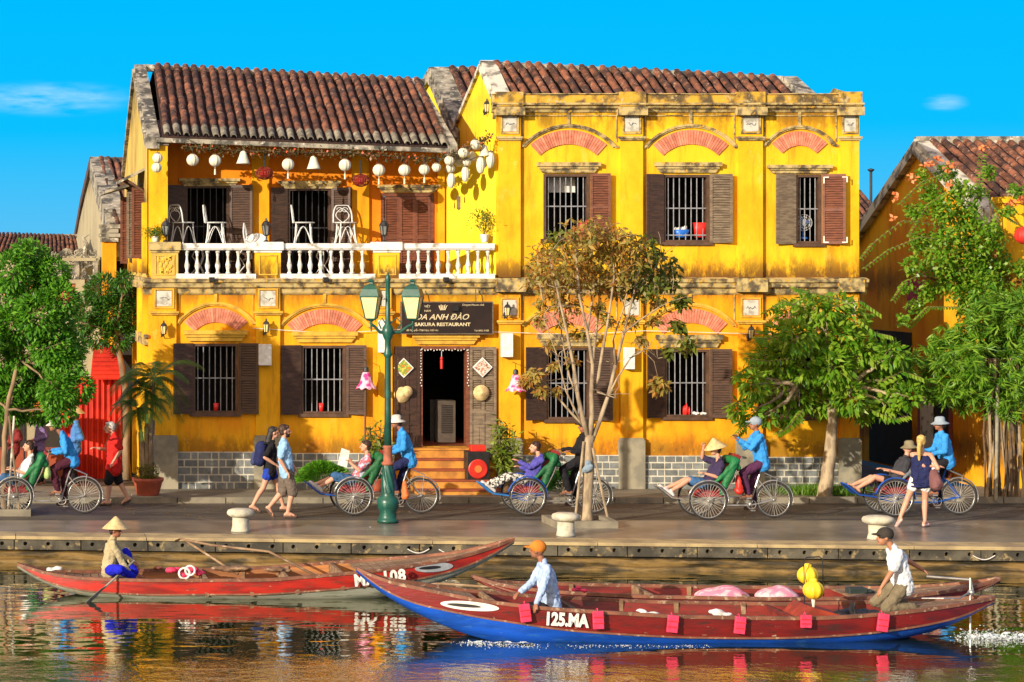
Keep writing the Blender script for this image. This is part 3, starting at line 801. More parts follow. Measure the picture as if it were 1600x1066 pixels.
steps = structure(MB().add([], []).build('steps', M_STEP)) if False else None
for i, zt in enumerate((.955, .76, .565, .375, .20)):
    b = MB(); b.box(X(639)-.02*i, X(754)+.02*i, -.30-.27*i, (.02 if i == 0 else -.03-.27*(i)+.0), (.06), zt-.035)
    b.build('step', M_STEP, LH)
    b = MB(); b.box(X(639)-.02*i-.02, X(754)+.02*i+.02, -.33-.27*i, (.02 if i == 0 else -.03-.27*i), zt-.033, zt); b.build('step_edge', M_STEPR if i else M_STEP, LH)

# middle cornice (both houses) & balcony slab
profc = [(.02, -.26), (.05, -.22), (.06, -.14), (.13, -.10), (.14, -.02), (.19, .0), (.20, .06), (.03, .10)]
cornice(LH, XL-.12, XM+.02, 0, ZC, profc)
b = MB(); b.box(XL, XM+.06, 0.03, yb+.01, 4.40, 4.465); b.build('balcony_floor', M_STEPR, LH)
cornice(LH, -.0, 8.9, 0, 0, [(0,0),(0,0.001)], name='cornice') if False else None

# balustrade
RT, RB = Z(379), Z(391)
balp = [(.048, 0), (.048, .03), (.030, .05), (.034, .09), (.052, .16), (.054, .20), (.036, .27), (.026, .33), (.024, .39), (.034, .43), (.030, .455), (.046, .475), (.046, .53)]
bm_ = MB(); bm_.lathe(balp, n=10); BALM = bm_.mesh('baluster', M_BAL, smooth=True)
bzs = Z(428)
for (a_, c_, n) in ((292, 388, 7), (452, 566, 8), (638, 762, 9)):
    for i in range(n):
        inst(BALM, 'baluster', (X(a_+(c_-a_)*(i+.0)/(n-1)), -.02, bzs), LH, rot=(0, 0, random.random()*6), scale=(1, 1, (RB-bzs)/.53))
def rail(px0, px1, z0, z1, yo, m, name):
    b = MB(); x0, x1 = X(px0), X(px1)
    n = max(2, int((x1-x0)/.3)); vs, fs = [], []
    pr = [(-yo, z0), (-yo-.03, z0+(z1-z0)*.3), (-yo-.03, z1-.01), (-yo-.015, z1), (.13, z1), (.13, z0)]
    for i in range(n+1):
        xx = x0+(x1-x0)*i/n
        for u, v in pr:
            q_ = noise.noise(Vector((xx*3, u*5, v*5)))*.007; vs.append((xx, u+q_, v+q_))
    for i in range(n):
        for k in range(6): fs.append((i*6+k, (i+1)*6+k, (i+1)*6+(k+1)%6, i*6+(k+1)%6))
    fs.append(tuple(range(6))); fs.append(tuple(n*6+k for k in range(6))[::-1])
    return mesh_obj(name, vs, fs, m, LH)
for a_, c_ in ((275, 399), (437, 585), (622, 771)):
    rail(a_, c_, RB, RT-.02, .09, M_COPE, 'handrail'); rail(a_, c_, Z(438), bzs, .10, M_COPE, 'bottom_rail')
for a_, c_, k in ((234, 280, 0), (396, 440, 1), (582, 625, 2)):
    b = MB(); b.box(X(a_)+.03, X(c_)-.03, -.11, .16, ZC+.08, RB); b.build('pedestal', M_YEL if k else M_OLDG, LH)
    b = MB(); b.box(X(a_)-.02, X(c_)+.02, -.17, .2, RB, RT+.01); b.box(X(a_)+.01, X(c_)-.01, -.13, .18, RB-.05, RB-.001); b.build('pedestal_cap', M_CORN if k == 0 else M_COPE, LH)
    b = MB(); x0, x1, z0, z1 = X(a_)+.10, X(c_)-.10, ZC+.15, RB-.10
    b.box(x0, x1, -.125, -.105, z0, z0+.025); b.box(x0, x1, -.125, -.105, z1-.025, z1); b.box(x0, x0+.025, -.124, -.105, z0+.026, z1-.026); b.box(x1-.025, x1, -.124, -.105, z0+.026, z1-.026)
    if k == 0:
        rr = random.Random(3)
        for i in range(26): b.ball((rr.uniform(x0+.06, x1-.06), -.112, rr.uniform(z0+.05, z1-.05)), (rr.uniform(.02, .05), .022, rr.uniform(.02, .07)), 6, 5)
    b.build('pedestal_panel', M_CORN2, LH)
# balcony doors and lintels
window(LH, *u1, yb, 6, (.40, 10, M_SHUT), (.50, 20, M_SHUT), M_BARD, False, (.28, .55), frame=M_SHUT)
window(LH, *u2, yb, 6, (.36, 10, M_SHUT), (.42, 26, M_SHUT), M_BARD, False, (.28, .55), frame=M_SHUT)
dz0, dz1 = u3[2], u3[3]; dw = (u3[1]-u3[0])
dd = MB(); dd.box(u3[0], u3[0]+.06, yb-.02, yb+.1, dz0, dz1); dd.box(u3[1]-.06, u3[1], yb-.02, yb+.1, dz0, dz1); dd.box(u3[0]+.061, u3[1]-.061, yb-.018, yb+.1, dz1-.07, dz1)
cd = dd.build('closed_door', M_SHUTR, LH)
for k in range(3):
    w_ = (dw-.13)/3
    inst(shutter_mesh(w_, dz1-dz0-.08, M_SHUTR), 'door_panel', (u3[0]+.065+k*w_, yb+.01, dz0), cd)
for a_, c_, q_ in ((279, 374, 279), (434, 532, 283), (589, 686, 289)): lintel(LH, a_, c_, q_, q_+12, yb, M_CORN)

# left flank: bay windows with shutters folded out and a small lean-to roof above
def flank_shutter(px0, px1, py0, py1, y, m):
    x0, x1, z0, z1 = X(px0, y), X(px1, y), Z(py1, y), Z(py0, y)
    inst(shutter_mesh(x1-x0, z1-z0, m), 'shutter', (x0, y, z0), LH)
b = MB()
for y_, h0, h1 in ((1.6, 290, 404), (5.0, 296, 410)):
    b.box(XL-.08, XL, y_, y_+1.5, Z(h1, y_), Z(h0, y_))
b.build('flank_window', M_FRAME, LH)
flank_shutter(206, 230, 293, 404, 1.5, M_SHUTR); flank_shutter(198, 210, 300, 404, 3.2, M_SHUTG); flank_shutter(188, 200, 308, 412, 4.8, M_SHUTR)
b = MB()
for k, (y0_, y1_, za0, zb0, wd_) in enumerate(((1.2, 3.6, 262, 280, .5), (4.2, 7.6, 284, 298, .7))):
    z1_, z0_ = Z(za0, y0_), Z(zb0, y0_)
    b.add([(XL, y0_, z1_), (XL-wd_, y0_, z0_), (XL-wd_, y1_, z0_), (XL, y1_, z1_), (XL, y0_, z1_-.06), (XL-wd_, y0_, z0_-.06), (XL-wd_, y1_, z0_-.06), (XL, y1_, z1_-.06)], [(0,3,2,1), (4,5,6,7), (0,1,5,4), (1,2,6,5)])
b.build('lean_to', M_GABLE, LH)
b = MB()
for y_ in (1.3, 2.6, 4.4, 6.0): b.tube([(XL, y_, Z(300, y_)), (XL-.42, y_, Z(280, y_))], .03, 6)
b.build('bracket', M_FRAME, LH)
for z_, pr_ in ((4.40, .18), (3.2, .12)):
    b = MB()
    for i in range(18): b.box(XL-pr_, XL, .1+i*.47, .1+i*.47+.2, z_-.1, z_+.05)
    b.box(XL-pr_*.8, XL, -.05, g0, z_+.05, z_+.12); b.build('flank_cornice', M_CORN, LH)
for i, y_ in enumerate((.35, 2.0, 3.8, 5.6, 7.4)):
    b = MB(); b.box(XL-.1, XL+.01, y_, y_+.35, .06, 4.3); b.box(XL-.1, XL+.01, y_, y_+.35, 4.6, 6.1 if i < 3 else 6.0); b.build('flank_pilaster', M_YEL, LH)

# ================================================================== RIGHT BLOCK
XR = X(1341)
RH = empty('corner_house', (XM, 0, 0), 'tall yellow two-storey block with a mouldy parapet, pink brick arches and three barred windows above', 'house')
ZP = Z(148)
o1, o2, o3 = hole(849, 921, 272, 373), hole(1036, 1108, 273, 378), hole(1243, 1283, 273, 380)
d1, d2, d3 = hole(853, 922, 543, 655), hole(1038, 1108, 546, 651), hole(1212, 1278, 546, 651)
b = MB(); wall(b, XM, XR, ZC, ZP-.02, 0, [o1, o2, o3]); b.build('upper_wall', M_YEL, RH)
b = MB(); wall(b, XM+.001, XR, .05, ZC, 0, [d1, d2, d3]); b.build('lower_wall', M_YEL2, RH)
gy = 1.5; gz = Z(97, gy)
b = MB(); b.add([(XM, 0, .05), (XM, 4.4, .05), (XM, 4.4, Z(192, 4.4)), (XM, gy, gz-.05), (XM, .0, ZP-.05)], [(0,1,2,3,4)])
b.add([(XM, 4.4, .05), (XM, 14, .05), (XM, 14, 7.9), (XM, 7.4, Z(109, 7.4)), (XM, 4.4, Z(192, 4.4))], [(0,1,2,3,4)])
b.build('flank_wall', M_LEM, RH)
b = MB(); b.add([(XR, 0, .05), (XR, 13, .05), (XR, 13, 7.4), (XR, 4.4, 7.4), (XR, gy, 8.6), (XR, 0, ZP-.02)], [(0,1,2,3,4,5)])
b.add([(XM, 14, .05), (XR, 13, .05), (XR, 13, 7.4), (XM, 14, 7.9)], [(0,1,2,3)])
b.build('far_wall', M_OLDG, RH)
xre = X(1214, gy); zre = Z(121, gy)
tile_roof(RH, (X(766, gy), gy, gz-.06), (xre, gy, zre-.05), (XM+.35, .25, Z(149, .25)-.02), (X(1243, .25)+.0, .25, Z(149, .25)-.14), 27, 4)
b = MB(); b.add([(XM, gy, gz-.06), (xre, gy, zre-.05), (xre+.4, 4.4, 7.5), (XM, 4.4, Z(192, 4.4))], [(0,1,2,3)])
b.add([(xre, gy, zre-.05), (X(1243, .1), .1, ZP-.05), (xre+.4, 4.4, 7.5)], [(0,1,2)])
b.build('rear_roof', M_TILEB, RH)
b = MB(); b.add([(XM-.03, gy-.1, gz-.10), (xre+.1, gy-.1, zre-.12), (xre+.1, gy-.1, zre+.02), (XM-.03, gy-.1, gz+.02), (XM-.03, gy+.1, gz-.10), (xre+.1, gy+.1, zre-.12), (xre+.1, gy+.1, zre+.02), (XM-.03, gy+.1, gz+.02)],
      [(0,1,2,3), (3,2,6,7), (5,4,7,6), (0,3,7,4), (1,5,6,2)]); b.build('ridge', M_GABLE, RH)
gable_cap(RH, [(.0, ZP+.02), (gy, gz+.03), (4.42, Z(190, 4.4))], XM-.02, .32, .20, M_COPE2)
gable_cap(RH, [(.1, ZP-.02), (gy, zre+.02)], X(1222, gy), .32, .2)
gable_cap(RH, [(3.9, Z(205, 3.9)), (7.4, Z(105, 7.4)), (14, 7.9)], XM-.06, .46, .34)
b = MB(); b.add([(XM-.92, 3.9, 4.5), (XM-.92, 14, 4.5), (XM-.92, 14, 7.7), (XM-.92, 7.4, Z(105, 7.4)-.3), (XM-.92, 3.9, Z(205, 3.9)-.3)], [(0,1,2,3,4)]) if False else None
tile_roof(RH, (XM+.38, 7.4, Z(110, 7.4)), (XM+3.2, 7.4, Z(114, 7.4)), (XM+.38, 4.3, Z(196, 4.3)), (XM+3.2, 4.3, Z(200, 4.3)), 12, 8, label='roof of the rear wing')
b = MB(); b.box(XM, XM+3.2, 7.35, 7.55, Z(112, 7.4), Z(105, 7.4)); b.build('rear_ridge', M_GABLE, RH)

profp = [(.0, -.62), (.03, -.60), (.05, -.52), (.12, -.46), (.13, -.40), (.20, -.36), (.20, -.30), (.06, -.27), (.05, -.02), (.10, .0), (.10, .03), (-.1, .035)]
cornice(RH, XM-.1, XR+.06, 0, ZP, [(a_, c_*.62) for a_, c_ in profp], M_CORN)
b = MB(); b.box(XM-.02, XR+.01, .02, .28, ZP-.5, ZP+.015); b.build('parapet', M_CORN, RH)
b = MB(); b.box(XM-.05, XR+.02, -.115, .02, Z(168), ZP-.02); b.build('parapet_panel', M_PARA, RH)
for a_, c_ in ((774, 815), (965, 1006), (1149, 1192), (1308, 1343)):
    b = MB(); b.box(X(a_), X(c_), -.17, .30, Z(167), ZP+.05); b.build('parapet_block', M_PARA, RH)
    b = MB(); b.box(X(a_)-.02, X(c_)+.02, -.25, .02, Z(181), Z(168)-.001); b.build('cornice_break', M_CORN, RH)
    b = MB(); b.box(X(a_)-.02, X(c_)+.03, -.24, .02, ZC-.20, ZC+.085); b.build('cornice_break', M_CORN, RH)
cornice(RH, XM+.02, XR+.16, 0, ZC, profc, M_CORN)
for k, (a_, c_) in enumerate(((778, 812), (968, 1003), (1152, 1190), (1311, 1340))):
    pilaster(RH, a_, c_, ZC+.1, Z(171), 0, .09, True, M_YEL, None, M_CORN, art=1+k)
    pilaster(RH, a_, c_, .05, ZC-.25+.03, 0, .09, True, M_YEL2, Z(684), M_CORN2, art=6+k)
arch(RH, 888, 194, 74, 34, 0, X(814), X(966), M_CORN); arch(RH, 1079, 194, 73, 35, 0, X(1005), X(1150), M_CORN); arch(RH, 1249, 196, 56, 30, 0, X(1192), X(1309), M_CORN)
arch(RH, 886, 474, 72, 34, 0, X(814), X(966)); arch(RH, 1078, 473, 72, 35, 0, X(1005), X(1150)); arch(RH, 1249, 474, 56, 32, 0, X(1192), X(1309))
for a_, c_, p_, q_ in ((838, 937, 254, 270), (1022, 1126, 254, 270), (1198, 1298, 258, 271)): lintel(RH, a_, c_, p_, q_, 0, M_CORN)
for a_, c_, p_, q_ in ((838, 937, 522, 541), (1024, 1128, 523, 543), (1198, 1296, 523, 542)): lintel(RH, a_, c_, p_, q_, 0, M_CORN)
for a_, c_, p_, q_ in ((816, 964, 180, 222), (1007, 1148, 180, 222), (1194, 1307, 180, 222), (816, 964, 458, 500), (1007, 1148, 458, 500), (1194, 1307, 458, 500)): spandrel(RH, a_, c_, p_, 0, q_, M_CORN)
window(RH, *o1, 0, 7, None, (.42, 12, M_SHUTR))
window(RH, *o2, 0, 7, (.42, 20, M_SHUT), (.46, 10, M_SHUTG), midbar=(.5, .1))
wC = window(RH, *o3, 0, 4, (.44, 8, M_SHUTG), (.47, 22, M_SHUTR))
window(RH, *d1, 0, 7, (.48, 18, M_SHUT), (.45, 16, M_SHUT))
window(RH, *d2, 0, 7, (.44, 22, M_SHUT), (.45, 12, M_SHUT))
window(RH, *d3, 0, 6, (.45, 20, M_SHUT), (.42, 16, M_SHUT))
# white tape on the corners of the last upper shutter
b = MB(); z0, z1, x0, x1 = Z(378), Z(278), X(1285), X(1318)
for (xa, xb, za2, zb2) in ((x0, x0+.02, z0, z0+.12), (x0, x0+.1, z0-.02, z0), (x0, x0+.02, z1-.12, z1), (x0, x0+.1, z1, z1+.02), (x1-.02, x1, z0, z0+.1), (x1-.1, x1, z0-.02, z0), (x1-.02, x1, z1-.1, z1), (x1-.1, x1, z1, z1+.02)):
    yy = -.065-(xa-x0)*math.tan(R(22)); yb2 = -.065-(xb-x0)*math.tan(R(22))
    b = MB(); b.add([(xa, yy, za2), (xb, yb2, za2), (xb, yb2, zb2), (xa, yy, zb2), (xa, yy+.004, za2), (xb, yb2+.004, za2), (xb, yb2+.004, zb2), (xa, yy+.004, zb2)], [(0,1,2,3), (4,7,6,5), (0,4,5,1), (2,6,7,3), (0,3,7,4), (1,5,6,2)]); b.build('tape_strip', M_WHITE, RH)
bricks(RH, 814, 967, .07, Z(711), 0, 5, 3); bricks(RH, 1004, 1152, .07, Z(712), 0, 5, 4); bricks(RH, 1191, 1309, .07, Z(714), 0, 5, 5)

# ================================================================== FAR RIGHT HOUSE
XG = X(1549)
FR = empty('gabled_house', (XG, 0, 0), 'yellow gabled house at the right edge half hidden by climbing plants', 'house')
ay, az = 3.96, 7.62
side_door = None
b = MB()
b.add([(XG, 0, .05), (XG, 7.7, .05), (XG, 7.7, 5.6), (XG, ay, az-.1), (XG, 0, 5.75)], [(0,1,2,3,4)])
wall(b, XG, XG+6, .05, 5.6, 0, [], .2); b.build('house_wall', M_YEL2, FR)
tile_roof(FR, (X(1446, ay), ay, Z(223, ay)), (X(1446, ay)+6, ay, Z(223, ay)-.1), (XG+.2, -.25, Z(338, -.2)), (XG+6.2, -.25, Z(338, -.2)-.05), 24, 8)
gable_cap(FR, [(-.3, Z(340, -.3)), (ay, az), (7.9, 5.55)], XG-.1, .42, .34, M_COPE2)
b = MB(); b.box(XG-.05, XG+6, ay-.15, ay+.15, az-.15, az+.05); b.build('ridge', M_GABLE, FR)
b = MB(); b.add([(XG, ay, az-.05), (XG+6, ay, az-.05), (XG+6, 7.8, 5.5), (XG, 7.8, 5.5)], [(0,1,2,3)]); b.build('rear_roof', M_TILEB, FR)
b = MB(); b.box(XG+.05, XG+.62, -.5, -.0, 3.6, Z(318, -.3)); b.box(XG+.0, XG+.7, -.56, 0, Z(318, -.3), Z(308, -.3)); b.build('gate_pier', M_YEL, FR)
yd0, yd1 = 2.0, 3.4
def yx(px, x=XG): return (x-CX)*F/(px-VX)+CY
y0, y1 = yx(1489), yx(1437); z1 = Z(597, (y0+y1)/2)
b = MB(); b.box(XG-.05, XG-.004, y0, y0+.12, .1, z1); b.box(XG-.05, XG-.004, y1-.12, y1, .1, z1); b.box(XG-.05, XG-.004, y0+.121, y1-.121, z1-.14, z1); fd = b.build('door_frame', M_STEPR, FR)
b = MB(); b.box(XG-.02, XG-.003, y0+.12, (y0+y1)/2+.1, .1, z1-.14); b.build('door_opening', M_ROOM, fd)
b = MB(); b.box(XG-.035, XG-.003, (y0+y1)/2+.101, y1-.12, .1, z1-.14); b.build('door_panel', M_COPE, fd)
y0, y1 = yx(1446), yx(1420); z0, z1 = Z(492, y0), Z(438, y0)
b = MB()
for i in range(2): b.box(XG-.05, XG-.004, y0+(y1-y0)*i/2+.02, y0+(y1-y0)*(i+1)/2-.02, z0, z1)
n = 9
for i in range(n): b.box(XG-.07, XG-.045, y0+.04, y1-.04, z0+(i+.2)*(z1-z0)/n, z0+(i+.7)*(z1-z0)/n)
b.build('red_shutter', M_RED, FR)
y0, y1 = yx(1425), yx(1360)
b = MB(); b.box(XG-.03, XG-.003, y0, y1, .1, Z(520, y0)); b.build('shade_panel', M_ROOM, FR)  # flat dark panel painting the shade low on the side wall
# low dark house glimpsed in the gap with its pipe
GH = empty('gap_house', (X(1350, 11), 11, 0), 'dark tiled roof glimpsed in the gap between the two yellow houses', 'house')
tile_roof(GH, (X(1335, 12), 14, Z(298, 12)), (X(1390, 12), 14, Z(300, 12)), (X(1335, 10), 10.5, Z(352, 10)), (X(1400, 10), 10.5, Z(352, 10)), 6, 7)
b = MB(); b.box(X(1330, 10), X(1400, 10), 10.6, 14, .05, Z(352, 10)-.05); b.build('gap_house_wall', M_OLDG, GH)
b = MB(); b.tube([(X(1372, 11), 11.5, Z(330, 11)), (X(1372, 11), 11.5, Z(268, 11))], .035, 8); b.lathe([(.03, 0), (.09, .05), (.09, .07), (.0, .1)], (X(1372, 11), 11.5, Z(268, 11)), 8); b.build('flue_pipe', M_BARD, GH)

# ================================================================== FAR LEFT HOUSES
BL = empty('grey_gable_house', (X(178, 7), 7, 0), 'narrow house with a bare grey gable behind the balcony house', 'house')
def PX(px, py, y): return (X(px, y), y, Z(py, y))
b = MB(); f_, a_, r_ = 7, 14, 20
b.add([(X(180, f_), f_, .05), (X(112, r_), r_, .05), PX(112, 400, r_), PX(146, 250, a_), PX(178, 380, f_)], [(0,1,2,3,4)])
b.build('gable_wall', M_GREYP, BL)
b = MB(); b.box(X(160, f_), X(181, f_), f_-.2, f_+.4, .05, Z(378, f_-.2)); b.build('corner_strip', M_YEL2, BL)
b = MB(); x0, x1 = X(158, f_), X(184, f_)
for k in range(4): b.box(x0-.04*(k%2), x1+.04*(k%2), f_-.28-.03*(k%2), f_+.4, Z(378-k*7, f_), Z(378-(k+1)*7+1, f_))
b.build('scrolled_capital', M_GABLE, BL)
# sloping capping following the leaning gable
def cap_line(root, pts, wd, h, m=M_GABLE):
    vs, fs = [], []
    for p in pts:
        p = Vector(p)
        for dx, dz in ((-.05, -h), (-.05, 0), (wd, 0), (wd, -h)): vs.append((p.x+dx, p.y, p.z+dz))
    for a_ in range(len(pts)-1):
        for k in range(4): fs.append((a_*4+k, (a_+1)*4+k, (a_+1)*4+(k+1)%4, a_*4+(k+1)%4))
    fs.append((0,1,2,3)); e_ = (len(pts)-1)*4; fs.append((e_+3, e_+2, e_+1, e_))
    return mesh_obj('gable_capping', vs, fs, m, root)
cap_line(BL, [PX(176, 372, f_), PX(160, 306, 10.2), PX(143, 245, a_)], .45, .55)
cap_line(BL, [PX(143, 245, a_), PX(128, 310, 17), PX(112, 400, r_)], .3, .25, M_FRAME)
tile_roof(BL, (X(152, a_), a_, Z(250, a_)), (X(240, a_), a_, Z(255, a_)), (X(182, f_), f_, Z(375, f_)), (X(285, f_), f_, Z(378, f_)), 8, 13)
b = MB(); b.box(X(146, a_), X(240, a_), a_-.1, a_+.2, Z(252, a_), Z(246, a_)); b.build('ridge', M_GABLE, BL)
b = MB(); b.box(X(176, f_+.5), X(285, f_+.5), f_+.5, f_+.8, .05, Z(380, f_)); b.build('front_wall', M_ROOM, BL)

FL = empty('terrace_house', (X(60, 9), 9, 0), 'low tiled house at the far left with an openwork stucco parapet above the street trees', 'house')
yf = 9
tile_roof(FL, (X(-40, 14), 14, Z(366, 14)), (X(118, 14), 14, Z(371, 14)), (X(-60, 12), 12, Z(396, 12)), (X(125, 12), 12, Z(398, 12)), 26, 3)
b = MB(); b.box(X(-60, 12), X(125, 12), 13.9, 14.2, Z(371, 14), Z(366, 14)); b.build('ridge', M_GABLE, FL)
b = MB(); b.box(X(-80, yf), X(158, yf), yf, yf+.3, .05, Z(476, yf)); b.build('street_wall', M_GREYP, FL)
b = MB(); b.box(X(-80, yf), X(158, yf), yf+.6, yf+3, .05, Z(400, 12)); b.build('upper_wall', M_GREYP, FL)
b = MB(); b.box(X(-60, yf), X(122, yf), yf-.12, yf+.3, Z(484, yf), Z(476, yf)); b.box(X(-60, yf), X(122, yf), yf-.05, yf+.25, Z(443, yf), Z(437, yf)); b.box(X(60, yf), X(150, yf), yf-.06, yf+.2, Z(408, yf), Z(403, yf)); b.box(X(118, yf), X(132, yf), yf-.1, yf+.25, Z(476, yf), Z(437, yf)); b.build('parapet_rail', M_GREYP, FL)
rb_ = MB(); rb_.lathe([(.07, 0), (.05, .06), (.10, .2), (.045, .34), (.07, .42), (.07, .5)], n=10); rbm = rb_.mesh('baluster', mat('terracotta', (.5, .16, .07), (.33, .1, .05), 6, rough=.8), smooth=True)
for i in range(9): inst(rbm, 'baluster', (X(12+i*13, yf), yf+.1, Z(474, yf)), FL, scale=(1.1, 1.1, 1.05))
rr = random.Random(5); b = MB()
for i in range(110):     # stucco scrollwork
    px, py = rr.uniform(60, 148), rr.uniform(408, 436)
    if rr.random() < .25: px, py = rr.uniform(80, 148), rr.uniform(392, 406)
    c = Vector(PX(px, py, yf)); r0 = rr.uniform(.05, .12); a0 = rr.random()*6
    b.tube([c+Vector((r0*(1-t*.6)*math.cos(a0+t*5), rr.uniform(-.02, .02), r0*(1-t*.6)*math.sin(a0+t*5))) for t in np.linspace(0, 1, 7)], [.028, .026, .024, .022, .02, .018, .012], 5)
c = Vector(PX(132, 398, yf)); b.tube([c, c+V(.05, 0, .25), c+V(-.03, 0, .42), c+V(.12, 0, .5)], [.07, .06, .045, .01], 7)
for px in (60, 92, 120, 149): b.box(X(px, yf)-.06, X(px, yf)+.06, yf-.05, yf+.15, Z(437, yf), Z(404, yf))
b.build('stucco_scrollwork', M_GABLE, FL)
for px0, px1, q0, q1 in ((-30, 40, 600, 760), (55, 105, 590, 760)):
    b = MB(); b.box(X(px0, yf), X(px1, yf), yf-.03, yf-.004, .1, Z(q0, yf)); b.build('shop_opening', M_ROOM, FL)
# ------------------------------------------------------------------ things fixed to or hanging on the houses
def lamp_box(px0, px1, py0, py1, label):
    x0, x1, z0, z1 = X(px0, -.2), X(px1, -.2), Z(py1, -.2), Z(py0, -.2)
    r = empty('light_box', ((x0+x1)/2, -.2, z0), label, 'light box', 'blank white light boxes on the ground-floor pilasters')
    b = MB(); b.box(x0, x1, -.27, -.13, z0, z1); o = b.build('box', M_WHITE, r); bevel(o, .01)
    b = MB(); b.box((x0+x1)/2-.04, (x0+x1)/2+.04, -.131, -.09, z0+.05, z1-.05); b.build('bracket', M_BARD, r)
lamp_box(404, 424, 538, 571, 'white light box on the pilaster between the two left ground-floor windows')
lamp_box(591, 609, 500, 551, 'white light box partly behind the green street lamp, left of the doorway')
lamp_box(783, 801, 521, 558, 'white light box on the pilaster right of the restaurant sign')
lamp_box(975, 991, 543, 577, 'white light box behind the right branches of the brown-leaved tree')
def sconce(px, py, y, label, k=1):
    c = P(px, py, y-.16); r = empty('wall_lantern', (c.x, y, c.z), label, 'wall lantern', 'small iron carriage lanterns on the facades')
    b = MB(); b.tube([(c.x-.02, y-.0, c.z-.08), (c.x-.05, y-.08, c.z-.16), (c.x, y-.16, c.z-.12)], .012, 6); b.ball((c.x-.02, y-.01, c.z-.08), (.04, .02, .06), 8, 6); b.build('arm', M_BARD, r)
    b = MB(); b.lathe([(.02, -.11), (.045, -.10), (.05, -.09)], c, 6); b.lathe([(.075, .07), (.05, .12), (.02, .14), (.012, .19)], c, 6)
    for i in range(6):
        a = i*PI/3; b.tube([c+V(.045*math.cos(a), .045*math.sin(a), -.1), c+V(.066*math.cos(a), .066*math.sin(a), .07)], .006, 4)
    b.build('cage', M_BARD, r)
    b = MB(); b.lathe([(.04, -.09), (.058, .065)], c, 6); b.build('glass', M_LGLASS, r)
sconce(256, 515, -.09, 'iron wall lantern on the corner pilaster left of the first ground-floor window')
sconce(416, 512, -.09, 'iron wall lantern above the light box between the two left windows')
sconce(793, 486, -.09, 'iron wall lantern on the pilaster at the right end of the restaurant sign')
sconce(1174, 521, -.09, 'iron wall lantern on the pilaster left of the large green tree')
sconce(761, 168, .9, 'iron lantern high on the lemon gable beside the roof')
# balcony rail lanterns
def rail_lantern(px, label):
    c = P(px, 360, -.02); r = empty('rail_lantern', (c.x, c.y, Z(379)), label, 'lantern', 'black lanterns standing on the balcony rail')
    b = MB(); b.lathe([(.07, -.24), (.05, -.22), (.015, -.2), (.015, -.13), (.05, -.11), (.06, -.09)], c, 8); b.lathe([(.11, .10), (.07, .17), (.03, .2), (.012, .26)], c, 8)
    for i in range(6):
        a = i*PI/3; b.tube([c+V(.058*math.cos(a), .058*math.sin(a), -.1), c+V(.09*math.cos(a), .09*math.sin(a), .10)], .009, 4)
    b.build('frame', M_BARD, r)
    b = MB(); b.lathe([(.05, -.09), (.08, .095)], c, 6); b.build('glass', mat('smoky_glass', (.25, .26, .24), (.14, .15, .14), 4, rough=.15, bump=0), r)
rail_lantern(259, 'black lantern at the left end of the balcony rail beside the potted fern')
rail_lantern(416, 'black lantern on the balcony pedestal between the two open doors')
rail_lantern(600, 'black lantern on the balcony pedestal left of the closed red door')
# sign
SG = empty('restaurant_sign', (X(672, -.2), -.2, Z(521, -.2)), 'long dark signboard lettered for the restaurant above the doorway', 'signboard')
sy = -.20; b = MB(); b.box(X(628, sy), X(769, sy), sy, sy+.05, Z(521, sy), Z(473, sy)); b.build('board', M_SIGN, SG)
b = MB()
for (a_, c_, d_, e_) in ((626, 771, 471.3, 473), (626, 771, 521, 522.5), (626, 628, 473, 521), (769, 771, 473, 521)): b.box(X(a_, sy), X(c_, sy), sy-.012, sy+.055, Z(e_, sy), Z(d_, sy))
b.build('sign_frame', M_SHUTG, SG)
b = MB()
for px in (660, 744): b.tube([(X(px, sy), sy+.02, Z(473, sy)), (X(px, sy), -.14, Z(452, -.14))], .010, 5)
b.build('hanger', M_BARD, SG)
ty = sy-.008
text('lettering', 'HOA ANH ĐÀO', .165, P(638, 499.5, ty), M_GOLD, SG, shear=.35, sx=1.06, bold=.002)
text('lettering', 'SAKURA RESTAURANT', .098, P(648, 509.5, ty), M_GOLD, SG, sx=1.16, bold=.003)
text('lettering', '88 Nguyễn Thái Học, Hội An', .055, P(635, 517.5, ty), M_GOLD, SG, shear=.2)
text('lettering', 'Tel: 0903 9109', .050, P(741, 518, ty), M_GOLD, SG)
text('lettering', 'VIỆT', .062, P(663, 480.5, ty), M_GOLD, SG); text('lettering', 'NAM', .062, P(663, 487.5, ty), M_GOLD, SG)
text('lettering', 'Dragon House club', .058, P(722, 477.8, ty), M_GOLD, SG, shear=.2)
b = MB(); c = P(692, 481, ty)
for i in range(-2, 3): b.tube([c+V(i*.022, 0, -.05), c+V(i*.038, -.002, .02+.03*(1-abs(i)/3)), c+V(i*.045+.01, 0, .05+.02*(i%2))], [.012, .014, .004], 5)
b.build('flower_emblem', M_GOLD, SG)
b = MB(); c = P(710, 482, sy); b.box(c.x-.07, c.x+.07, sy-.09, sy-.012, c.z-.05, c.z+.06); b.build('floodlight', M_BLACK, SG)
for px, lb in ((331, 'small black floodlight on the ledge below the left balcony bay'), (509, 'small black floodlight on the ledge below the middle balcony bay'), (697, 'small black floodlight above the restaurant sign')):
    r = empty('floodlight', P(px, 437, -.22), lb, 'floodlight', 'small floodlights on the middle ledge'); c = P(px, 437, -.24)
    b = MB(); b.box(c.x-.06, c.x+.06, c.y-.04, c.y+.06, c.z-.05, c.z+.05); o = b.build('housing', M_BLACK, r); bevel(o, .012)
    b = MB(); b.tube([c+V(0, .04, -.02), c+V(0, .12, -.06), c+V(0, .2, -.06)], .012, 5); b.build('bracket', M_BARD, r)
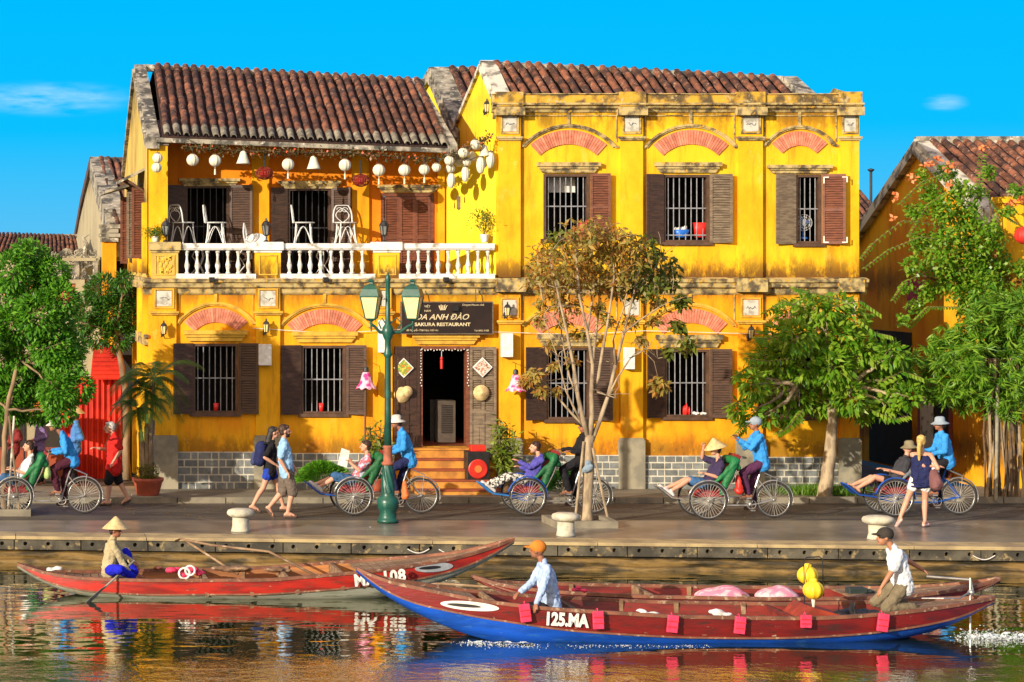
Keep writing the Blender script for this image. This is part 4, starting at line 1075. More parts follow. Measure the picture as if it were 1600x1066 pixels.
# house number
b = MB(); x0, z0 = X(713, 3), Z(327, 3); y_ = (XM-CX)*F/(716-VX)+CY
c = V(X(717, .85), .85, Z(317, .85)); b.box(c.x-.05, c.x+.04, .80, .84, c.z-.14, c.z+.14); tag(b.build('wall_plaque', M_SHUTG, None), 'small framed plaque on the lemon-yellow flank wall', 'plaque')

# vine along the eave and lantern cluster
M_VINE = leafmat('dry_vine_leaves', [(.05, .045, .02), (.10, .08, .03), (.03, .05, .015), (.16, .09, .03), (.30, .16, .06)], .2)
M_STEM = mat('brown_stem', (.16, .10, .05), (.09, .06, .035), 8, rough=.8)
def leaf_quads(base, dirs, nrm, L, W, fold=.25):
    """diamond leaves folded along the midrib, two triangles each"""
    side = np.cross(dirs, nrm); side /= np.linalg.norm(side, axis=1, keepdims=True)+1e-9
    up = np.cross(side, dirs)
    mid = base + dirs*L[:, None]*.45; tip = base + dirs*L[:, None]
    l = mid - side*W[:, None]*.5 + up*W[:, None]*fold; r = mid + side*W[:, None]*.5 + up*W[:, None]*fold
    out = np.stack([base, l, tip, r], 1)
    return out.reshape(-1, 3)
def unit(n, rng_): v = rng_.normal(size=(n, 3)); return v/np.linalg.norm(v, axis=1, keepdims=True)
def foliage(name, m, parent, pts, L, W, droop=.3, seed=1, out=None, fold=.25, **kw):
    g = np.random.default_rng(seed); n = len(pts); pts = np.asarray(pts, dtype=float)
    d = unit(n, g)
    if out is not None: d = d*.6 + out
    d[:, 2] -= droop; d /= np.linalg.norm(d, axis=1, keepdims=True)+1e-9
    nr = unit(n, g)*.7 + np.array([-.3, -.4, .8]); 
    Ls = L*(.65+.7*g.random(n)); Ws = W*(.7+.6*g.random(n))
    o = np_mesh(name, leaf_quads(pts, d, nr, Ls, Ws, fold), 4, m, parent)
    for k, v in kw.items(): o[k] = v
    return o
vine_pts = [P(285, 228, -.16), P(380, 236, -.18), P(470, 238, -.18), P(560, 240, -.18), P(640, 247, -.18), P(695, 248, -.18), P(725, 232, -.2), P(768, 214, -.18)]
VN = empty('eave_vine', vine_pts[0], 'dry creeper trained along the eave above the balcony with a few red flowers', 'creeper')
b = MB(); b.tube(vine_pts, .012, 5)
b.tube([vine_pts[5], P(735, 250, -.05), P(768, 235, -.12)], .008, 5); b.build('stem', M_STEM, VN)
g = np.random.default_rng(2); pts = []
for a_, c_ in zip(vine_pts[:-1], vine_pts[1:]):
    k = int((c_-a_).length*170)
    for i in range(k):
        q_ = a_.lerp(c_, g.random()); pts.append((q_.x+g.normal()*.03, q_.y+g.normal()*.07, q_.z+g.normal()*.05))
foliage('leaves', M_VINE, VN, pts, .075, .045, .2, 3)
fp = [pts[i] for i in g.integers(0, len(pts), 70)]
foliage('flowers', leafmat('red_blossom', [(.6, .06, .03), (.75, .16, .06)], .2), VN, fp, .06, .05, .1, 4)
# silk lanterns
def ribbed(rx, rz, n=9, prof=None, seg=20):
    b = MB(); vs = []; nv = 9
    for i in range(nv+1):
        ph = PI*(.06+.88*i/nv); r0 = math.sin(ph); z = math.cos(ph)*rz
        for k in range(n*4):
            th = 2*PI*k/(n*4); q_ = .86+.14*abs(math.sin(th*n/2))
            vs.append((rx*r0*q_*math.cos(th), rx*r0*q_*math.sin(th), z))
    w_ = n*4; fs = [(i*w_+k, (i+1)*w_+k, (i+1)*w_+(k+1)%w_, i*w_+(k+1)%w_) for i in range(nv) for k in range(w_)]
    b.add(vs, fs); return b
LRND = ribbed(.150, .145).mesh('shade', M_SILK, True); LOVAL = ribbed(.125, .245, 9).mesh('shade', M_SILK, True)
b_c = MB(); b_c.lathe([(.03, .17), (.07, .14), (.10, .04), (.15, -.10), (.17, -.14), (.155, -.142), (.03, .16)], n=16); LCONE = b_c.mesh('shade', M_SILK, True)
b_c = MB(); b_c.lathe([(.05, -.008), (.055, .0), (.055, .022), (.02, .026)], n=10); LCAP = b_c.mesh('cap', M_SHUTG, True)
b_c = MB(); b_c.tube([(0, 0, 0), (0, 0, -.05)], .006, 5); b_c.lathe([(.012, -.05), (.018, -.07), (.022, -.17)], n=7); LTAS = b_c.mesh('tassel', M_SILK)
b_c = MB(); b_c.tube([(0, 0, 0), (0, 0, .16)], .004, 4); LSTR = b_c.mesh('cord', M_BARD)
def silk(px, py, y, kind, label, sz=1, tassel=False):
    sz *= .92
    c = P(px, py, y); r = empty('silk_lantern', c, label, 'lantern', 'white silk lanterns hanging above the balcony')
    me, top, bot = {'r': (LRND, .14, -.145), 'o': (LOVAL, .24, -.24), 'c': (LCONE, .17, -.14)}[kind]
    inst(me, 'shade', c, r, scale=(sz,)*3, rot=(random.uniform(-.06, .06), random.uniform(-.06, .06), random.random()*3))
    if kind != 'c': inst(LCAP, 'cap', c+V(0, 0, top*sz-.012), r)
    inst(LSTR, 'cord', c+V(0, 0, top*sz), r)
    if tassel: inst(LTAS, 'tassel', c+V(0, 0, bot*sz), r)
T = ['left end, upper of the pair on the corner column', 'left end, lower of the pair on the corner column']
silk(246, 247, -.35, 'r', 'round white lantern, the upper of the pair before the corner column', .8)
silk(245, 262, -.35, 'r', 'round white lantern, the lower of the pair before the corner column', .8)
silk(301, 250, -.25, 'r', 'round white lantern above the left balcony door, the left of the two', .95)
silk(336, 251, -.25, 'r', 'round white lantern above the left balcony door, the right of the two', .95, True)
silk(380, 247, -.25, 'c', 'white bell-shaped lantern left of the red wicker lantern on the first wall strip', .95)
silk(450, 257, -.25, 'r', 'round white lantern above the left edge of the middle balcony door', .95, True)
silk(490, 255, -.25, 'c', 'white bell-shaped lantern above the middle balcony door', .95)
silk(539, 258, -.25, 'r', 'round white lantern left of the second red wicker lantern', .95, True)
silk(592, 266, -.25, 'r', 'round white lantern right of the second red wicker lantern', .95, True)
silk(632, 266, -.25, 'r', 'round white lantern above the middle of the closed red door', .92, True)
silk(663, 265, -.25, 'r', 'round white lantern above the right end of the closed red door', .84, True)
silk(682, 262, -.22, 'r', 'smaller round white lantern at the right end of the orange wall', .72)
silk(702, 251, -.22, 'r', 'upper round lantern at the foot of the rising cluster on the lemon wall', .78)
silk(703, 264, -.05, 'r', 'lower round lantern at the foot of the rising cluster on the lemon wall', .78)
silk(724, 239, -.2, 'r', 'round lantern second from the top of the rising cluster', .82)
silk(717, 254, .15, 'r', 'round lantern tucked behind in the middle of the rising cluster', .7)
silk(729, 254, .0, 'r', 'round lantern in the middle right of the rising cluster', .7)
silk(743, 226, -.2, 'r', 'topmost round lantern of the rising cluster', .82)
silk(757, 236, -.1, 'c', 'bell-shaped lantern at the top of the rising cluster', .8)
silk(738, 245, .1, 'c', 'bell-shaped lantern in the middle of the rising cluster', .7)
silk(705, 282, -.15, 'o', 'long oval lantern hanging lowest in the cluster', .75)
silk(727, 272, -.15, 'o', 'long oval lantern second from the left in the cluster', .75)
silk(751, 258, -.15, 'o', 'long oval lantern third from the left in the cluster', .8)
silk(766, 250, -.12, 'o', 'long oval lantern against the corner pilaster', .8)
M_WICK = mat('red_wicker', (.30, .03, .02), (.12, .015, .01), 20, rough=.6, bump=.4)
for px, py, lb in ((413, 271, 'red wicker ball lantern hanging before the strip between left and middle doors'), (564, 282, 'red wicker ball lantern hanging before the strip beside the closed door')):
    c = P(px, py, -.1); r = empty('wicker_lantern', c, lb, 'lantern')
    b = MB()
    for k in range(12):
        th = k*PI/12; ct, s_ = math.cos(th), math.sin(th)
        b.tube([c+V(.18*math.cos(a)*ct, .18*math.cos(a)*s_, .13*math.sin(a)) for a in np.linspace(0, 2*PI, 18, False)], .008, 4, closed=True)
    for z_ in (-.08, -.03, .03, .08):
        rr_ = .18*math.sqrt(1-(z_/.13)**2); b.tube([c+V(rr_*math.cos(a), rr_*math.sin(a), z_) for a in np.linspace(0, 2*PI, 18, False)], .008, 4, closed=True)
    b.build('cage', M_WICK, r)
    b = MB(); b.ball(c, (.10, .10, .09)); b.build('shade', M_RED, r)
    b = MB(); b.tube([c+V(0, 0, .12), c+V(0, 0, .42)], .02, 6); b.build('cord', M_BARD, r)

# balcony furniture: white wrought-iron chairs lifted onto the tables
M_IRON = mat('white_wrought_iron', (.78, .78, .76), (.62, .62, .60), 10, rough=.4, bump=.05)
FZ = 4.465
def chair_mesh():
    parts = []
    s = MB(); zt = .45
    s.lathe([(.19, zt-.012), (.2, zt), (.19, zt+.012), (.02, zt+.004)], n=16); parts.append(('seat', s))
    for k in range(4):
        a = PI/4+k*PI/2; l = MB(); r0 = .17
        l.tube([(r0*math.cos(a)*(1+.28*t*t), r0*math.sin(a)*(1+.28*t*t), zt*(1-t)) for t in np.linspace(0, 1, 6)], .012, 6); parts.append(('leg', l))
    st = MB()
    for k in range(4):
        a0, a1 = PI/4+k*PI/2, PI/4+(k+1)*PI/2; p0, p1 = V(.19*math.cos(a0), .19*math.sin(a0), .03), V(.19*math.cos(a1), .19*math.sin(a1), .03)
        st.tube([p0.lerp(p1, t)*(1)+V(0, 0, .34*math.sin(PI*t)) for t in np.linspace(0, 1, 9)], .008, 5)
    parts.append(('stretcher', st))
    bk = MB(); pts = []
    for t in np.linspace(0, 1, 15):
        x_ = -.17*math.cos(PI*t); z_ = zt + .37*min(1, math.sin(PI*t)*1.25)**.6 if 0 < t < 1 else zt
        pts.append((x_, .17+.10*(z_-zt), z_))
    bk.tube(pts, .013, 6)
    for sx in (-1, 1):
        bk.tube([(sx*(.02+.10*math.sin(PI*t)), .17+.10*.4*t, zt+.02+.28*t) for t in np.linspace(0, 1, 8)], .008, 5)
        bk.tube([(sx*(.05+.05*math.cos(a)), .205, zt+.28+.045*math.sin(a)) for a in np.linspace(0, 5.2, 9)], .008, 5)
    parts.append(('backrest', bk)); return parts
ch0 = empty('iron_chair', (0, 0, 0), '', 'chair', 'white wrought-iron chairs put up on the balcony tables')
for n_, mb_ in chair_mesh(): mb_.build(n_, M_IRON, ch0)
tb0 = empty('iron_table', (0, 0, 0), '', 'table', 'round white iron tables on the balcony')
b = MB(); b.lathe([(.02, .735), (.40, .735), (.41, .75), (.40, .762), (.02, .762)], n=24); b.build('tabletop', M_IRON, tb0)
for k in range(3):
    a = k*2*PI/3+.4; b = MB(); b.tube([(.05*math.cos(a), .05*math.sin(a), .73), (.16*math.cos(a), .16*math.sin(a), .5), (.03*math.cos(a), .03*math.sin(a), .3), (.2*math.cos(a), .2*math.sin(a), .1), (.3*math.cos(a), .3*math.sin(a), 0)], .014, 6); b.build('leg', M_IRON, tb0)
def place(src, loc, rot, label, first=[]):
    if src.name in first: o = copy_tree(src)
    else: first.append(src.name); o = src
    o.location = loc; o.rotation_euler = rot; o['label'] = label
    if src is ch0: o.scale = (1.22, 1.22, 1)
    return o
tz = FZ+.765
for px, lb in ((312, 'white iron table behind the left balusters'), (385, 'white iron table behind the first yellow pedestal'), (505, 'white iron table behind the middle balusters')):
    place(tb0, (X(px, .62), .62, FZ), (0, 0, random.random()*3), lb)
place(ch0, (X(286, .55), .55, tz), (0, 0, R(130)), 'leftmost iron chair on the balcony, its looped back leaning left')
place(ch0, (X(337, .62), .62, tz), (0, 0, R(78)), 'iron chair seen side-on before the left balcony door')
place(ch0, (X(402, .6), .6, tz-.28), (0, R(-40), R(80)), 'iron chair tipped low beside the black lantern')
place(ch0, (X(474, .6), .6, tz), (0, 0, R(80)), 'iron chair seen side-on before the middle balcony door')
place(ch0, (X(540, .62), .62, tz), (0, 0, R(8)), 'iron chair facing the river, its heart-shaped back in full view')

# fern and bonsai pots on the rail
def potted(px, py_top, y, label, leafm, r, h, n, L, W, pr=.08, ph=.13, pm=None):
    z0 = Z(379); rt = empty('potted_plant', (X(px, y), y, z0), label, 'potted plant')
    c = V(X(px, y), y, z0)
    b = MB(); b.lathe([(pr*.65, 0), (pr*.8, ph*.3), (pr, ph*.9), (pr*1.08, ph), (pr*.9, ph-.005)], c, 12); b.build('pot', pm or M_WHITE, rt, smooth=True)
    g = np.random.default_rng(int(px)); pts = []
    b = MB()
    for k in range(9):
        e_ = c+V(g.normal()*r*.5, g.normal()*r*.4, ph+h*(.5+.5*g.random())); b.tube([c+V(0, 0, ph-.02), (c+e_)/2+V(0, 0, .05), e_], .006, 4)
        for i in range(n//9): pts.append(tuple(e_+Vector(g.normal(size=3))*r*.35))
    b.build('stems', M_STEM, rt); foliage('leaves', leafm, rt, pts, L, W, .2, 5)
M_FERN = leafmat('fern_green', [(.05, .13, .015), (.09, .20, .02), (.16, .24, .03)], .35)
potted(243, 355, .0, 'small fern in a white pot at the left end of the balcony rail', M_FERN, .16, .14, 260, .10, .018)
potted(757, 330, .0, 'airy shrub in a white pot at the right end of the balcony rail', leafmat('yellow_green', [(.16, .22, .02), (.30, .30, .04), (.10, .17, .02)], .35), .22, .42, 330, .06, .03, .09, .17)

# things inside the upper windows
def blob(name, label, cat, px0, px1, py0, py1, y, m, kind):
    c = P((px0+px1)/2, py1, y); s = S(y); w_, h_ = (px1-px0)/s, (py1-py0)/s
    b = MB()
    if kind == 'basket': b.lathe([(w_*.38, 0), (w_*.42, h_*.5), (w_*.5, h_), (w_*.47, h_), (w_*.36, .02)], c, 16, ry=.6)
    elif kind == 'cloth':
        for i in range(7): b.ball(c+V((i-3)*w_/8, random.uniform(-.03, .03), h_*random.uniform(.3, .6)), (w_*.14, .05, h_*random.uniform(.3, .5)), 8, 6)
    return tag(b.build(name, m, None, smooth=True), label, cat)
M_BLUEP = mat('blue_plastic', (.02, .17, .62), (.015, .12, .5), 5, rough=.35, bump=.02); M_REDP = mat('red_plastic', (.72, .03, .02), (.6, .02, .015), 5, rough=.35, bump=.02)
blob('laundry_basket', 'blue plastic basket behind the bars of the middle upper window', 'basket', 1052, 1078, 359, 371, .12, M_BLUEP, 'basket')
blob('laundry_basket', 'red plastic basket behind the bars of the middle upper window', 'basket', 1082, 1106, 348, 371, .12, M_REDP, 'basket')
blob('folded_cloth', 'white clothes heaped in the blue basket', 'cloth', 1054, 1074, 353, 362, .12, M_WHITE, 'cloth')
blob('red_bundle', 'red bundle in the right corner of the first upper window', 'bundle', 903, 917, 342, 370, .10, M_REDP, 'cloth')
blob('white_cloth', 'white cloth on the sill of the ground-floor window right of the brown tree', 'cloth', 1082, 1104, 643, 649, .05, M_WHITE, 'cloth')
blob('red_figurine', 'red ornament on the sill of the ground-floor window right of the brown tree', 'ornament', 1067, 1078, 630, 649, .05, M_REDP, 'cloth')
blob('red_pot', 'small red vase on the sill of the first ground-floor window', 'vase', 333, 342, 630, 643, .05, M_REDP, 'basket')
blob('red_pot', 'small red vase on the sill of the second ground-floor window', 'vase', 498, 506, 630, 645, .05, M_REDP, 'basket')
b = MB(); c = P(878, 292, .45); b.box(c.x-.3, c.x+.28, .45, .47, c.z-.12, c.z+.2); tag(b.build('hanging_cloth', M_WHITE), 'pale cloth hanging inside the first upper window', 'cloth')
r = empty('electric_fan', P(1256, 372, .1), 'blue electric fan standing in the last upper window', 'fan'); c = P(1256, 348, .16)
b = MB()
for rr_ in (.06, .12, .17): b.tube([c+V(rr_*math.cos(a), -.06*(1-rr_/.2), rr_*math.sin(a)) for a in np.linspace(0, 2*PI, 20, False)], .005, 4, closed=True)
for k in range(16): a = k*PI/8; b.tube([c+V(0, -.07, 0), c+V(.17*math.cos(a), 0, .17*math.sin(a))], .003, 4)
b.build('guard', M_WHITE, r)
for k in range(3):
    b = MB(); a = k*2*PI/3; b.ball(c+V(.08*math.cos(a), .01, .08*math.sin(a)), (.075, .008, .05), 8, 6, Matrix.Rotation(-a, 3, 'Y')); b.build('blade', M_BLUEP, r)
b = MB(); b.tube([c+V(0, .04, 0), c+V(0, .05, -.3)], .02, 6); b.lathe([(.1, -.34), (.09, -.31), (.02, -.29)], c+V(0, .05, 0), 12); b.build('stand', M_BLUEP, r)

# ------------------------------------------------------------------ doorway things
AC = empty('cooling_unit', (X(698, 1.2), 1.2, .98), 'tall white cooling cabinet standing just inside the doorway', 'cooler')
b = MB(); x0, x1, z0, z1 = X(684, 1.2), X(712, 1.2), Z(693, 1.2), Z(626, 1.2)
b.box(x0, x1, 1.2, 1.6, z0, z1); o = b.build('cabinet', M_WHITE, AC); bevel(o, .012)
b = MB(); n = 16
for i in range(n): b.box(x0+.08, x1-.06, 1.18, 1.2, z0+.22+i*(z1-z0-.3)/n, z0+.22+(i+.6)*(z1-z0-.3)/n)
b.build('grille', mat('grey_grille', (.3, .3, .3), rough=.5), AC)
b = MB(); b.box(x0-.12, x0-.03, 1.45, 1.6, z0, z1); b.build('side_panel', M_BARD, AC)
SB = empty('speaker_cabinet', (X(747, -1.1), -1.1, .09), 'black cabinet with a round red sign and red top beside the steps', 'cabinet')
b = MB(); x0, x1 = X(730, -1.1), X(765, -1.1); z0, z1 = .09, Z(706, -1.1); b.box(x0, x1, -1.1, -.72, z0, z1); o = b.build('cabinet', M_BLACK, SB); bevel(o, .01)
b = MB(); c = P(747, 733, -1.12); b.lathe([(.0, -.01), (.19, -.01), (.2, 0), (.18, .012), (.0, .012)], c, 28, Matrix.Rotation(R(90), 3, 'X')); b.build('round_sign', M_RED, SB)
b = MB(); b.lathe([(.03, -.01), (.075, -.01), (.075, .022), (.03, .022)], c, 20, Matrix.Rotation(R(90), 3, 'X')); b.build('sign_motif', mat('orange_print', (.8, .2, .04)), SB)
b = MB(); b.box(X(736, -1.05), X(759, -1.05), -1.06, -.8, z1, z1+.13); o = tag(b.build('red_box', M_RED), 'red box on top of the black cabinet', 'box'); bevel(o, .01)
# hats and photo plates on the door leaves
M_STRAW = mat('palm_straw', (.66, .50, .24), (.50, .36, .16), 12, rough=.7, bump=.3, bscale=60)
def flat_hat(px, py, y, r, label):
    c = P(px, py, y); b = MB(); b.lathe([(r, 0), (r*.96, .012), (r*.5, r*.28), (r*.06, r*.55), (.001, r*.56)], c, 20, Matrix.Rotation(R(90), 3, 'X') @ Matrix.Identity(3)); return tag(b.build('hanging_hat', M_STRAW, None, smooth=True), label, 'hat', 'straw hats hung on the door leaves')
flat_hat(628, 617, -.12, .17, 'straw hat hung on the dark left door leaf'); flat_hat(636, 612, -.16, .12, 'second smaller hat overlapping the one on the left door leaf')
flat_hat(752, 614, -.16, .17, 'straw hat hung on the faded right door leaf')
for px, py, y, lb, cs in ((631, 575, -.13, 'diamond-hung food photograph on the dark left door leaf', ((.7, .2, .03), (.1, .3, .05), (.75, .55, .1))), (754, 574, -.15, 'diamond-hung food photograph on the faded right door leaf', ((.5, .2, .12), (.75, .7, .6), (.3, .12, .05)))):
    c = P(px, py, y); h_ = .21; b = MB()
    b.prism([(0, -h_), (h_, 0), (0, h_), (-h_, 0)], lambda u, v, t: (c.x+u, t, c.z+v), y, y+.02)
    r = b.build('food_picture', M_WHITE); tag(r, lb, 'picture')
    m_, t_, bb = base('food_print', .3); n_ = noisen(t_, 14, 2); rp = nn(t_, 'ShaderNodeValToRGB'); t_.links.new(n_, rp.inputs[0])
    rp.color_ramp.elements[0].position = .38; rp.color_ramp.elements[0].color = (*cs[0], 1); rp.color_ramp.elements[1].position = .62; rp.color_ramp.elements[1].color = (*cs[2], 1); rp.color_ramp.elements.new(.5).color = (*cs[1], 1)
    t_.links.new(rp.outputs[0], bb.inputs['Base Color'])
    b = MB(); k = .84; b.prism([(0, -h_*k), (h_*k, 0), (0, h_*k), (-h_*k, 0)], lambda u, v, t: (c.x+u, t, c.z+v), y-.006, y-.001); b.build('print', m_, r)
# string of little lights round the doorway, red tassel
fl = MB(); M_BULB = mat('pale_bulb', (.85, .8, .7), rough=.3, bump=0)
for t_ in np.linspace(0, 1, 16): fl.ball((door[0]+.05+(door[1]-door[0]-.1)*t_, -.05, door[3]-.06-.03*abs(math.sin(t_*17))), .016, 6, 4)
for s_ in (door[0]+.03, door[1]-.03):
    for t_ in np.linspace(0, 1, 14): fl.ball((s_+.015*math.sin(t_*40), -.05, door[3]-.08-t_*.75), .016, 6, 4)
o = fl.build('string_lights', M_BULB); tag(o, 'string of tiny pale bulbs round the top of the doorway', 'string lights', kind='stuff')
r = empty('door_tassel', P(690, 560, .0), 'red tassel hanging in the middle of the doorway', 'tassel'); c = P(690, 560, 0)
b = MB(); b.tube([c+V(0, 0, .25), c], .006, 5); b.build('cord', M_WHITE, r); b = MB(); b.ball(c, .035, 8, 6); b.lathe([(.02, -.02), (.035, -.06), (.03, -.22)], c, 8); b.build('tassel', M_RED, r)
# pink bell lanterns on posts
M_PINKS, t_, b_ = base('pink_gingham_silk', .6)
ck = nn(t_, 'ShaderNodeTexVoronoi'); ck.inputs['Scale'].default_value = 9
t_.links.new(nn(t_, 'ShaderNodeNewGeometry').outputs['Position'], ck.inputs['Vector'])
t_.links.new(mixc(t_, rng(t_, ck.outputs['Distance'], .3, .6), (.72, .03, .22), (.80, .45, .55)), b_.inputs['Base Color'])
def bell(px, py, y, post, label):
    c = P(px, py, y); r = empty('bell_lantern', c, label, 'lantern', 'pink bell lanterns beside the windows')
    b = MB(); vs, fs = [], []; N = 40
    prof = [(.03, .17), (.07, .16), (.10, .08), (.115, 0), (.14, -.07), (.19, -.14), (.21, -.17)]
    for j, (rr_, z_) in enumerate(prof):
        for k in range(N):
            th = 2*PI*k/N; q_ = 1+.10*math.sin(th*8)*(j/6)**1.3; vs.append(tuple(c+V(rr_*q_*math.cos(th), rr_*q_*math.sin(th), z_-.02*math.sin(th*8)*(j == 6))))
    for j in range(6):
        for k in range(N): fs.append((j*N+k, (j+1)*N+k, (j+1)*N+(k+1)%N, j*N+(k+1)%N))
    b.add(vs, fs); b.build('shade', M_PINKS, r, smooth=True)
    b = MB(); b.lathe([(.02, .28), (.05, .26), (.06, .19), (.04, .165)], c, 10); b.build('cap', M_BARD, r)
    b = MB(); b.tube([c+V(0, 0, .27), c+V(0, .02, .40), c+V(0, -y-.01+c.y-c.y, .42)], .008, 5); b.build('bracket', M_BARD, r)
bell(572, 594, -.42, True, 'pink bell lantern right of the second ground-floor window')
bell(806, 598, -.42, True, 'pink bell lantern partly behind the brown tree, right of the doorway')
b = MB(); b.tube([(X(570, -.9), -.9, .09), (X(571, -.9), -.9, Z(610, -.9))], .02, 8); tag(b.build('plant_stake', M_FRAME), 'thin dark stake standing in the bush left of the doorway', 'stake')
# cables along the facade
b = MB()
b.tube([P(px, py, -.1) for px, py in ((395, 513), (520, 521), (640, 514), (780, 519), (900, 523), (1010, 517), (1180, 522), (1340, 516))], .007, 4)
tag(b.build('cable', M_COPE), 'thin pale cable strung along the facade above the ground-floor windows', 'cable')

# ------------------------------------------------------------------ street furniture
LP = V(X(606, YG(816)), YG(816), 0)
lp = empty('street_lamp', LP, 'green cast-iron street lamp with two frosted lanterns and a spiral-fluted foot', 'street lamp')
yl = LP.y; s_ = S(yl)
def zl(py): return Z(py, yl)
b = MB(); b.lathe([(.20, 0), (.20, .05), (.17, .07), (.155, .10), (.165, .14), (.15, .19), (.19, .27), (.205, .36), (.19, .45), (.12, .50), (.13, .53), (.12, .56)], LP, 20); b.build('foot', M_GREENP, lp, smooth=True)
b = MB(); N = 32; z0, z1 = .56, zl(727); vs, fs = [], []; K = 24
for j in range(K+1):
    t_ = j/K
    for k in range(N):
        th = 2*PI*k/N; q_ = 1+.10*math.sin(8*(th)+t_*9); rr_ = (.125-.03*t_)*q_; vs.append((LP.x+rr_*math.cos(th), LP.y+rr_*math.sin(th), z0+(z1-z0)*t_))
for j in range(K):
    for k in range(N): fs.append((j*N+k, j*N+(k+1)%N, (j+1)*N+(k+1)%N, (j+1)*N+k))
b.add(vs, fs); b.build('fluted_shaft', M_GREENP, lp, smooth=True)
b = MB(); b.lathe([(.10, zl(727)), (.12, zl(725)), (.115, zl(723)), (.085, zl(721)), (.082, zl(700)), (.095, zl(698)), (.08, zl(696))], V(LP.x, LP.y, 0), 16); b.build('primed_collar', M_RUSTP, lp, smooth=True)
b = MB(); b.lathe([(.07, zl(696)), (.06, zl(640)), (.056, zl(560)), (.06, zl(558)), (.085, zl(555)), (.07, zl(551)), (.055, zl(545)), (.055, zl(532)), (.08, zl(528)), (.115, zl(520)), (.10, zl(512)), (.05, zl(506)), (.04, zl(440)), (.055, zl(437)), (.03, zl(430)), (.0, zl(424))], V(LP.x, LP.y, 0), 16); b.build('pole', M_GREENP, lp, smooth=True)
for sx in (-1, 1):
    xe = .44 if sx > 0 else -.31; xe = (645-606)/s_ if sx > 0 else (580-606)/s_
    b = MB(); b.tube([V(LP.x, yl, zl(520)), V(LP.x+xe*.5, yl, zl(519)), V(LP.x+xe*.8, yl, zl(510)), V(LP.x+xe, yl, zl(507))], [.04, .032, .026, .03], 8)
    b.tube([V(LP.x+sx*.04, yl, zl(506)), V(LP.x+xe*.35, yl, zl(497)), V(LP.x+xe*.55, yl, zl(505)), V(LP.x+xe*.4, yl, zl(514))], .014, 6)
    b.tube([V(LP.x+xe, yl, zl(518)), V(LP.x+xe, yl, zl(500))], [.012, .03], 8)
    b.build('arm', M_GREENP, lp)
    c = V(LP.x+xe, yl, 0); q4 = Matrix.Rotation(R(22), 3, 'Z')
    b = MB(); b.lathe([(.02, zl(503)), (.12, zl(499)), (.13, zl(497.5))], c, 4, q4); b.build('lantern_base', M_GREENP, lp); b = MB(); b.lathe([(.245, zl(464.5)), (.25, zl(462)), (.20, zl(452)), (.12, zl(446)), (.05, zl(444)), (.05, zl(441)), (.08, zl(439)), (.03, zl(436))], c, 4, q4)
    lh_ = b.build('lantern', M_GREENP, lp)
    b = MB(); b.lathe([(.125, zl(497.4)), (.225, zl(464.6))], c, 4, q4); b.build('glass', M_LGLASS, lh_)
    b = MB()
    for k in range(4):
        a = R(22)+k*PI/2; b.tube([c+V(.13*math.cos(a), .13*math.sin(a), zl(498)), c+V(.235*math.cos(a), .235*math.sin(a), zl(464))], .012, 4)
    b.build('glazing_bar', M_GREENP, lh_)
# bollards
bo0 = empty('bollard', (0, 0, 0), '', 'bollard', 'mushroom-shaped stone mooring bollards')
b = MB(); b.lathe([(.175, 0), (.165, .03), (.15, .1), (.15, .26)], n=24); b.build('stem', M_BOLL, bo0, smooth=True)
b = MB(); b.lathe([(.14, .262), (.20, .272), (.243, .305), (.25, .345), (.23, .385), (.16, .41), (.0, .415)], n=28); b.build('cap', M_BOLL, bo0, smooth=True)
for px, py, sc_, lb in ((376, 830, 1, 'mushroom-shaped stone bollard near the walking couple'), (884, 837, 1.02, 'mushroom-shaped stone bollard beside the staked brown-leaved tree'), (1372, 842, 1.28, 'broad white bollard behind the head of the kneeling boatman')):
    y_ = YG(py); o = place(bo0, (X(px, y_), y_, -.004), (0, 0, random.random()), lb)
    if sc_ > 1.1: o.scale = (1.1, 1.1, 1)
# planting kerbs round the street trees
for px0, px1, py, lb in ((-8, 48, 806, 'low stone kerb round the foot of the left tree'), (868, 966, 825, 'low stone kerb round the foot of the staked brown-leaved tree')):
    y0 = YG(py); x0, x1 = X(px0, y0), X(px1, y0); r = empty('tree_kerb', ((x0+x1)/2, y0, 0), lb, 'kerb')
    b = MB(); b.box(x0, x1, y0, y0+.12, -.02, .12); b.build('kerb_stone', M_KERB, r)
    b = MB(); b.box(x0, x1, y0+1.0, y0+1.12, -.02, .12); b.build('kerb_stone', M_KERB, r)
    b = MB(); b.box(x0, x0+.12, y0+.121, y0+.999, -.02, .12); b.build('kerb_stone', M_KERB, r)
    b = MB(); b.box(x1-.12, x1, y0+.121, y0+.999, -.02, .125); b.build('kerb_stone', M_KERB, r)
    b = MB(); b.box(x0+.12, x1-.12, y0+.12, y0+1, -.02, .05); b.build('soil', mat('soil', (.10, .07, .045), rough=.95, bump=.5), r)
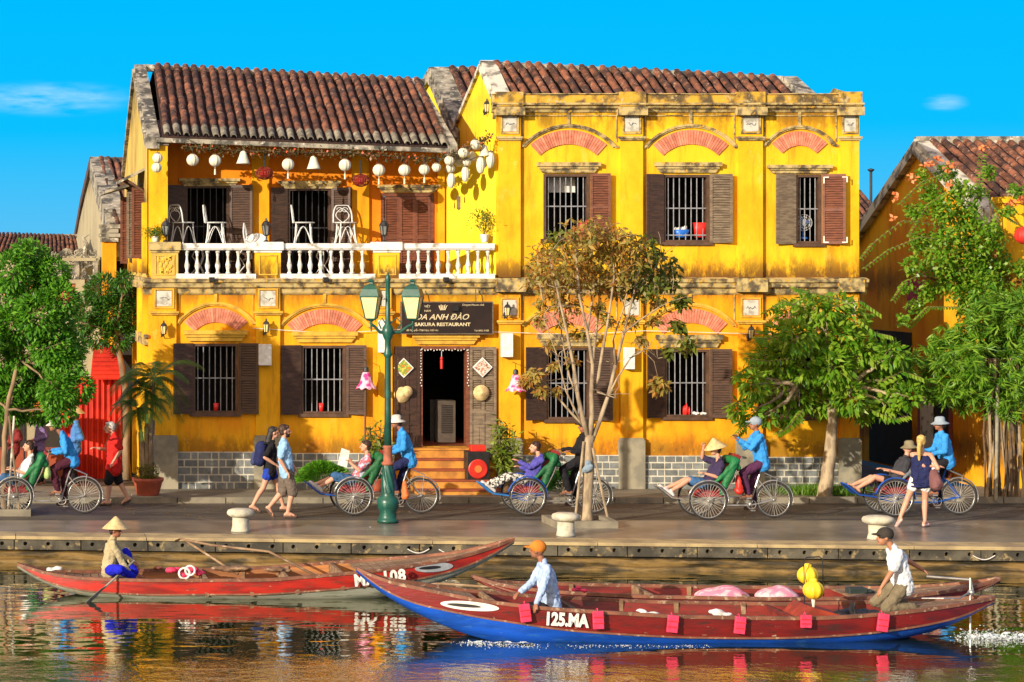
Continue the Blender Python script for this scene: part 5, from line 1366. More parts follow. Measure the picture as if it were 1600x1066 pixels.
# red corrugated gate at the left
RGt = empty('sheet_gate', (X(150, 3.5), 3.5, 0), 'red corrugated sheet-metal gate under a small red roof beside the old man', 'gate')
yg_ = 3.5; b = MB(); xs_ = np.linspace(X(95, yg_), X(189, yg_), 180); z0, z1 = -.03, Z(588, yg_)
vs = [(x_, yg_+.035*math.sin((x_)*2*PI/.125), z_) for x_ in xs_ for z_ in (z0, z1)]
b.add(vs, [(2*i, 2*i+2, 2*i+3, 2*i+1) for i in range(len(xs_)-1)]); b.build('corrugated_sheet', M_REDM, RGt, smooth=True)
b = MB(); z0, z1 = Z(592, yg_), Z(541, yg_); b.add([(X(140, yg_), yg_-.35, z0), (X(192, yg_), yg_-.35, z0), (X(188, yg_), yg_+.5, z1), (X(148, yg_), yg_+.5, z1)], [(0,1,2,3)])
n = 8
for i in range(n):
    t0, t1 = i/n, (i+.5)/n
    p = lambda t, r_: (X(140, yg_)+(X(148, yg_)-X(140, yg_))*t if not r_ else X(192, yg_)+(X(188, yg_)-X(192, yg_))*t, yg_-.352+.85*t, z0+(z1-z0)*t+.02)
    b.add([p(t0, 0), p(t0, 1), p(t1, 1), p(t1, 0)], [(0,1,2,3)])
b.build('sheet_roof', M_REDM, RGt)
b = MB(); b.tube([(X(188, yg_), yg_+.05, -.03), (X(188, yg_), yg_+.05, Z(545, yg_))], .05, 8); b.tube([(X(141, yg_), yg_+.05, -.03), (X(141, yg_), yg_+.05, Z(588, yg_))], .04, 8); b.build('gate_post', M_REDM, RGt)
b = MB(); yy = 4.6; b.box(X(188, yy), X(236, yy), yy, yy+.1, -.03, Z(430, yy)); tag(b.build('passage_gloom', M_ROOM), 'near-black sheet for the gloom of the passage between the red gate and the balcony house', 'wall')  # alley shade painted as a near-black upright sheet
# ------------------------------------------------------------------ boats
def interp(st, xs, k):
    px = [s[0] for s in st]; v = [s[k] for s in st]
    return np.interp(xs, px, v)
def smooth(a, n=2):
    a = np.array(a, float)
    for _ in range(n): a[1:-1] = (a[:-2]+2*a[1:-1]+a[2:])/4
    return a
def boat(name, label, cat, st, Yc, m_up, m_low, m_in, m_deck, m_rail, group=None, skew=0.0):
    """st rows: px, gunwale py, paint line py, bottom py, half beam — read on the near side"""
    N = 56; px = np.linspace(st[0][0], st[-1][0], N)
    hb = smooth(interp(st, px, 4)); g = smooth(interp(st, px, 1), 3); bl = smooth(interp(st, px, 2), 3); lo = smooth(interp(st, px, 3), 3)
    rows = []
    for i in range(N):
        yn = Yc-hb[i]; xx = X(px[i], yn)
        rows.append((xx, hb[i], Z(g[i], yn), Z(bl[i], yn), Z(lo[i], yn)))
    xc = X((st[0][0]+st[-1][0])/2, Yc); r = empty(name, (xc, Yc, WZ), label, cat, group)
    def loft(pf, nm, m, closed=False, sm=True, kind=None):
        vs, fs = [], []; k = None
        for row in rows:
            p = pf(*row); k = len(p); vs += [(row[0], Yc+a, z) for a, z in p]
        for i in range(N-1):
            for j in range(k-1 if not closed else k):
                fs.append((i*k+j, (i+1)*k+j, (i+1)*k+(j+1) % k, i*k+(j+1) % k))
        if closed: fs.append(tuple(range(k))[::-1]); fs.append(tuple((N-1)*k+j for j in range(k)))
        return mesh_obj(nm, vs, fs, m, r, smooth=sm)
    loft(lambda x, b, zg, zb, zl: [(-b, zg), (-b*.995, (zg+zb)/2), (-b*.965, zb)], 'upper_hull', m_up)
    loft(lambda x, b, zg, zb, zl: [(b*.965, zb), (b*.995, (zg+zb)/2), (b, zg)], 'upper_hull', m_up)
    loft(lambda x, b, zg, zb, zl: [(-b*.968, zb), (-b*.86, (zb+zl)/2), (-b*.7, zl), (0, zl-.04), (b*.7, zl), (b*.86, (zb+zl)/2), (b*.968, zb)], 'lower_hull', m_low)
    loft(lambda x, b, zg, zb, zl: [(-max(b-.03, .005), zg-.004), (-max(b*.9-.03, .004), zg-.26*min(1, b*2.5)), (max(b*.9-.03, .004), zg-.26*min(1, b*2.5)), (max(b-.03, .005), zg-.004)], 'inner_hull', m_in, sm=False)
    for s_ in (-1, 1):
        loft(lambda x, b, zg, zb, zl: [(s_*(b+.018), zg-.035), (s_*(b+.018), zg+.012), (s_*max(b-.045, -.01), zg+.012), (s_*max(b-.045, -.01), zg-.035)], 'gunwale', m_rail, True, False)
    loft(lambda x, b, zg, zb, zl: [(-b*.968-.012, zb-.018), (-b*.968-.012, zb+.008), (-b*.955, zb+.008), (-b*.955, zb-.018)], 'rub_strake', m_rail, True, False)
    def at(p):   # centre-line data at a photo column
        i = np.argmin(np.abs(px-p)); return rows[i]
    def deck(p0, p1, drop, n):
        i0, i1 = np.argmin(np.abs(px-p0)), np.argmin(np.abs(px-p1))
        b = MB(); xs_ = np.linspace(rows[i0][0], rows[i1][0], n+1)
        R_ = np.array(rows)
        for a in range(n):
            xa, xb = xs_[a]+.006, xs_[a+1]-.006
            pa = [np.interp(v, R_[:, 0], R_[:, 1])-.035 for v in (xa, xb)]; pz = [np.interp(v, R_[:, 0], R_[:, 2])-drop+random.uniform(-.004, .004) for v in (xa, xb)]
            vs = [(xa, Yc-pa[0], pz[0]), (xb, Yc-pa[1], pz[1]), (xb, Yc+pa[1], pz[1]), (xa, Yc+pa[0], pz[0])]
            bb = MB(); bb.add(vs+[(u, v, w-.025) for u, v, w in vs], [(0,1,2,3), (7,6,5,4), (0,4,5,1), (1,5,6,2), (2,6,7,3), (3,7,4,0)]); bb.build('deck_plank', m_deck, r)
    def thwart(p, th=.05, drop=.0, hgt=.26, m=None, nm='bulkhead'):
        x, b_, zg, *_ = at(p); bb = MB(); q_ = b_-.035
        bb.box(x-th/2, x+th/2, Yc-q_, Yc+q_, zg-hgt, zg-drop); bb.build(nm, m or m_deck, r)
    def rib(p):
        x, b_, zg, *_ = at(p)
        for s_ in (-1, 1):
            bb = MB(); bb.box(x-.03, x+.03, Yc+s_*(b_-.075), Yc+s_*(b_-.02), zg-.27, zg-.006); bb.build('rib', m_deck, r)
    return r, rows, at, deck, thwart, rib
def nside(rows, Yc, xx, k=0, off=0.0):
    R_ = np.array(rows); b_ = np.interp(xx, R_[:, 0], R_[:, 1]); return Yc-b_-off, np.interp(xx, R_[:, 0], R_[:, 2]), np.interp(xx, R_[:, 0], R_[:, 3])
def paintm(name, c1, c2, c3=None, scale=3, rough=.45):
    m = mat(name, c1, c2, scale, .4, .66, rough=rough, spec=.45, bump=.35, bscale=14, stretch=(.5, 1, 3), detail=8, c3=c3); t = m.node_tree; b = t.nodes['Principled BSDF']
    col = b.inputs['Base Color'].links[0].from_socket
    chip = rng(t, noisen(t, 9, 8, (.55, 1, 2), .75, 40), .66, .69); scr = rng(t, noisen(t, 2.2, 6, (.25, 1, 16), .7, 60), .62, .70)
    col = mixc(t, chip, col, (.30, .24, .17)); col = mixc(t, math_(t, 'MULTIPLY', scr, .6), col, tuple(x*.35+.02 for x in c1))
    t.links.new(col, b.inputs['Base Color']); return m
M_BRED = paintm('red_boat_paint', (.46, .022, .012), (.22, .013, .010), (.15, .04, .025))
M_BDRED = paintm('oxblood_boat_paint', (.19, .009, .007), (.095, .006, .006), (.06, .013, .010), 2)
M_BBLUE = paintm('blue_boat_paint', (.008, .10, .62), (.006, .07, .40), (.03, .14, .5))
M_BWHT = paintm('chalky_white_boat_paint', (.50, .50, .40), (.34, .36, .26), (.25, .26, .18))
M_BWOOD = mat('weathered_boat_wood', (.30, .19, .10), (.16, .09, .05), 3, rough=.75, bump=.4, bscale=30, stretch=(.4, 2, 2), detail=8, c3=(.4, .3, .2))
M_BINW = mat('orange_brown_inner_planks', (.42, .17, .05), (.22, .085, .03), 2.5, rough=.7, bump=.4, bscale=30, stretch=(.3, 2, 3), detail=8)
M_BINR = paintm('dull_red_inner_paint', (.22, .022, .015), (.10, .014, .010), (.09, .035, .02))
M_BRAIL = mat('worn_brown_rail', (.26, .10, .055), (.14, .06, .035), 4, rough=.65, bump=.3, c3=(.4, .28, .18))
M_SGREY = mat('grey_eye_paint', (.40, .42, .44), (.3, .32, .34), 6)
def eye(r, rows, Yc, px0, px1, py0, py1, m_w, m_b):
    """painted oval eye lying on the near side of the bow"""
    def pt(u, v, off):
        # u along, v up in photo units, laid onto the hull side
        pxx, pyy = u, v; yn = Yc
        for _ in range(4): xx = X(pxx, yn); yn, _, _ = nside(rows, Yc, xx)
        yn -= off; return (X(pxx, yn), yn, Z(pyy, yn))
    c0, c1 = (px0+px1)/2, (py0+py1)/2; a = (px1-px0)/2; sl = (py1-py0)
    for m, k, kz, dx, off, nm in ((m_w, 1, 1, 0, .010, 'painted_eye'), (m_b, .58, .36, -a*.20, .016, 'pupil')):
        vs = [pt(c0+dx, c1+dx/a*sl/2, off)]
        for i in range(28):
            t = 2*PI*i/28; u = a*k*math.cos(t); vs.append(pt(c0+dx+u, c1+(dx+u)/a*sl/2+7.2*kz*math.sin(t), off))
        mesh_obj(nm, vs, [(0, 1+i, 1+(i+1) % 28) for i in range(28)], m, r)
# the near boat (red over blue)
Y2 = -16.3
st2 = [(557, 887, 888.5, 890, .02), (582, 901, 913, 916, .10), (600, 907, 922, 926, .17), (641, 915.5, 942, 953, .28), (700, 927.6, 954, 980, .43), (749, 938, 965, 1001, .54), (802, 943.7, 972, 1010, .62), (840, 949, 979, 1014, .66), (907, 953.5, 987, 1016, .70), (1057, 962.5, 996, 1018, .74), (1202, 965, 997.5, 1018, .74), (1287, 965, 995, 1015, .70), (1368, 960, 989, 1009, .62), (1448, 952, 977, 995, .48), (1515, 941, 961, 969, .26), (1555, 933, 938, 940, .05)]
B2, rows2, at2, deck2, thw2, rib2 = boat('rowing_boat', 'long oxblood-red wooden boat with a bright blue bottom and a white bow eye', 'boat', st2, Y2, M_BDRED, M_BBLUE, M_BINR, M_BWOOD, M_BRAIL)
# fresh red paint on the bow
deck2(575, 765, .035, 16); deck2(1430, 1545, .03, 9); deck2(770, 905, .17, 5)
for p in (768, 905, 1010, 1107, 1210): rib2(p)
thw2(770, .05, .0, .26); thw2(907, .06, .0, .26, M_BLACK); thw2(1240, .05, .02, .26, M_BINR)
eye(B2, rows2, Y2, 688, 780, 943, 951, M_WHITE, M_BLACK)
xx = X(850, Y2-.68); yy, zg_, zb_ = nside(rows2, Y2, xx)
text('registration_number', '125.MA', .245, (xx, yy-.035, Z(975, yy)), M_WHITE, B2, rot=(R(90), R(3.2), R(-2.5)), sx=.78, bold=.012, ext=.003)
M_HP = mat('hot_pink_canvas', (.78, .05, .13), (.64, .035, .09), 10, rough=.7, bump=.2, bscale=60)
fl_ = ['leftmost pink pad on the near boat, beside the hand of the orange-capped man', 'pink pad on the hull just right of the white registration lettering', 'pink pad third from the bow on the near boat', 'pink pad fourth from the bow on the near boat', 'pink pad below the yellow lanterns', 'pink pad hanging below the kneeling boatman']
for (px, py, hh, tl), lb in zip(((819, 957, 28, 8), (933, 968, 28, 2), (1049, 974, 27, -6), (1154, 976, 27, -6), (1257, 970, 20, -1), (1377, 972, 28, -7)), fl_):
    xx = X(px, Y2-.7)
    for _ in range(3): yy, zg_, zb_ = nside(rows2, Y2, xx); xx = X(px, yy)
    c = V(xx, yy-.07, Z(py, yy)); s_ = S(yy); w_, h_ = 8.5/s_, hh/2/s_
    rt = empty('hull_pad', c, lb, 'pad', 'pink canvas pads hung over the side of the near boat')
    b = MB(); b.box(-w_, w_, -.025, .03, -h_, h_, Matrix.Translation(c) @ Matrix.Rotation(R(-tl), 4, 'Y')); o = b.build('pad', M_HP, rt); bevel(o, .012, 3)
    b = MB()
    for k in (-.33, .33): b.box(-w_*.98, w_*.98, -.031, -.026, h_*k-.006, h_*k+.006, Matrix.Translation(c) @ Matrix.Rotation(R(-tl), 4, 'Y'))
    b.build('seam', M_REDP, rt)
    b = MB(); b.tube([c+V(0, .02, h_*.9), c+V(0, .06, h_+.03), V(c.x, yy+.06, zg_+.015)], .007, 5); b.build('strap', M_HP, rt)
# seats between the ribs, near side rail box and cargo in the stern
b = MB(); x0, x1 = at2(1240)[0], at2(1345)[0]; zg_ = at2(1290)[2]
vs = [(x0, Y2-.45, zg_-.2), (x0+.3, Y2-.45, zg_+.10), (x1, Y2-.45, zg_-.05), (x1, Y2-.45, zg_-.2), (x0, Y2+.35, zg_-.2), (x0+.3, Y2+.35, zg_+.10), (x1, Y2+.35, zg_-.05), (x1, Y2+.35, zg_-.2)]
b.add(vs, [(0,1,2,3)[::-1], (4,5,6,7), (0,4,5,1)[::-1], (1,5,6,2)[::-1], (2,6,7,3)[::-1]])
b.build('engine_hatch', mat('orange_red_hatch', (.36, .045, .015), (.20, .025, .012), 4, rough=.6, c3=(.14, .05, .03)), B2)
b = MB(); x0 = at2(1345)[0]
for i in range(5): b.ball((x0+.12*i-.05, Y2-.2+.1*(i % 2), zg_-.06), (.14, .12, .10), 10, 7)
b.box(x0+.1, x0+.13, Y2-.3, Y2-.1, zg_-.05, zg_+.14)
organic(b, 'rubber_heap', M_BLACK, None, .02, 4, .02, .1, label='black rubber sheet and hoses heaped before the kneeling boatman', cat='rubber sheet')
b = MB(); x0, yy = at2(1500)[0], Y2-.05; zg_ = at2(1500)[2]
b.tube([(x0-.45, yy, zg_+.04), (x0-.2, yy-.15, zg_+.06), (x0+.05, yy-.1, zg_+.05), (x0+.22, yy, zg_+.12)], .012, 6)
b.tube([V(X(1454, Y2), Y2+.15, Z(903, Y2)), V(X(1517, Y2), Y2, Z(906, Y2)), V(X(1520, Y2), Y2, Z(925, Y2))], .018, 7)
b.tube([V(X(1516, Y2), Y2, Z(903, Y2)), V(X(1514, Y2), Y2-.05, Z(992, Y2))], .016, 7); b.ball(V(X(1517, Y2), Y2, Z(926, Y2)), .05, 8, 6)
b.build('tiller_and_propeller_shaft', mat('bare_steel', (.45, .43, .40), rough=.4, metal=.7), B2)
# yellow lanterns on their frame
LF = empty('lantern_frame', V(X(1265, Y2), Y2, at2(1265)[2]), 'bent iron frame holding the two yellow lanterns over the boat', 'frame')
b = MB(); zt = Z(880, Y2)
b.tube([P(x_, y_, Y2-.1+d_) for x_, y_, d_ in ((1257, 962, 0), (1257, 940, 0), (1256, 876, 0), (1260, 871, .05), (1280, 870, .15), (1285, 874, .2), (1287, 932, .2))], .008, 6); b.build('iron_bar', M_BARD, LF)
YLR = ribbed(.148, .135, 8).mesh('shade', M_YSILK, True); yc_ = MB(); yc_.lathe([(.05, -.01), (.06, 0), (.055, .03), (.03, .045)], n=12); YCAP = yc_.mesh('cap', M_YSILK, True)
for px, py, dy, lb in ((1262, 899, .05, 'upper and farther of the two yellow lanterns'), (1271, 922, -.25, 'lower and nearer of the two yellow lanterns, with a long cream tassel')):
    c = P(px, py, Y2+dy); rt = empty('yellow_lantern', c, lb, 'lantern', 'yellow silk lanterns on the near boat'); inst(YLR, 'shade', c, rt); inst(YCAP, 'cap', c+V(0, 0, .125), rt)
    if dy < 0: b = MB(); b.tube([c+V(0, 0, -.13), c+V(.0, 0, -.25), c+V(.04, -.02, -.36), c+V(.16, -.04, -.42)], [.03, .014, .014, .022], 6); b.build('tassel', M_SILK, rt)
# boat 1, moored left (white registration MA 108)
Y1 = -12.0
st1 = [(27, 880.6, 882, 884, .03), (67, 894, 908, 911, .2), (100, 900, 917, 925, .33), (134, 903.5, 924, 934, .45), (228, 906, 929.5, 944, .62), (419, 905.6, 928.5, 944, .74), (534, 896, 920, 944, .72), (604, 889.5, 912, 938, .64), (655, 881.5, 905, 924, .50), (709, 872.6, 892, 905, .33), (750, 861.5, 876, 884, .21), (776, 852.5, 863, 868, .13), (804, 841, 844, 846, .04)]
B1, rows1, at1, deck1, thw1, rib1 = boat('rowing_boat', 'long red wooden boat with a chalky white bottom and upswept bow, moored along the quay', 'boat', st1, Y1, M_BRED, M_BWHT, M_BINW, M_BWOOD, M_BRAIL)
deck1(40, 190, .04, 12); deck1(560, 790, .03, 18); deck1(195, 330, .14, 8)
for p in (330, 400, 458, 533): rib1(p)
thw1(330, .05); thw1(455, .05, .0, .24); thw1(535, .05, .0, .24)
eye(B1, rows1, Y1, 648, 708, 889, 884.5, M_SGREY, M_BLACK)
xx = X(553, Y1-.7); yy, *_ = nside(rows1, Y1, xx); text('registration_number', 'MA 108', .255, (xx, yy-.07, Z(915, yy)), M_WHITE, B1, rot=(R(90), R(-6), R(4)), sx=.92, bold=.010, space=1.12, ext=.003)
# loose gear
g = np.random.default_rng(8)
def junk(label, cat, name, px, py, y, m, n, sx, sz):
    c = P(px, py, y); b = MB()
    for i in range(n): b.ball(c+V(g.normal()*sx*.5, g.normal()*.08, abs(g.normal())*sz*.4), (sx*.35, .08, sz*.35), 8, 6)
    return organic(b, name, m, None, .016, 3, .03, .08, label=label, cat=cat)
junk('pink and red bundle in the middle of the boat moored by the quay', 'bundle', 'bundle', 292, 897, Y1, M_HP, 6, .3, .14)
for dx, rr_, lb in ((288, .085, 'left white hoop on the pink bundle'), (297, .075, 'right white hoop on the pink bundle')):
    c = P(dx, 896-(dx-288)*.5, Y1-.25); b = MB(); b.tube([c+V(rr_*math.cos(a), -.01, rr_*math.sin(a)) for a in np.linspace(0, 2*PI, 20, False)], .018, 7, closed=True); tag(b.build('white_hoop', M_WHITE, None, True), lb, 'hoop')
junk('small rope heap on the stern of the boat moored by the quay', 'rope', 'rope_heap', 88, 889, Y1, M_COPE, 5, .22, .06)
junk('brown rag lying inside the moored boat beside the rower', 'rag', 'rag', 228, 892, Y1+.2, M_RUSTP, 4, .25, .06)
junk('dark nets heaped amidships in the moored boat', 'nets', 'net_heap', 372, 893, Y1+.1, M_BWOOD, 10, .55, .12)
def pole(label, pts, r=.022, m=None, name='oar', blade=None):
    b = MB(); b.tube(pts, r, 7)
    if blade: b.tube([pts[-1], pts[-1].lerp(pts[-1]+(pts[-1]-pts[-2]).normalized(), blade)], [.03, .07], 8)
    return tag(b.build(name, m or M_BWOOD, None, True), label, 'oar' if name == 'oar' else name)
pole('long dark oar lying across the moored boat, its hooked end over the quay side', [P(274, 846, -11.2), P(282, 842, -11.3), P(330, 852, -11.6), P(420, 862, -11.8), P(492, 899, -12.1)], .02)
pole('second dark pole crossing the moored boat amidships', [P(290, 845, -11.3), P(352, 885, -11.8), P(372, 897, -12)], .02)
b = MB(); p0, p1 = P(268, 882, Y1), P(128, 946, Y1-.95); p0 = P(210, 876, Y1-.35); p1 = P(130, 948, Y1-1.0)
d_ = (p1-p0); b.tube([p0, p0+d_*.6], .017, 7)
bl = [p0+d_*.58, p0+d_*.7, p0+d_*.9, p0+d_*1.0]
vs, fs = [], []
for p_, w_ in zip(bl, (.02, .055, .065, .05)):
    vs += [(p_.x-w_*.5, p_.y-.012, p_.z-w_), (p_.x+w_*.5, p_.y-.012, p_.z+w_), (p_.x+w_*.5, p_.y+.012, p_.z+w_), (p_.x-w_*.5, p_.y+.012, p_.z-w_)]
for i in range(3):
    for k in range(4): fs.append((i*4+k, (i+1)*4+k, (i+1)*4+(k+1) % 4, i*4+(k+1) % 4))
fs += [(0,1,2,3)[::-1], (12,13,14,15)]; b.add(vs, fs); tag(b.build('paddle', mat('grey_worn_paddle', (.34, .32, .26), (.2, .17, .12), 6, rough=.7), None), 'worn paddle dipping into the water beside the rower in the conical hat', 'paddle')
# boat 3, beyond the near boat
Y3 = -14.75
st3 = [(738, 899, 900, 901, .03), (765, 909, 913, 916, .14), (800, 917, 925, 932, .3), (880, 925, 938, 955, .5), (1000, 931, 947, 970, .62), (1200, 935, 952, 975, .64), (1330, 934, 950, 972, .6), (1430, 930, 944, 955, .45), (1500, 921, 932, 938, .28), (1545, 911, 917, 920, .12), (1564, 903, 905, 907, .04)]
B3, rows3, at3, deck3, thw3, rib3 = boat('rowing_boat', 'brown-red wooden boat lying just beyond the near boat, its weathered stern pointing right', 'boat', st3, Y3, M_BDRED, M_BDRED, M_BINR, M_BWOOD, M_BRAIL)
deck3(745, 850, .03, 8); deck3(1340, 1560, .02, 15)
for p in (912, 1030, 1110, 1230): rib3(p)
thw3(1025, .05); thw3(1180, .05)
for px0, px1, lb in ((1085, 1172, 'pink cloth-covered seat in the farther boat, left of the lanterns'), (1180, 1248, 'pink cloth-covered seat in the farther boat, beside the lanterns')):
    b = MB(); c = P((px0+px1)/2, 934, Y3); w_ = (px1-px0)/2/S(Y3)
    b.ball(c, (w_, .4, .15), 20, 10); b.ball(c+V(w_*.2, 0, .03), (w_*.6, .33, .15), 16, 8); organic(b, 'covered_seat', mat('pink_patterned_cloth', (.80, .24, .34), (.72, .50, .50), 9, .45, .6, rough=.8, bump=.2), None, .025, 3, .03, .2, label=lb, cat='seat')
b = MB(); c = P(1338, 925, Y3); b.box(c.x-.14, c.x+.14, c.y-.1, c.y+.1, c.z-.06, c.z+.07, None); b.box(c.x+.10, c.x+.25, c.y-.08, c.y+.1, c.z-.06, c.z+.03); o = tag(b.build('battery_box', mat('black_green_box', (.03, .045, .04), rough=.5)), 'dark box on the farther boat beside the kneeling boatman', 'box'); bevel(o, .015)
for px, py, lb in ((905, 905, 'small pink bow tied on the farther boat behind the man in the orange cap'), (1010, 905, 'pink ribbon on a rib amidships of the farther boat')): pass
junk('pink rag tied to the post behind the man in the orange cap', 'rag', 'rag', 903, 924, Y2+.5, M_HP, 5, .12, .08)
junk('pale crumpled sack between the ribs of the near boat, left one', 'sack', 'sack', 1012, 960, Y2+.1, M_COPE, 5, .25, .07)
junk('pale crumpled sack between the ribs of the near boat, right one', 'sack', 'sack', 1118, 962, Y2+.1, M_COPE, 5, .30, .09)
pole('thin oar resting along the bow of the farther boat', [P(668, 915, Y3+.3), P(682, 912, Y3+.3), P(760, 917, Y3), P(830, 922, Y3)], .02)
# foam: bow wave and propeller wash
M_FOAM = mat('foam', (.80, .84, .84), (.45, .56, .58), 14, .4, .7, rough=.5, bump=.3, bscale=60)
def foam_sheet(label, cx, cy, hx, hy, seed, c=.014, rise=.03, thr=.5, slope=0.0):
    vs, fs = [], []; nx, ny = int(2*hx/c), int(2*hy/c); idx = {}
    def vert(i, j):
        if (i, j) not in idx:
            x_, y_ = cx-hx+i*c, cy-hy+j*c; idx[(i, j)] = len(vs)
            q_ = noise.fractal(Vector((x_*9, y_*9, seed)), 1.0, 2.0, 4); vs.append((x_+q_*.01, y_+slope*(x_-cx)+q_*.01, WZ+.004+max(0, q_+.3)*rise))
        return idx[(i, j)]
    for i in range(nx):
        for j in range(ny):
            u, v = (i/nx*2-1), (j/ny*2-1); x_, y_ = cx+u*hx, cy+v*hy
            n_ = .5+.5*noise.fractal(Vector((x_*5, y_*12, seed+3)), 1.0, 2.0, 5)
            if n_*(1.25-.55*u*u-.8*v*v) > thr: fs.append((vert(i, j), vert(i+1, j), vert(i+1, j+1), vert(i, j+1)))
    tag(mesh_obj('foam', vs, fs, M_FOAM, None, True), label, 'foam', kind='stuff')
def foam(label, pts, n, r, seed, h=.02):
    g = np.random.default_rng(seed); b = MB()
    for i in range(n):
        t = g.random(); k = t*(len(pts)-1); j = min(int(k), len(pts)-2); p = Vector(pts[j]).lerp(Vector(pts[j+1]), k-j)
        q_ = r*(.25+g.random()**2); b.ball((p.x+g.normal()*.10, p.y-abs(g.normal())*.16, WZ+abs(g.normal())*h*(.3+g.random())), (q_*1.5, q_, q_*.6), 5, 3)
    tag(b.build('foam', M_FOAM, None, True), label, 'foam', kind='stuff')
foam_sheet('thin foam film trailing from the bow of the near boat', X(790, -17), -16.98, .62, .12, 5, thr=.52, slope=-.12)
foam_sheet('wide film of churned foam behind the propeller', X(1575, -16.4), -16.5, .78, .30, 6, .016, .06, .50)
foam('white foam curling off the bow of the near boat', [(X(728, -17), -16.80, WZ), (X(760, -17), -16.95, WZ), (X(838, -17), -17.12, WZ)], 320, .007, 1, .010)
foam('thin line of foam along the waterline of the near boat', [(X(880, -17), -17.1, WZ), (X(1100, -17), -17.15, WZ)], 240, .006, 2, .004)
foam('churned white wash behind the propeller', [(X(1505, -16.4), -16.4, WZ), (X(1545, -16.4), -16.5, WZ), (X(1640, -16.4), -16.5, WZ)], 1500, .008, 3, .06)

# ------------------------------------------------------------------ cyclos
M_CHROME = mat('dull_chrome', (.56, .55, .52), (.40, .39, .36), 10, rough=.28, metal=.75, bump=.05)
M_RUB = mat('tyre_rubber', (.025, .024, .023), (.04, .036, .032), 10, rough=.8, bump=.2)
M_SPK = mat('spoke_steel', (.42, .40, .36), rough=.5, metal=0, bump=0)
M_BLUEF = mat('blue_enamel', (.012, .09, .42), (.01, .06, .3), 8, rough=.35)
M_GCLOTH = mat('green_canvas_hood', (.010, .17, .05), (.006, .08, .022), 3, rough=.6, bump=.3, bscale=12)
M_SEAT = mat('red_vinyl_seat', (.30, .02, .025), (.2, .015, .02), 4, rough=.5)
def ringp(c, r, n, ax='y'):
    return [Vector(c)+V(r*math.cos(a), 0, r*math.sin(a)) for a in np.linspace(0, 2*PI, n, False)]
def wheel_meshes(r):
    ty = MB(); ty.tube(ringp((0,0,0), r-.019, 36), .019, 7, closed=True)
    rm = MB(); rm.tube(ringp((0,0,0), r-.042, 36), .008, 5, closed=True)
    sp_ = MB()
    for k in range(32):
        a = 2*PI*k/32; a2 = a+(.35 if k % 2 else -.35); s_ = .025 if (k//2) % 2 else -.025
        sp_.tube([(.02*math.cos(a2), s_, .02*math.sin(a2)), ((r-.045)*math.cos(a), 0, (r-.045)*math.sin(a))], .0034, 3, caps=False)
    hb = MB(); hb.lathe([(.012, -.05), (.028, -.045), (.02, -.02), (.02, .02), (.028, .045), (.012, .05)], (0,0,0), 10, Matrix.Rotation(R(90), 3, 'X'))
    return ty.mesh('tyre', M_RUB, True), rm.mesh('wheel', M_CHROME, True), sp_.mesh('spokes', M_SPK), hb.mesh('hub', M_CHROME, True)
WM = {r_: wheel_meshes(r_) for r_ in (.362, .345)}
def wheel(root, c, r_):
    ty, rm, sp_, hb = WM[r_]; w_ = inst(rm, 'wheel', c, root)
    for me, n_ in ((ty, 'tyre'), (sp_, 'spokes'), (hb, 'hub')): o = inst(me, n_, c, w_)
    w_.rotation_euler = (0, random.random()*6, 0)
    return w_
def fender(r, c, rad, a0, a1, wd, m, th=.012):
    b = MB(); n = 16; vs = []
    for i in range(n+1):
        a = a0+(a1-a0)*i/n
        for rr_, yy in ((rad, -wd), (rad+.012, 0), (rad, wd), (rad-th, wd), (rad+.0, 0), (rad-th, -wd)): vs.append((c[0]+rr_*math.cos(a), c[1]+yy, c[2]+rr_*math.sin(a)))
    b.add(vs, [(i*6+k, (i+1)*6+k, (i+1)*6+(k+1) % 6, i*6+(k+1) % 6) for i in range(n) for k in range(6)]+[tuple(range(6))[::-1], tuple(n*6+k for k in range(6))])
    return b.build('mudguard', m, r, True)
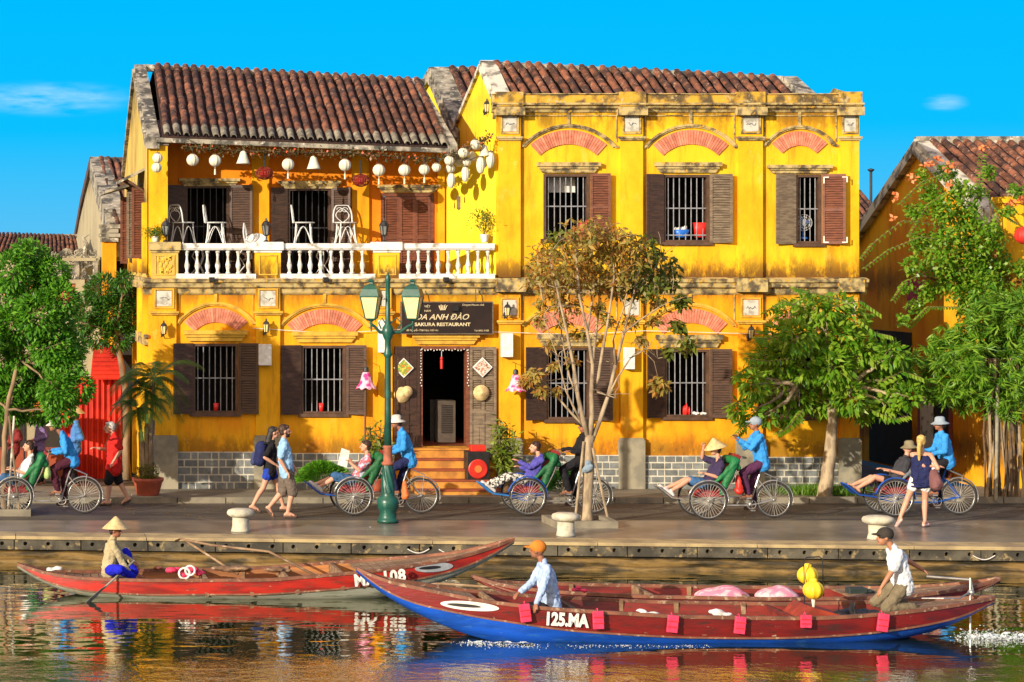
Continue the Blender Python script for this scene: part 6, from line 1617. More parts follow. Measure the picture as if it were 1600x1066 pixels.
def cyclo(px, py, label, frame=None, hood=None, footm=None, blue=False):
    y_ = YG(py); y0 = y_+.40; ox = X(px, y_); r = empty('cyclo', (ox, y0, 0), label, 'cyclo', 'pedal cyclos riding along the quay')
    fr = frame or M_CHROME; fm = footm or M_CHROME
    q = lambda x, y, z: V(ox+x, y0+y, z)
    for s_ in (-.38, .38): wheel(r, q(0, s_, .362), .362); fender(r, (ox, y0+s_, .362), .385, R(-5), R(165), .028, fr)
    wheel(r, q(1.355, 0, .345), .345); fender(r, (ox+1.355, y0, .345), .372, R(-15), R(150), .03, M_CHROME)
    b = MB(); b.tube([q(0, -.42, .362), q(0, .42, .362)], .018, 7)
    for s_ in (-.25, .25):
        b.tube([q(-.32, s_, .36), q(.0, s_, .40), q(.34, s_, .42)], .014, 6); b.tube([q(.34, s_, .42), q(.0, s_, .27), q(-.3, s_, .34)], .011, 6)
    b.tube([q(-.32, -.25, .36), q(-.32, .25, .36)], .014, 6); b.build('carriage_frame', fr, r)
    # footrest
    b = MB(); b.tube([q(-.30, -.2, .36), q(-.62, -.19, .40), q(-.86, -.16, .60), q(-.90, 0, .62), q(-.86, .16, .60), q(-.62, .19, .40), q(-.30, .2, .36)], .014, 6)
    b.add([q(-.34, -.19, .375), q(-.62, -.18, .415), q(-.62, .18, .415), q(-.34, .19, .375), q(-.34, -.19, .36), q(-.62, -.18, .40), q(-.62, .18, .40), q(-.34, .19, .36)], [(0,1,2,3), (7,6,5,4), (0,4,5,1), (1,5,6,2), (2,6,7,3)])
    b.add([q(-.63, -.18, .42), q(-.86, -.15, .605), q(-.86, .15, .605), q(-.63, .18, .42), q(-.63, -.18, .405), q(-.86, -.15, .59), q(-.86, .15, .59), q(-.63, .18, .405)], [(0,1,2,3), (7,6,5,4), (0,4,5,1), (1,5,6,2), (2,6,7,3)])
    b.build('footrest', fm, r)
    b = MB(); b.ball(q(.08, 0, .50), (.27, .27, .06), 14, 8); b.box(ox-.2, ox+.34, y0-.26, y0+.26, .42, .50); o = b.build('seat', M_SEAT, r); bevel(o, .02)
    b = MB(); vs = []
    for x_, z_ in ((.24, .50), (.45, .92), (.60, 1.22)):
        for s_ in (-.29, .29): vs.append(q(x_, s_, z_))
        for s_ in (.29, -.29): vs.append(q(x_+.05, s_, z_-.03))
    b.add(vs, [(0,1,5,4), (4,5,9,8), (1,2,6,5), (5,6,10,9), (2,3,7,6), (6,7,11,10), (3,0,4,7), (7,4,8,11), (8,9,10,11)]); b.build('backrest', M_SEAT, r)
    hm = hood or M_GCLOTH
    b = MB()
    for s_ in (-1, 1):
        b.caps(q(.28, s_*.30, .50), q(.52, s_*.30, 1.08), .06, .085, 8); b.caps(q(.08, s_*.31, .64), q(.46, s_*.30, .98), .022, .07, 8)
    b.caps(q(.54, -.28, 1.10), q(.54, .28, 1.10), .085, .085, 10); b.caps(q(.60, -.25, .98), q(.60, .25, .98), .07, .07, 10); b.caps(q(.50, -.2, .75), q(.50, .2, .75), .07, .07, 10)
    organic(b, 'folded_hood', hm, r, .018, 4, .05, .12)
    b = MB()
    for s_ in (-.26, .26): b.tube([q(.34, s_, .44), q(.52, s_, .80), q(.66, s_, 1.17)], .015, 7)
    b.tube([q(.66, -.30, 1.17), q(.67, -.15, 1.21), q(.67, .15, 1.21), q(.66, .30, 1.17)], .016, 7); b.build('push_bar', M_CHROME, r)
    b = MB(); 
    for s_ in (-.30, .30): b.caps(q(.665, s_-.03*(1 if s_ > 0 else -1), 1.175), q(.72, s_+.03*(1 if s_ > 0 else -1), 1.17), .022, .022, 7)
    b.build('grip', M_RUB, r)
    bl_ = M_BLUEF if blue else M_CHROME
    b = MB()
    b.tube([q(.30, 0, .40), q(.42, 0, .24), q(.95, 0, .24), q(1.355, 0, .345)], .017, 7); b.tube([q(.34, .1, .42), q(.75, .06, .38), q(.90, 0, .26)], .013, 6)
    b.tube([q(.90, 0, .25), q(1.10, 0, .86), q(1.12, 0, .93)], .017, 7)
    for s_ in (-.05, .05): b.tube([q(1.06, s_, .72), q(1.355, s_*1.3, .345)], .011, 6); b.tube([q(.92, s_, .25), q(1.355, s_*1.3, .345)], .010, 6)
    b.tube([q(.66, 0, .27), q(.86, 0, .60)], .013, 6); b.build('rear_frame', bl_, r)
    b = MB(); b.ball(q(1.13, 0, .96), (.13, .09, .04), 12, 7); b.ball(q(1.03, 0, .965), (.09, .035, .03), 10, 6); b.build('saddle', M_RUB, r, True)
    b = MB(); b.tube([q(1.16, -.07, .86), q(1.42, -.07, .75)], .008, 5); b.tube([q(1.16, .07, .86), q(1.42, .07, .75)], .008, 5); b.tube([q(1.42, -.07, .75), q(1.42, .07, .75)], .008, 5); b.tube([q(1.40, -.07, .75), q(1.36, -.06, .35)], .006, 5); b.build('carrier', M_CHROME, r)
    b = MB(); b.tube(ringp(q(.92, -.05, .26), .085, 22), .006, 5, closed=True); 
    for k in range(5): a = k*2*PI/5; b.tube([q(.92, -.05, .26), q(.92+.085*math.cos(a), -.05, .26+.085*math.sin(a))], .005, 4)
    b.build('chainring', M_CHROME, r)
    b = MB()
    for s_, dx, dz in ((-.1, -.08, .13), (.1, .08, -.13)): b.tube([q(.92, s_*.7, .26), q(.92+dx, s_, .26+dz)], .009, 5); b.box(ox+.92+dx-.045, ox+.92+dx+.045, y0+s_-(.07 if s_ < 0 else 0), y0+s_+(.07 if s_ > 0 else 0), .26+dz-.012, .26+dz+.012)
    b.build('crank', M_CHROME, r)
    return r, q
CY1, q1 = cyclo(22, 806, 'leftmost cyclo, half cut by the picture edge, with a green folded hood', blue=False)
CY2, q2 = cyclo(553, 806, 'cyclo partly behind the green street lamp, its passenger reading a white paper', footm=M_BLUEF)
CY3, q3 = cyclo(825, 806, 'blue-fendered cyclo whose rear is behind the staked brown-leaved tree', M_BLUEF, footm=mat('bright_blue_tray', (.03, .22, .6), rough=.4))
CY4, q4 = cyclo(1107, 813, 'chrome cyclo carrying a passenger in a conical hat, centre right of the street')
CY5, q5 = cyclo(1400, 808, 'rightmost cyclo, blue-framed, passing behind the blonde woman', M_BLUEF, mat('grey_canvas_hood', (.16, .18, .20), (.1, .11, .13), 4), M_BLUEF, blue=True)
for (q_, x_, z_, m, lb, nm) in ((q4, .62, .80, M_RED, 'long red bag hanging behind the seat of the cyclo with the conical-hatted passenger', 'hanging_bag'), (q1, .62, 1.02, mat('pale_green_cloth', (.42, .55, .18)), 'pale green cloth tied to the push bar of the leftmost cyclo', 'cloth'), (q2, 1.0, .62, mat('orange_bag', (.68, .17, .04)), 'orange bag hanging under the saddle of the cyclo behind the street lamp', 'hanging_bag')):
    b = MB(); b.caps(q_(x_, -.2, z_), q_(x_+.02, -.2, z_-.26), .045, .085, 9); organic(b, nm, m, None, .014, 3, .03, .08, label=lb, cat='bag' if 'bag' in nm else 'cloth')

# ------------------------------------------------------------------ people
def skin(n, c): return mat(n, c, tuple(x*.85 for x in c), 8, rough=.5, spec=.35, bump=0)
SK_T = skin('tanned_skin', (.42, .19, .10)); SK_D = skin('dark_tanned_skin', (.32, .13, .07)); SK_L = skin('fair_skin', (.60, .31, .20))
def cloth(n, c, c2=None, sc_=6): return mat(n, c, c2 or tuple(x*.75 for x in c), sc_, rough=.85, spec=.15, bump=.15, bscale=90)
C_SKY = cloth('sky_blue_shirt', (.045, .30, .72)); C_PBLUE = cloth('pale_blue_shirt', (.42, .55, .78)); C_NAVY = cloth('navy_cloth', (.02, .025, .09)); C_BLK = cloth('black_cloth', (.018, .017, .02))
C_PURP = cloth('plum_trousers', (.085, .025, .07)); C_RED = cloth('red_shirt', (.62, .025, .02)); C_WHT = cloth('white_shirt', (.72, .76, .80)); C_TEE = cloth('light_blue_tee', (.30, .52, .78)); C_GREY = cloth('grey_brown_shorts', (.16, .125, .10))
C_BEI = cloth('sand_jacket', (.46, .38, .22)); C_UBL = cloth('ultramarine_trousers', (.015, .02, .55)); C_DEN = cloth('denim', (.05, .13, .28)); C_INDI = cloth('indigo_shirt', (.10, .09, .42)); C_CHEK = mat('checked_trousers', (.6, .58, .52), (.03, .03, .03), 22, .48, .52, rough=.85)
C_DBL = cloth('bright_blue_shorts', (.02, .06, .45)); C_OLIV = cloth('khaki_trousers', (.20, .16, .10)); C_MULTI = mat('patterned_shirt', (.45, .5, .62), (.5, .10, .10), 12, .45, .55, rough=.85, c3=(.05, .15, .45))
H_BLK = mat('black_hair', (.012, .010, .009), (.025, .018, .014), 30, rough=.5, bump=.5, bscale=90, stretch=(3, 3, .5)); H_WHT = mat('white_hair', (.68, .64, .56), (.5, .46, .4), 30, rough=.6, bump=.5, bscale=90); H_BLN = mat('blonde_hair', (.62, .42, .13), (.42, .26, .07), 30, rough=.5, bump=.5, bscale=90); H_BRN = mat('brown_hair', (.05, .022, .012), (.03, .014, .008), 30, rough=.5, bump=.5, bscale=90)
HT_W = cloth('white_hat', (.66, .64, .58)); HT_G = cloth('grey_blue_hat', (.30, .36, .42)); HT_O = cloth('orange_cap', (.62, .20, .03)); HT_D = cloth('dark_cap', (.05, .042, .035))
M_EYE = mat('eye_dark', (.02, .015, .01), rough=.2, bump=0); M_LIP = mat('lips', (.36, .10, .08), rough=.5, bump=0); M_SOLE = mat('sandal', (.12, .07, .05), rough=.7); M_SOLEP = mat('pale_slipper', (.66, .45, .42), rough=.6); M_SHOE = mat('white_trainer', (.62, .60, .58), rough=.6)
def ik(a, t, l1, l2, hint):
    d = t-a; L = d.length
    if L > l1+l2-.004: t = a+d*((l1+l2-.004)/L); d = t-a; L = d.length
    x = (l1*l1-l2*l2+L*L)/(2*L); h = math.sqrt(max(0, l1*l1-x*x)); n = d.normalized(); hv = hint-n*hint.dot(n)
    hv = hv.normalized() if hv.length > 1e-4 else n.orthogonal().normalized()
    return a+n*x+hv*h, t
def person(label, o, hip, neck, head, hands, feet, skinm, top, bottom, hair, k=1.0, f=(-1, 0, 0), face=None, u=(0, -1, 0), toes=None, elbow=None, knee=None, sleeve='long', blen='long', hairst='short', hat=None, hatm=None, shoe=None, flare=0, beard=False, group=None, wide=1.0, voxel=.0105, hem=.10, conetilt=0, bulk=1.0):
    """everything in metres relative to o; hands/feet/toes: (near, far) wrist / ankle points"""
    o = Vector(o); W = lambda p: o+Vector(p); f = Vector(f).normalized(); fc = Vector(face).normalized() if face else f
    u = Vector(u).normalized(); hip, neck, head = W(hip), W(neck), W(head)
    r = empty('person', (hip.x, hip.y, min(W(feet[0]).z, W(feet[1]).z)-.07), label, 'person', group)
    up = (neck-hip).normalized(); sh = neck-up*.055*k
    S_ = [sh+u*.165*k*wide, sh-u*.165*k*wide]; Hp = [hip+u*.085*k*wide, hip-u*.085*k*wide]
    eh = [Vector(e) for e in (elbow or (-f*.6+V(0, 0, -1), -f*.6+V(0, 0, -1)))]; kh = [Vector(e) for e in (knee or (f+V(0, 0, .2), f+V(0, 0, .2)))]
    El, Hd, Kn, Ft = [], [], [], []
    for i in range(2):
        e_, h_ = ik(S_[i], W(hands[i]), .285*k, .255*k, eh[i]); El.append(e_); Hd.append(h_)
        e_, h_ = ik(Hp[i], W(feet[i]), .43*k, .415*k, kh[i]); Kn.append(e_); Ft.append(h_)
    td = [Vector(t).normalized() for t in (toes or (f, f))]
    b = MB()
    # torso
    for s_ in (-1, 1):
        b.caps(hip+u*.06*k*s_*wide, sh+u*.075*k*s_*wide-up*.10*k, .098*k*bulk, .098*k*bulk)
        b.caps(sh+u*.02*s_, sh+u*.15*k*s_*wide, .062*k, .056*k)
    b.caps(sh, neck+(head-neck)*.5, .055*k, .048*k)
    # head with jaw, nose, ears
    hu = (head-neck).normalized()*.35+V(0, 0, 1)*.65; hu = (hu-fc*hu.dot(fc)).normalized(); hs = fc.cross(hu).normalized()
    Rm = Matrix((hs, fc, hu)).transposed()
    L_ = lambda a, c, d: head+hs*a*k+fc*c*k+hu*d*k
    b.ball(L_(0, -.012, .018), (.078*k, .096*k, .098*k), 14, 10, Rm); b.ball(L_(0, .028, -.045), (.055*k, .062*k, .068*k), 12, 8, Rm)
    b.caps(L_(0, .085, .012), L_(0, .112, -.026), .010*k, .0155*k, 8); b.caps(L_(-.03, .072, .022), L_(.03, .072, .022), .018*k, .018*k, 8)
    b.ball(L_(0, .066, -.088), (.024*k, .022*k, .02*k), 8, 6, Rm); b.caps(L_(-.018, .078, -.055), L_(.018, .078, -.055), .012*k, .012*k, 6)
    for s_ in (-1, 1): b.ball(L_(.080*s_, -.005, -.008), (.012*k, .022*k, .032*k), 8, 6, Rm)
    # limbs
    for i in range(2):
        b.caps(S_[i], El[i], .050*k, .038*k); b.caps(El[i], El[i].lerp(Hd[i], .3), .038*k, .039*k); b.caps(El[i].lerp(Hd[i], .3), Hd[i], .039*k, .026*k)
        b.caps(Hp[i], Kn[i], .086*k, .056*k); b.caps(Kn[i], Kn[i].lerp(Ft[i], .32)-td[i]*.012, .054*k, .056*k); b.caps(Kn[i].lerp(Ft[i], .32)-td[i]*.012, Ft[i], .056*k, .034*k)
        hl = Ft[i]-td[i]*.045*k-V(0, 0, .035*k); fl2 = Ft[i]+td[i]*.10*k-V(0, 0, .045*k)
        b.caps(Ft[i], hl, .034*k, .034*k); b.caps(hl, fl2, .034*k, .032*k); b.caps(Ft[i], fl2, .034*k, .028*k)
        side = td[i].cross(V(0, 0, 1)).normalized()
        for j in range(5): b.caps(fl2+side*(j-2)*.014*k, fl2+td[i]*(.045-.006*abs(j-1))*k+side*(j-2)*.015*k-V(0, 0, .008), .013*k, .010*k, 6)
        # hand: palm, four fingers curling, thumb
        d = (Hd[i]-El[i]).normalized(); pn = V(0, 0, -1)-d*V(0, 0, -1).dot(d)
        if pn.length < .2: pn = f-d*f.dot(d)
        pn.normalize(); ps = d.cross(pn).normalized()
        for j in range(-1, 2): b.caps(Hd[i]+d*.01, Hd[i]+d*.075*k+ps*j*.022*k, .020*k, .016*k, 7)
        for j in range(4):
            b0 = Hd[i]+d*.078*k+ps*(j-1.5)*.0215*k; ln = (.036, .042, .040, .030)[j]*k
            b1 = b0+d*ln+pn*.010*k; b2 = b1+d*ln*.55+pn*ln*.75; b.caps(b0, b1, .0098*k, .009*k, 6); b.caps(b1, b2, .009*k, .008*k, 6)
        t0 = Hd[i]+d*.03*k+ps*.03*k*(1 if i == 0 else -1); t1 = t0+d*.035*k+ps*.022*k*(1 if i == 0 else -1)+pn*.01*k; b.caps(t0, t1, .012*k, .010*k, 6); b.caps(t1, t1+d*.028*k+pn*.012*k, .010*k, .009*k, 6)
    organic(b, 'body', skinm, r, voxel, 3)
    for s_ in (-1, 1):
        b = MB(); b.ball(L_(.030*s_, .078, -.002), (.011*k, .008*k, .007*k), 8, 6, Rm); b.build('eye', M_EYE, r, True)
    b = MB(); b.caps(L_(-.02, .088, -.058), L_(.02, .088, -.058), .0055*k, .0055*k, 6); b.build('mouth', M_LIP, r, True)
    # top
    if top is not None:
        b = MB(); t_ = .018*k; lo = hip-up*hem*k
        for s_ in (-1, 1):
            b.caps(lo+u*.07*k*s_*wide, sh+u*.078*k*s_*wide-up*.10*k, .126*k*bulk, .114*k*max(wide, bulk))
            b.caps(lo+u*.03*s_, sh-up*.12*k, .122*k*bulk, .108*k*bulk)
            if sleeve != 'none': b.caps(sh+u*.03*s_, sh+u*.155*k*s_*wide, .070*k, .070*k)
            else: b.caps(sh-up*.12*k+u*.05*s_, sh+u*.06*k*s_+up*.02, .07*k, .014*k)
        for i in range(2):
            if sleeve == 'long': b.caps(S_[i], El[i], .068*k, .057*k); b.caps(El[i], Hd[i]-(Hd[i]-El[i])*.08, .056*k, .046*k)
            elif sleeve == 'short': b.caps(S_[i], S_[i].lerp(El[i], .78), .070*k, .070*k)
        if sleeve != 'none': b.caps(sh, neck+(head-neck)*.12, .070*k, .064*k)
        b.caps(lo+u*.08*k, lo-u*.08*k, .118*k*bulk, .118*k*bulk)
        organic(b, 'shirt', top, r, .0115, 2, .04, .07)
    if bottom is not None:
        b = MB(); b.caps(hip+u*.05*k*wide+up*.02, hip-u*.05*k*wide+up*.02, .112*k, .112*k)
        for i in range(2):
            end = {'long': .95, 'knee': 1.0, 'short': .45, 'mid': .75}[blen]
            if blen == 'long': b.caps(Hp[i], Kn[i], .108*k, .080*k); b.caps(Kn[i], Kn[i].lerp(Ft[i], .93), .080*k, .062*k)
            elif blen == 'knee': b.caps(Hp[i], Kn[i].lerp(Ft[i], .06), .112*k, .098*k)
            else: b.caps(Hp[i], Hp[i].lerp(Kn[i], end), .110*k, .100*k)
        if flare: b.lathe([(.13*k, .02), (.17*k, -.10*k), (.20*k, -.22*k), (.20*k, -.225*k)], hip, 18)
        organic(b, 'skirt' if flare else ('trousers' if blen == 'long' else 'shorts'), bottom, r, .0115, 2, .036, .07)
    if shoe is not None:
        for i in range(2):
            b = MB(); a_ = Ft[i]-td[i]*.05*k-V(0, 0, .064*k); c_ = Ft[i]+td[i]*.15*k-V(0, 0, .07*k)
            if shoe is M_SHOE: b.caps(a_+V(0, 0, .015), c_+V(0, 0, .012), .045*k, .042*k); b.caps(Ft[i], a_+V(0, 0, .01), .042*k, .045*k); b.caps(Ft[i], c_.lerp(a_, .5), .04*k, .04*k)
            else:
                b.caps(a_, c_, .034*k, .036*k); b.v = [(x, y, a_.z+(z-a_.z)*.35) if False else (x, y, (a_+(c_-a_)*0).z*0+z) for x, y, z in b.v]
                sd = td[i].cross(V(0, 0, 1)).normalized(); p_ = Ft[i]+td[i]*.07*k; b.tube([p_+sd*.045-V(0, 0, .06), p_+V(0, 0, .0), p_-sd*.045-V(0, 0, .06)], .008, 5)
            organic(b, 'shoe' if shoe is M_SHOE else 'sandal', shoe, r, .009, 2)
    if hair is not None:
        b = MB()
        if hat != 'cap': b.ball(L_(0, -.030, .035), (.088*k, .098*k, .098*k), 14, 10, Rm); b.ball(L_(0, -.055, -.02), (.075*k, .055*k, .07*k), 12, 8, Rm)
        
        if hat is None: b.caps(L_(-.05, .045, .085), L_(.05, .045, .085), .028*k, .028*k, 8)
        if hairst == 'long':
            b.caps(L_(0, -.07, -.02), neck-f*.08-up*.12, .07*k, .075*k); b.caps(neck-f*.08-up*.12, neck-f*.12-up*.30, .075*k, .05*k)
        if hairst == 'pony':
            b.caps(L_(0, -.10, .02), L_(-.02, -.15, -.10), .035*k, .045*k); b.caps(L_(-.02, -.15, -.10), L_(-.02, -.13, -.34), .045*k, .022*k); b.ball(L_(0, -.04, .06), (.085*k, .09*k, .08*k), 12, 8, Rm)
        organic(b, 'hair', hair, r, .0105, 2, .012, .03)
    if beard:
        b = MB(); b.ball(L_(0, .04, -.075), (.058*k, .056*k, .052*k), 12, 8, Rm); b.caps(L_(-.068, .0, -.02), L_(-.05, .04, -.075), .014*k, .02*k); b.caps(L_(.068, .0, -.02), L_(.05, .04, -.075), .014*k, .02*k); organic(b, 'beard', hair, r, .010, 2, .01, .03)
    if hat == 'bucket':
        b = MB(); b.lathe([(.175*k, .008), (.17*k, .018), (.105*k, .055), (.098*k, .07), (.090*k, .13), (.06*k, .15), (.0, .155)], L_(0, -.008, .0), 20, Rm @ Matrix.Rotation(R(-4), 3, 'X')); b.lathe([(.17*k, .008), (.10*k, .045), (.09*k, .05)], L_(0, -.008, .0), 20, Rm); b.build('hat', hatm, r, True)
    if hat == 'cone':
        Rc = Rm @ Matrix.Rotation(R(conetilt), 3, 'X')
        b = MB(); b.lathe([(.235*k, .0), (.23*k, .004), (.12*k, .10), (.03*k, .185), (.004, .20)], L_(0, -.005, .03), 26, Rc); b.build('conical_hat', hatm or M_STRAW, r, True)
    if hat == 'cap':
        b = MB(); b.ball(L_(0, -.016, .050), (.099*k, .119*k, .098*k), 16, 10, Rm); b.ball(L_(0, .105, .045), (.068*k, .085*k, .017*k), 14, 8, Rm)
        organic(b, 'cap', hatm, r, .0105, 2)
    return r
DRV = 'cyclo drivers in blue shirts'
PAS = 'cyclo passengers'
def driver(q_, label, top=None, grp=DRV, hx=.88, hz=1.60, nx=1.0, hat='bucket', hatm=None, pants=None, hands=None, head=(.90, 1.74), sc_=1.0, lean=0):
    b0 = q_(0, 0, 0)
    hn = hands or ((.74, -.26, 1.19), (.74, .26, 1.19))
    return person(label, b0, (1.13, 0, 1.06), (nx+lean, 0, hz), (head[0]+lean, 0, head[1]+.02), hn, ((.85, -.11, .46), (1.0, .11, .24)), SK_D, top or C_SKY, pants or C_PURP, H_BLK, hat=hat, hatm=hatm or HT_W, shoe=M_SOLE, group=grp, elbow=((.5, -.4, -1), (.5, .4, -1)), hem=.06)
driver(q1, 'driver of the leftmost cyclo, blue shirt and pale sun hat, leaning forward', lean=-.06, hz=1.53, head=(.84, 1.68), pants=cloth('dark_red_trousers', (.07, .015, .03)))
driver(q2, 'driver in a white bucket hat just right of the street lamp', lean=-.02, pants=C_NAVY)
driver(q3, 'cyclo driver mostly hidden by the trunk of the staked tree, one arm out', lean=.17, hz=1.52, head=(1.0, 1.66), hands=((.86, -.24, 1.22), (.80, .22, 1.22)), hat='cap', hatm=HT_D, pants=C_BLK, top=C_BLK, grp=None)
driver(q4, 'upright driver in a grey cap, both hands raised before him', hz=1.60, nx=1.04, head=(1.0, 1.76), hat='cap', hatm=HT_G, hands=((.66, -.16, 1.48), (.72, .16, 1.50)), pants=C_PURP)
driver(q5, 'driver of the rightmost cyclo in a wide grey-blue hat', lean=.02, hz=1.56, head=(.97, 1.72), hatm=HT_G, pants=C_BLK)
def passenger(q_, label, top, bottom, hair, sk=SK_L, hat=None, hatm=None, hands=None, blen='mid', shoe=M_SHOE, hairst='short', head=(.28, 1.30), sleeve='short', k=.95, u=(0, -1, 0)):
    return person(label, q_(0, 0, 0), (.10, 0, .62), (.34, 0, 1.09), (head[0], 0, head[1]), hands or ((-.02, -.20, .86), (-.02, .20, .86)), ((-.62, -.08, .52), (-.66, .10, .56)), sk, top, bottom, hair, k=k, sleeve=sleeve, blen=blen, shoe=shoe, hat=hat, hatm=hatm, hairst=hairst, group=PAS, elbow=((.6, -.3, -1), (.6, .3, -1)), knee=((-.3, -.1, 1), (-.3, .1, 1)), toes=((-.7, 0, .55), (-.7, 0, .55)), u=u, hem=.04, conetilt=-14)
passenger(q1, 'passenger of the leftmost cyclo, half cut off behind the tree stakes', C_WHT, C_DEN, H_BRN)
passenger(q2, 'dark-haired passenger reading, left of the street lamp', C_MULTI, C_DEN, H_BRN, hands=((-.04, -.14, 1.0), (-.02, .14, 1.06)), blen='knee')
passenger(q3, 'young passenger in an indigo shirt and checked trousers looking at his hand', C_INDI, C_CHEK, H_BRN, hands=((-.12, -.15, 1.02), (-.02, .16, .88)), blen='long', sleeve='long', head=(.22, 1.28))
passenger(q4, 'passenger in denim shorts shading the face under a conical hat', cloth('dark_patterned_top', (.05, .035, .09)), C_DEN, H_BRN, hat='cone', hatm=M_STRAW, hands=((.0, -.18, .86), (.06, .12, 1.33)), blen='mid', head=(.25, 1.30))
passenger(q5, 'passenger of the rightmost cyclo in an olive hat, legs bare, behind the blonde woman', cloth('dark_top', (.05, .05, .06)), C_BLK, H_BRN, hat='bucket', hatm=cloth('olive_hat', (.24, .20, .12)), blen='short', shoe=M_SOLE, head=(.40, 1.28))
b = MB(); c = q2(-.16, -.16, 1.1); b.add([c+V(-.12, 0, -.14), c+V(.06, 0, -.20), c+V(.12, .02, .12), c+V(-.04, .0, .18), c+V(-.12, .008, -.14), c+V(.06, .008, -.20), c+V(.12, .028, .12), c+V(-.04, .008, .18)], [(0,1,2,3), (7,6,5,4), (0,4,5,1), (1,5,6,2), (2,6,7,3), (3,7,4,0)]); tag(b.build('paper', M_WHITE), 'white paper held by the passenger left of the street lamp', 'paper')
# walkers
def ground_at(px, py): y_ = YG(py); return V(X(px, y_), y_, 0)
o = ground_at(447, 808)
person('bearded man in a light blue T-shirt and grey-brown shorts walking right', o, (.0, 0, .93), (-.05, 0, 1.45), (-.02, 0, 1.64), ((-.02, -.24, .90), (.22, .24, .86)), ((.02, -.09, .09), (-.32, .09, .17)), SK_L, C_TEE, C_GREY, H_BRN, k=1.03, f=(1, 0, 0), blen='knee', sleeve='short', shoe=M_SOLE, beard=True, elbow=((-1, -.3, -.2), (-1, .3, -.2)), toes=((1, 0, 0), (.6, 0, -.75)), wide=1.08)
o = ground_at(420, 804) + V(0, .35, 0)
person('long-haired woman in blue shorts with a dark backpack walking right behind the bearded man', o, (.06, 0, .88), (.09, 0, 1.36), (.14, 0, 1.55), ((.14, -.2, .95), (.26, .2, .95)), ((-.30, -.08, .10), (.34, .08, .09)), SK_L, C_BLK, C_DBL, H_BLK, k=.97, f=(1, 0, 0), blen='short', sleeve='short', hairst='long', shoe=M_SOLE, elbow=((-1, -.3, -.2), (-1, .3, -.2)), toes=((1, 0, -.3), (1, 0, 0)))
bp_ = empty('backpack', o+V(-.12, 0, 1.0), 'dark blue backpack on the back of the long-haired woman', 'backpack')
b = MB(); b.caps(o+V(-.14, -.06, 1.02), o+V(-.10, -.06, 1.28), .13, .11); b.caps(o+V(-.14, .06, 1.02), o+V(-.10, .06, 1.28), .13, .11); organic(b, 'pack', C_NAVY, bp_, .016, 3, .02, .08)
b = MB(); b.caps(o+V(-.25, 0, .98), o+V(-.24, 0, 1.12), .07, .06); organic(b, 'front_pocket', cloth('slate_pocket', (.05, .06, .14)), bp_, .014, 2)
b = MB(); b.tube([o+V(-.08, -.14, 1.34), o+V(.06, -.15, 1.38), o+V(.13, -.15, 1.2), o+V(0, -.15, 1.0)], .018, 6); b.build('strap', C_BLK, bp_)
o = ground_at(1440, 823)
person('blonde woman in a navy strappy top and striped shorts, seen from behind', o, (-.01, 0, .90), (.0, 0, 1.37), (.0, 0, 1.56), ((.26, .08, 1.02), (.24, -.1, 1.12)), ((.05, -.03, .10), (-.38, .05, .15)), SK_L, C_NAVY, mat('striped_shorts', (.7, .68, .62), (.7, .68, .62), 3, rough=.8), H_BLN, k=.96, f=(.35, 1, 0), face=(.6, 1, 0), u=(.95, -.3, 0), sleeve='none', blen='short', hairst='pony', shoe=M_SOLEP, toes=((.6, .5, 0), (-.2, .6, -.6)), elbow=((.4, -.6, -1), (-.4, -.6, -1)), knee=((.3, 1, 0), (.3, 1, 0)))
b = MB()
for z_ in (.73, .80): b.lathe([(.196, z_), (.199, z_+.008), (.198, z_+.022), (.19, z_+.028)], o+V(-.01, 0, 0), 24, ry=.66)
tag(b.build('navy_stripe', C_NAVY), 'navy bands round the shorts of the blonde woman', 'trim')
b = MB(); b.caps(o+V(.17, -.16, .98), o+V(.20, -.18, .80), .09, .13); organic(b, 'shoulder_bag', cloth('mauve_bag', (.20, .09, .09)), None, .015, 3, .03, .1, label='mauve-brown shoulder bag at the hip of the blonde woman', cat='bag')
b = MB(); b.caps(q5(.72, -.25, 1.05), q5(.78, -.25, .85), .05, .10); organic(b, 'plastic_bag', C_WHT, None, .014, 3, .04, .08, label='white plastic bag hanging from the bar of the rightmost cyclo', cat='bag')
o = ground_at(176, 789)
person('white-haired man in a loose red shirt and black shorts walking left', o, (.03, 0, .92), (.04, 0, 1.40), (-.07, 0, 1.54), ((.0, -.33, .90), (-.30, .16, 1.12)), ((-.10, -.09, .09), (.30, .09, .13)), SK_L, C_RED, C_BLK, H_WHT, k=1.0, blen='knee', sleeve='short', shoe=M_SOLE, wide=1.15, bulk=1.28, hem=.20, toes=((-1, 0, 0), (-.8, 0, -.4)), elbow=((1, -.3, -.3), (.6, .3, -1)))
# stallholders in the shade at the left
for px, py, y_, lb, tp, hd, hm in ((118, 770, 1.2, 'standing figure in a conical hat and blue top in the shade before the red gate', cloth('faded_blue_top', (.08, .22, .52)), 'cone', M_STRAW), (62, 772, 1.6, 'figure in a lilac shirt standing in the shade behind the leftmost cyclo', cloth('lilac_shirt', (.22, .15, .32)), None, None), (22, 772, 1.0, 'figure in a maroon top at the far left in the shade', cloth('maroon_top', (.22, .03, .03)), None, None)):
    o = V(X(px, y_), y_, .0); low = 'seated' in lb; dz = -.42 if low else 0
    person(lb, o, (0, 0, .90+dz), (.02, 0, 1.38+dz), (-.02, 0, 1.56+dz), ((-.12, -.2, 1.0+dz), (-.1, .2, 1.0+dz)), ((-.02 if not low else -.35, -.09, .09), (.05 if not low else -.33, .09, .09)), SK_D, tp, C_BLK, H_BLK, hat=hd, hatm=hm, voxel=.014)
UM = empty('parasol', (X(50, 1.8), 1.8, 0), 'orange parasol over the stall in the shade at the far left', 'parasol')
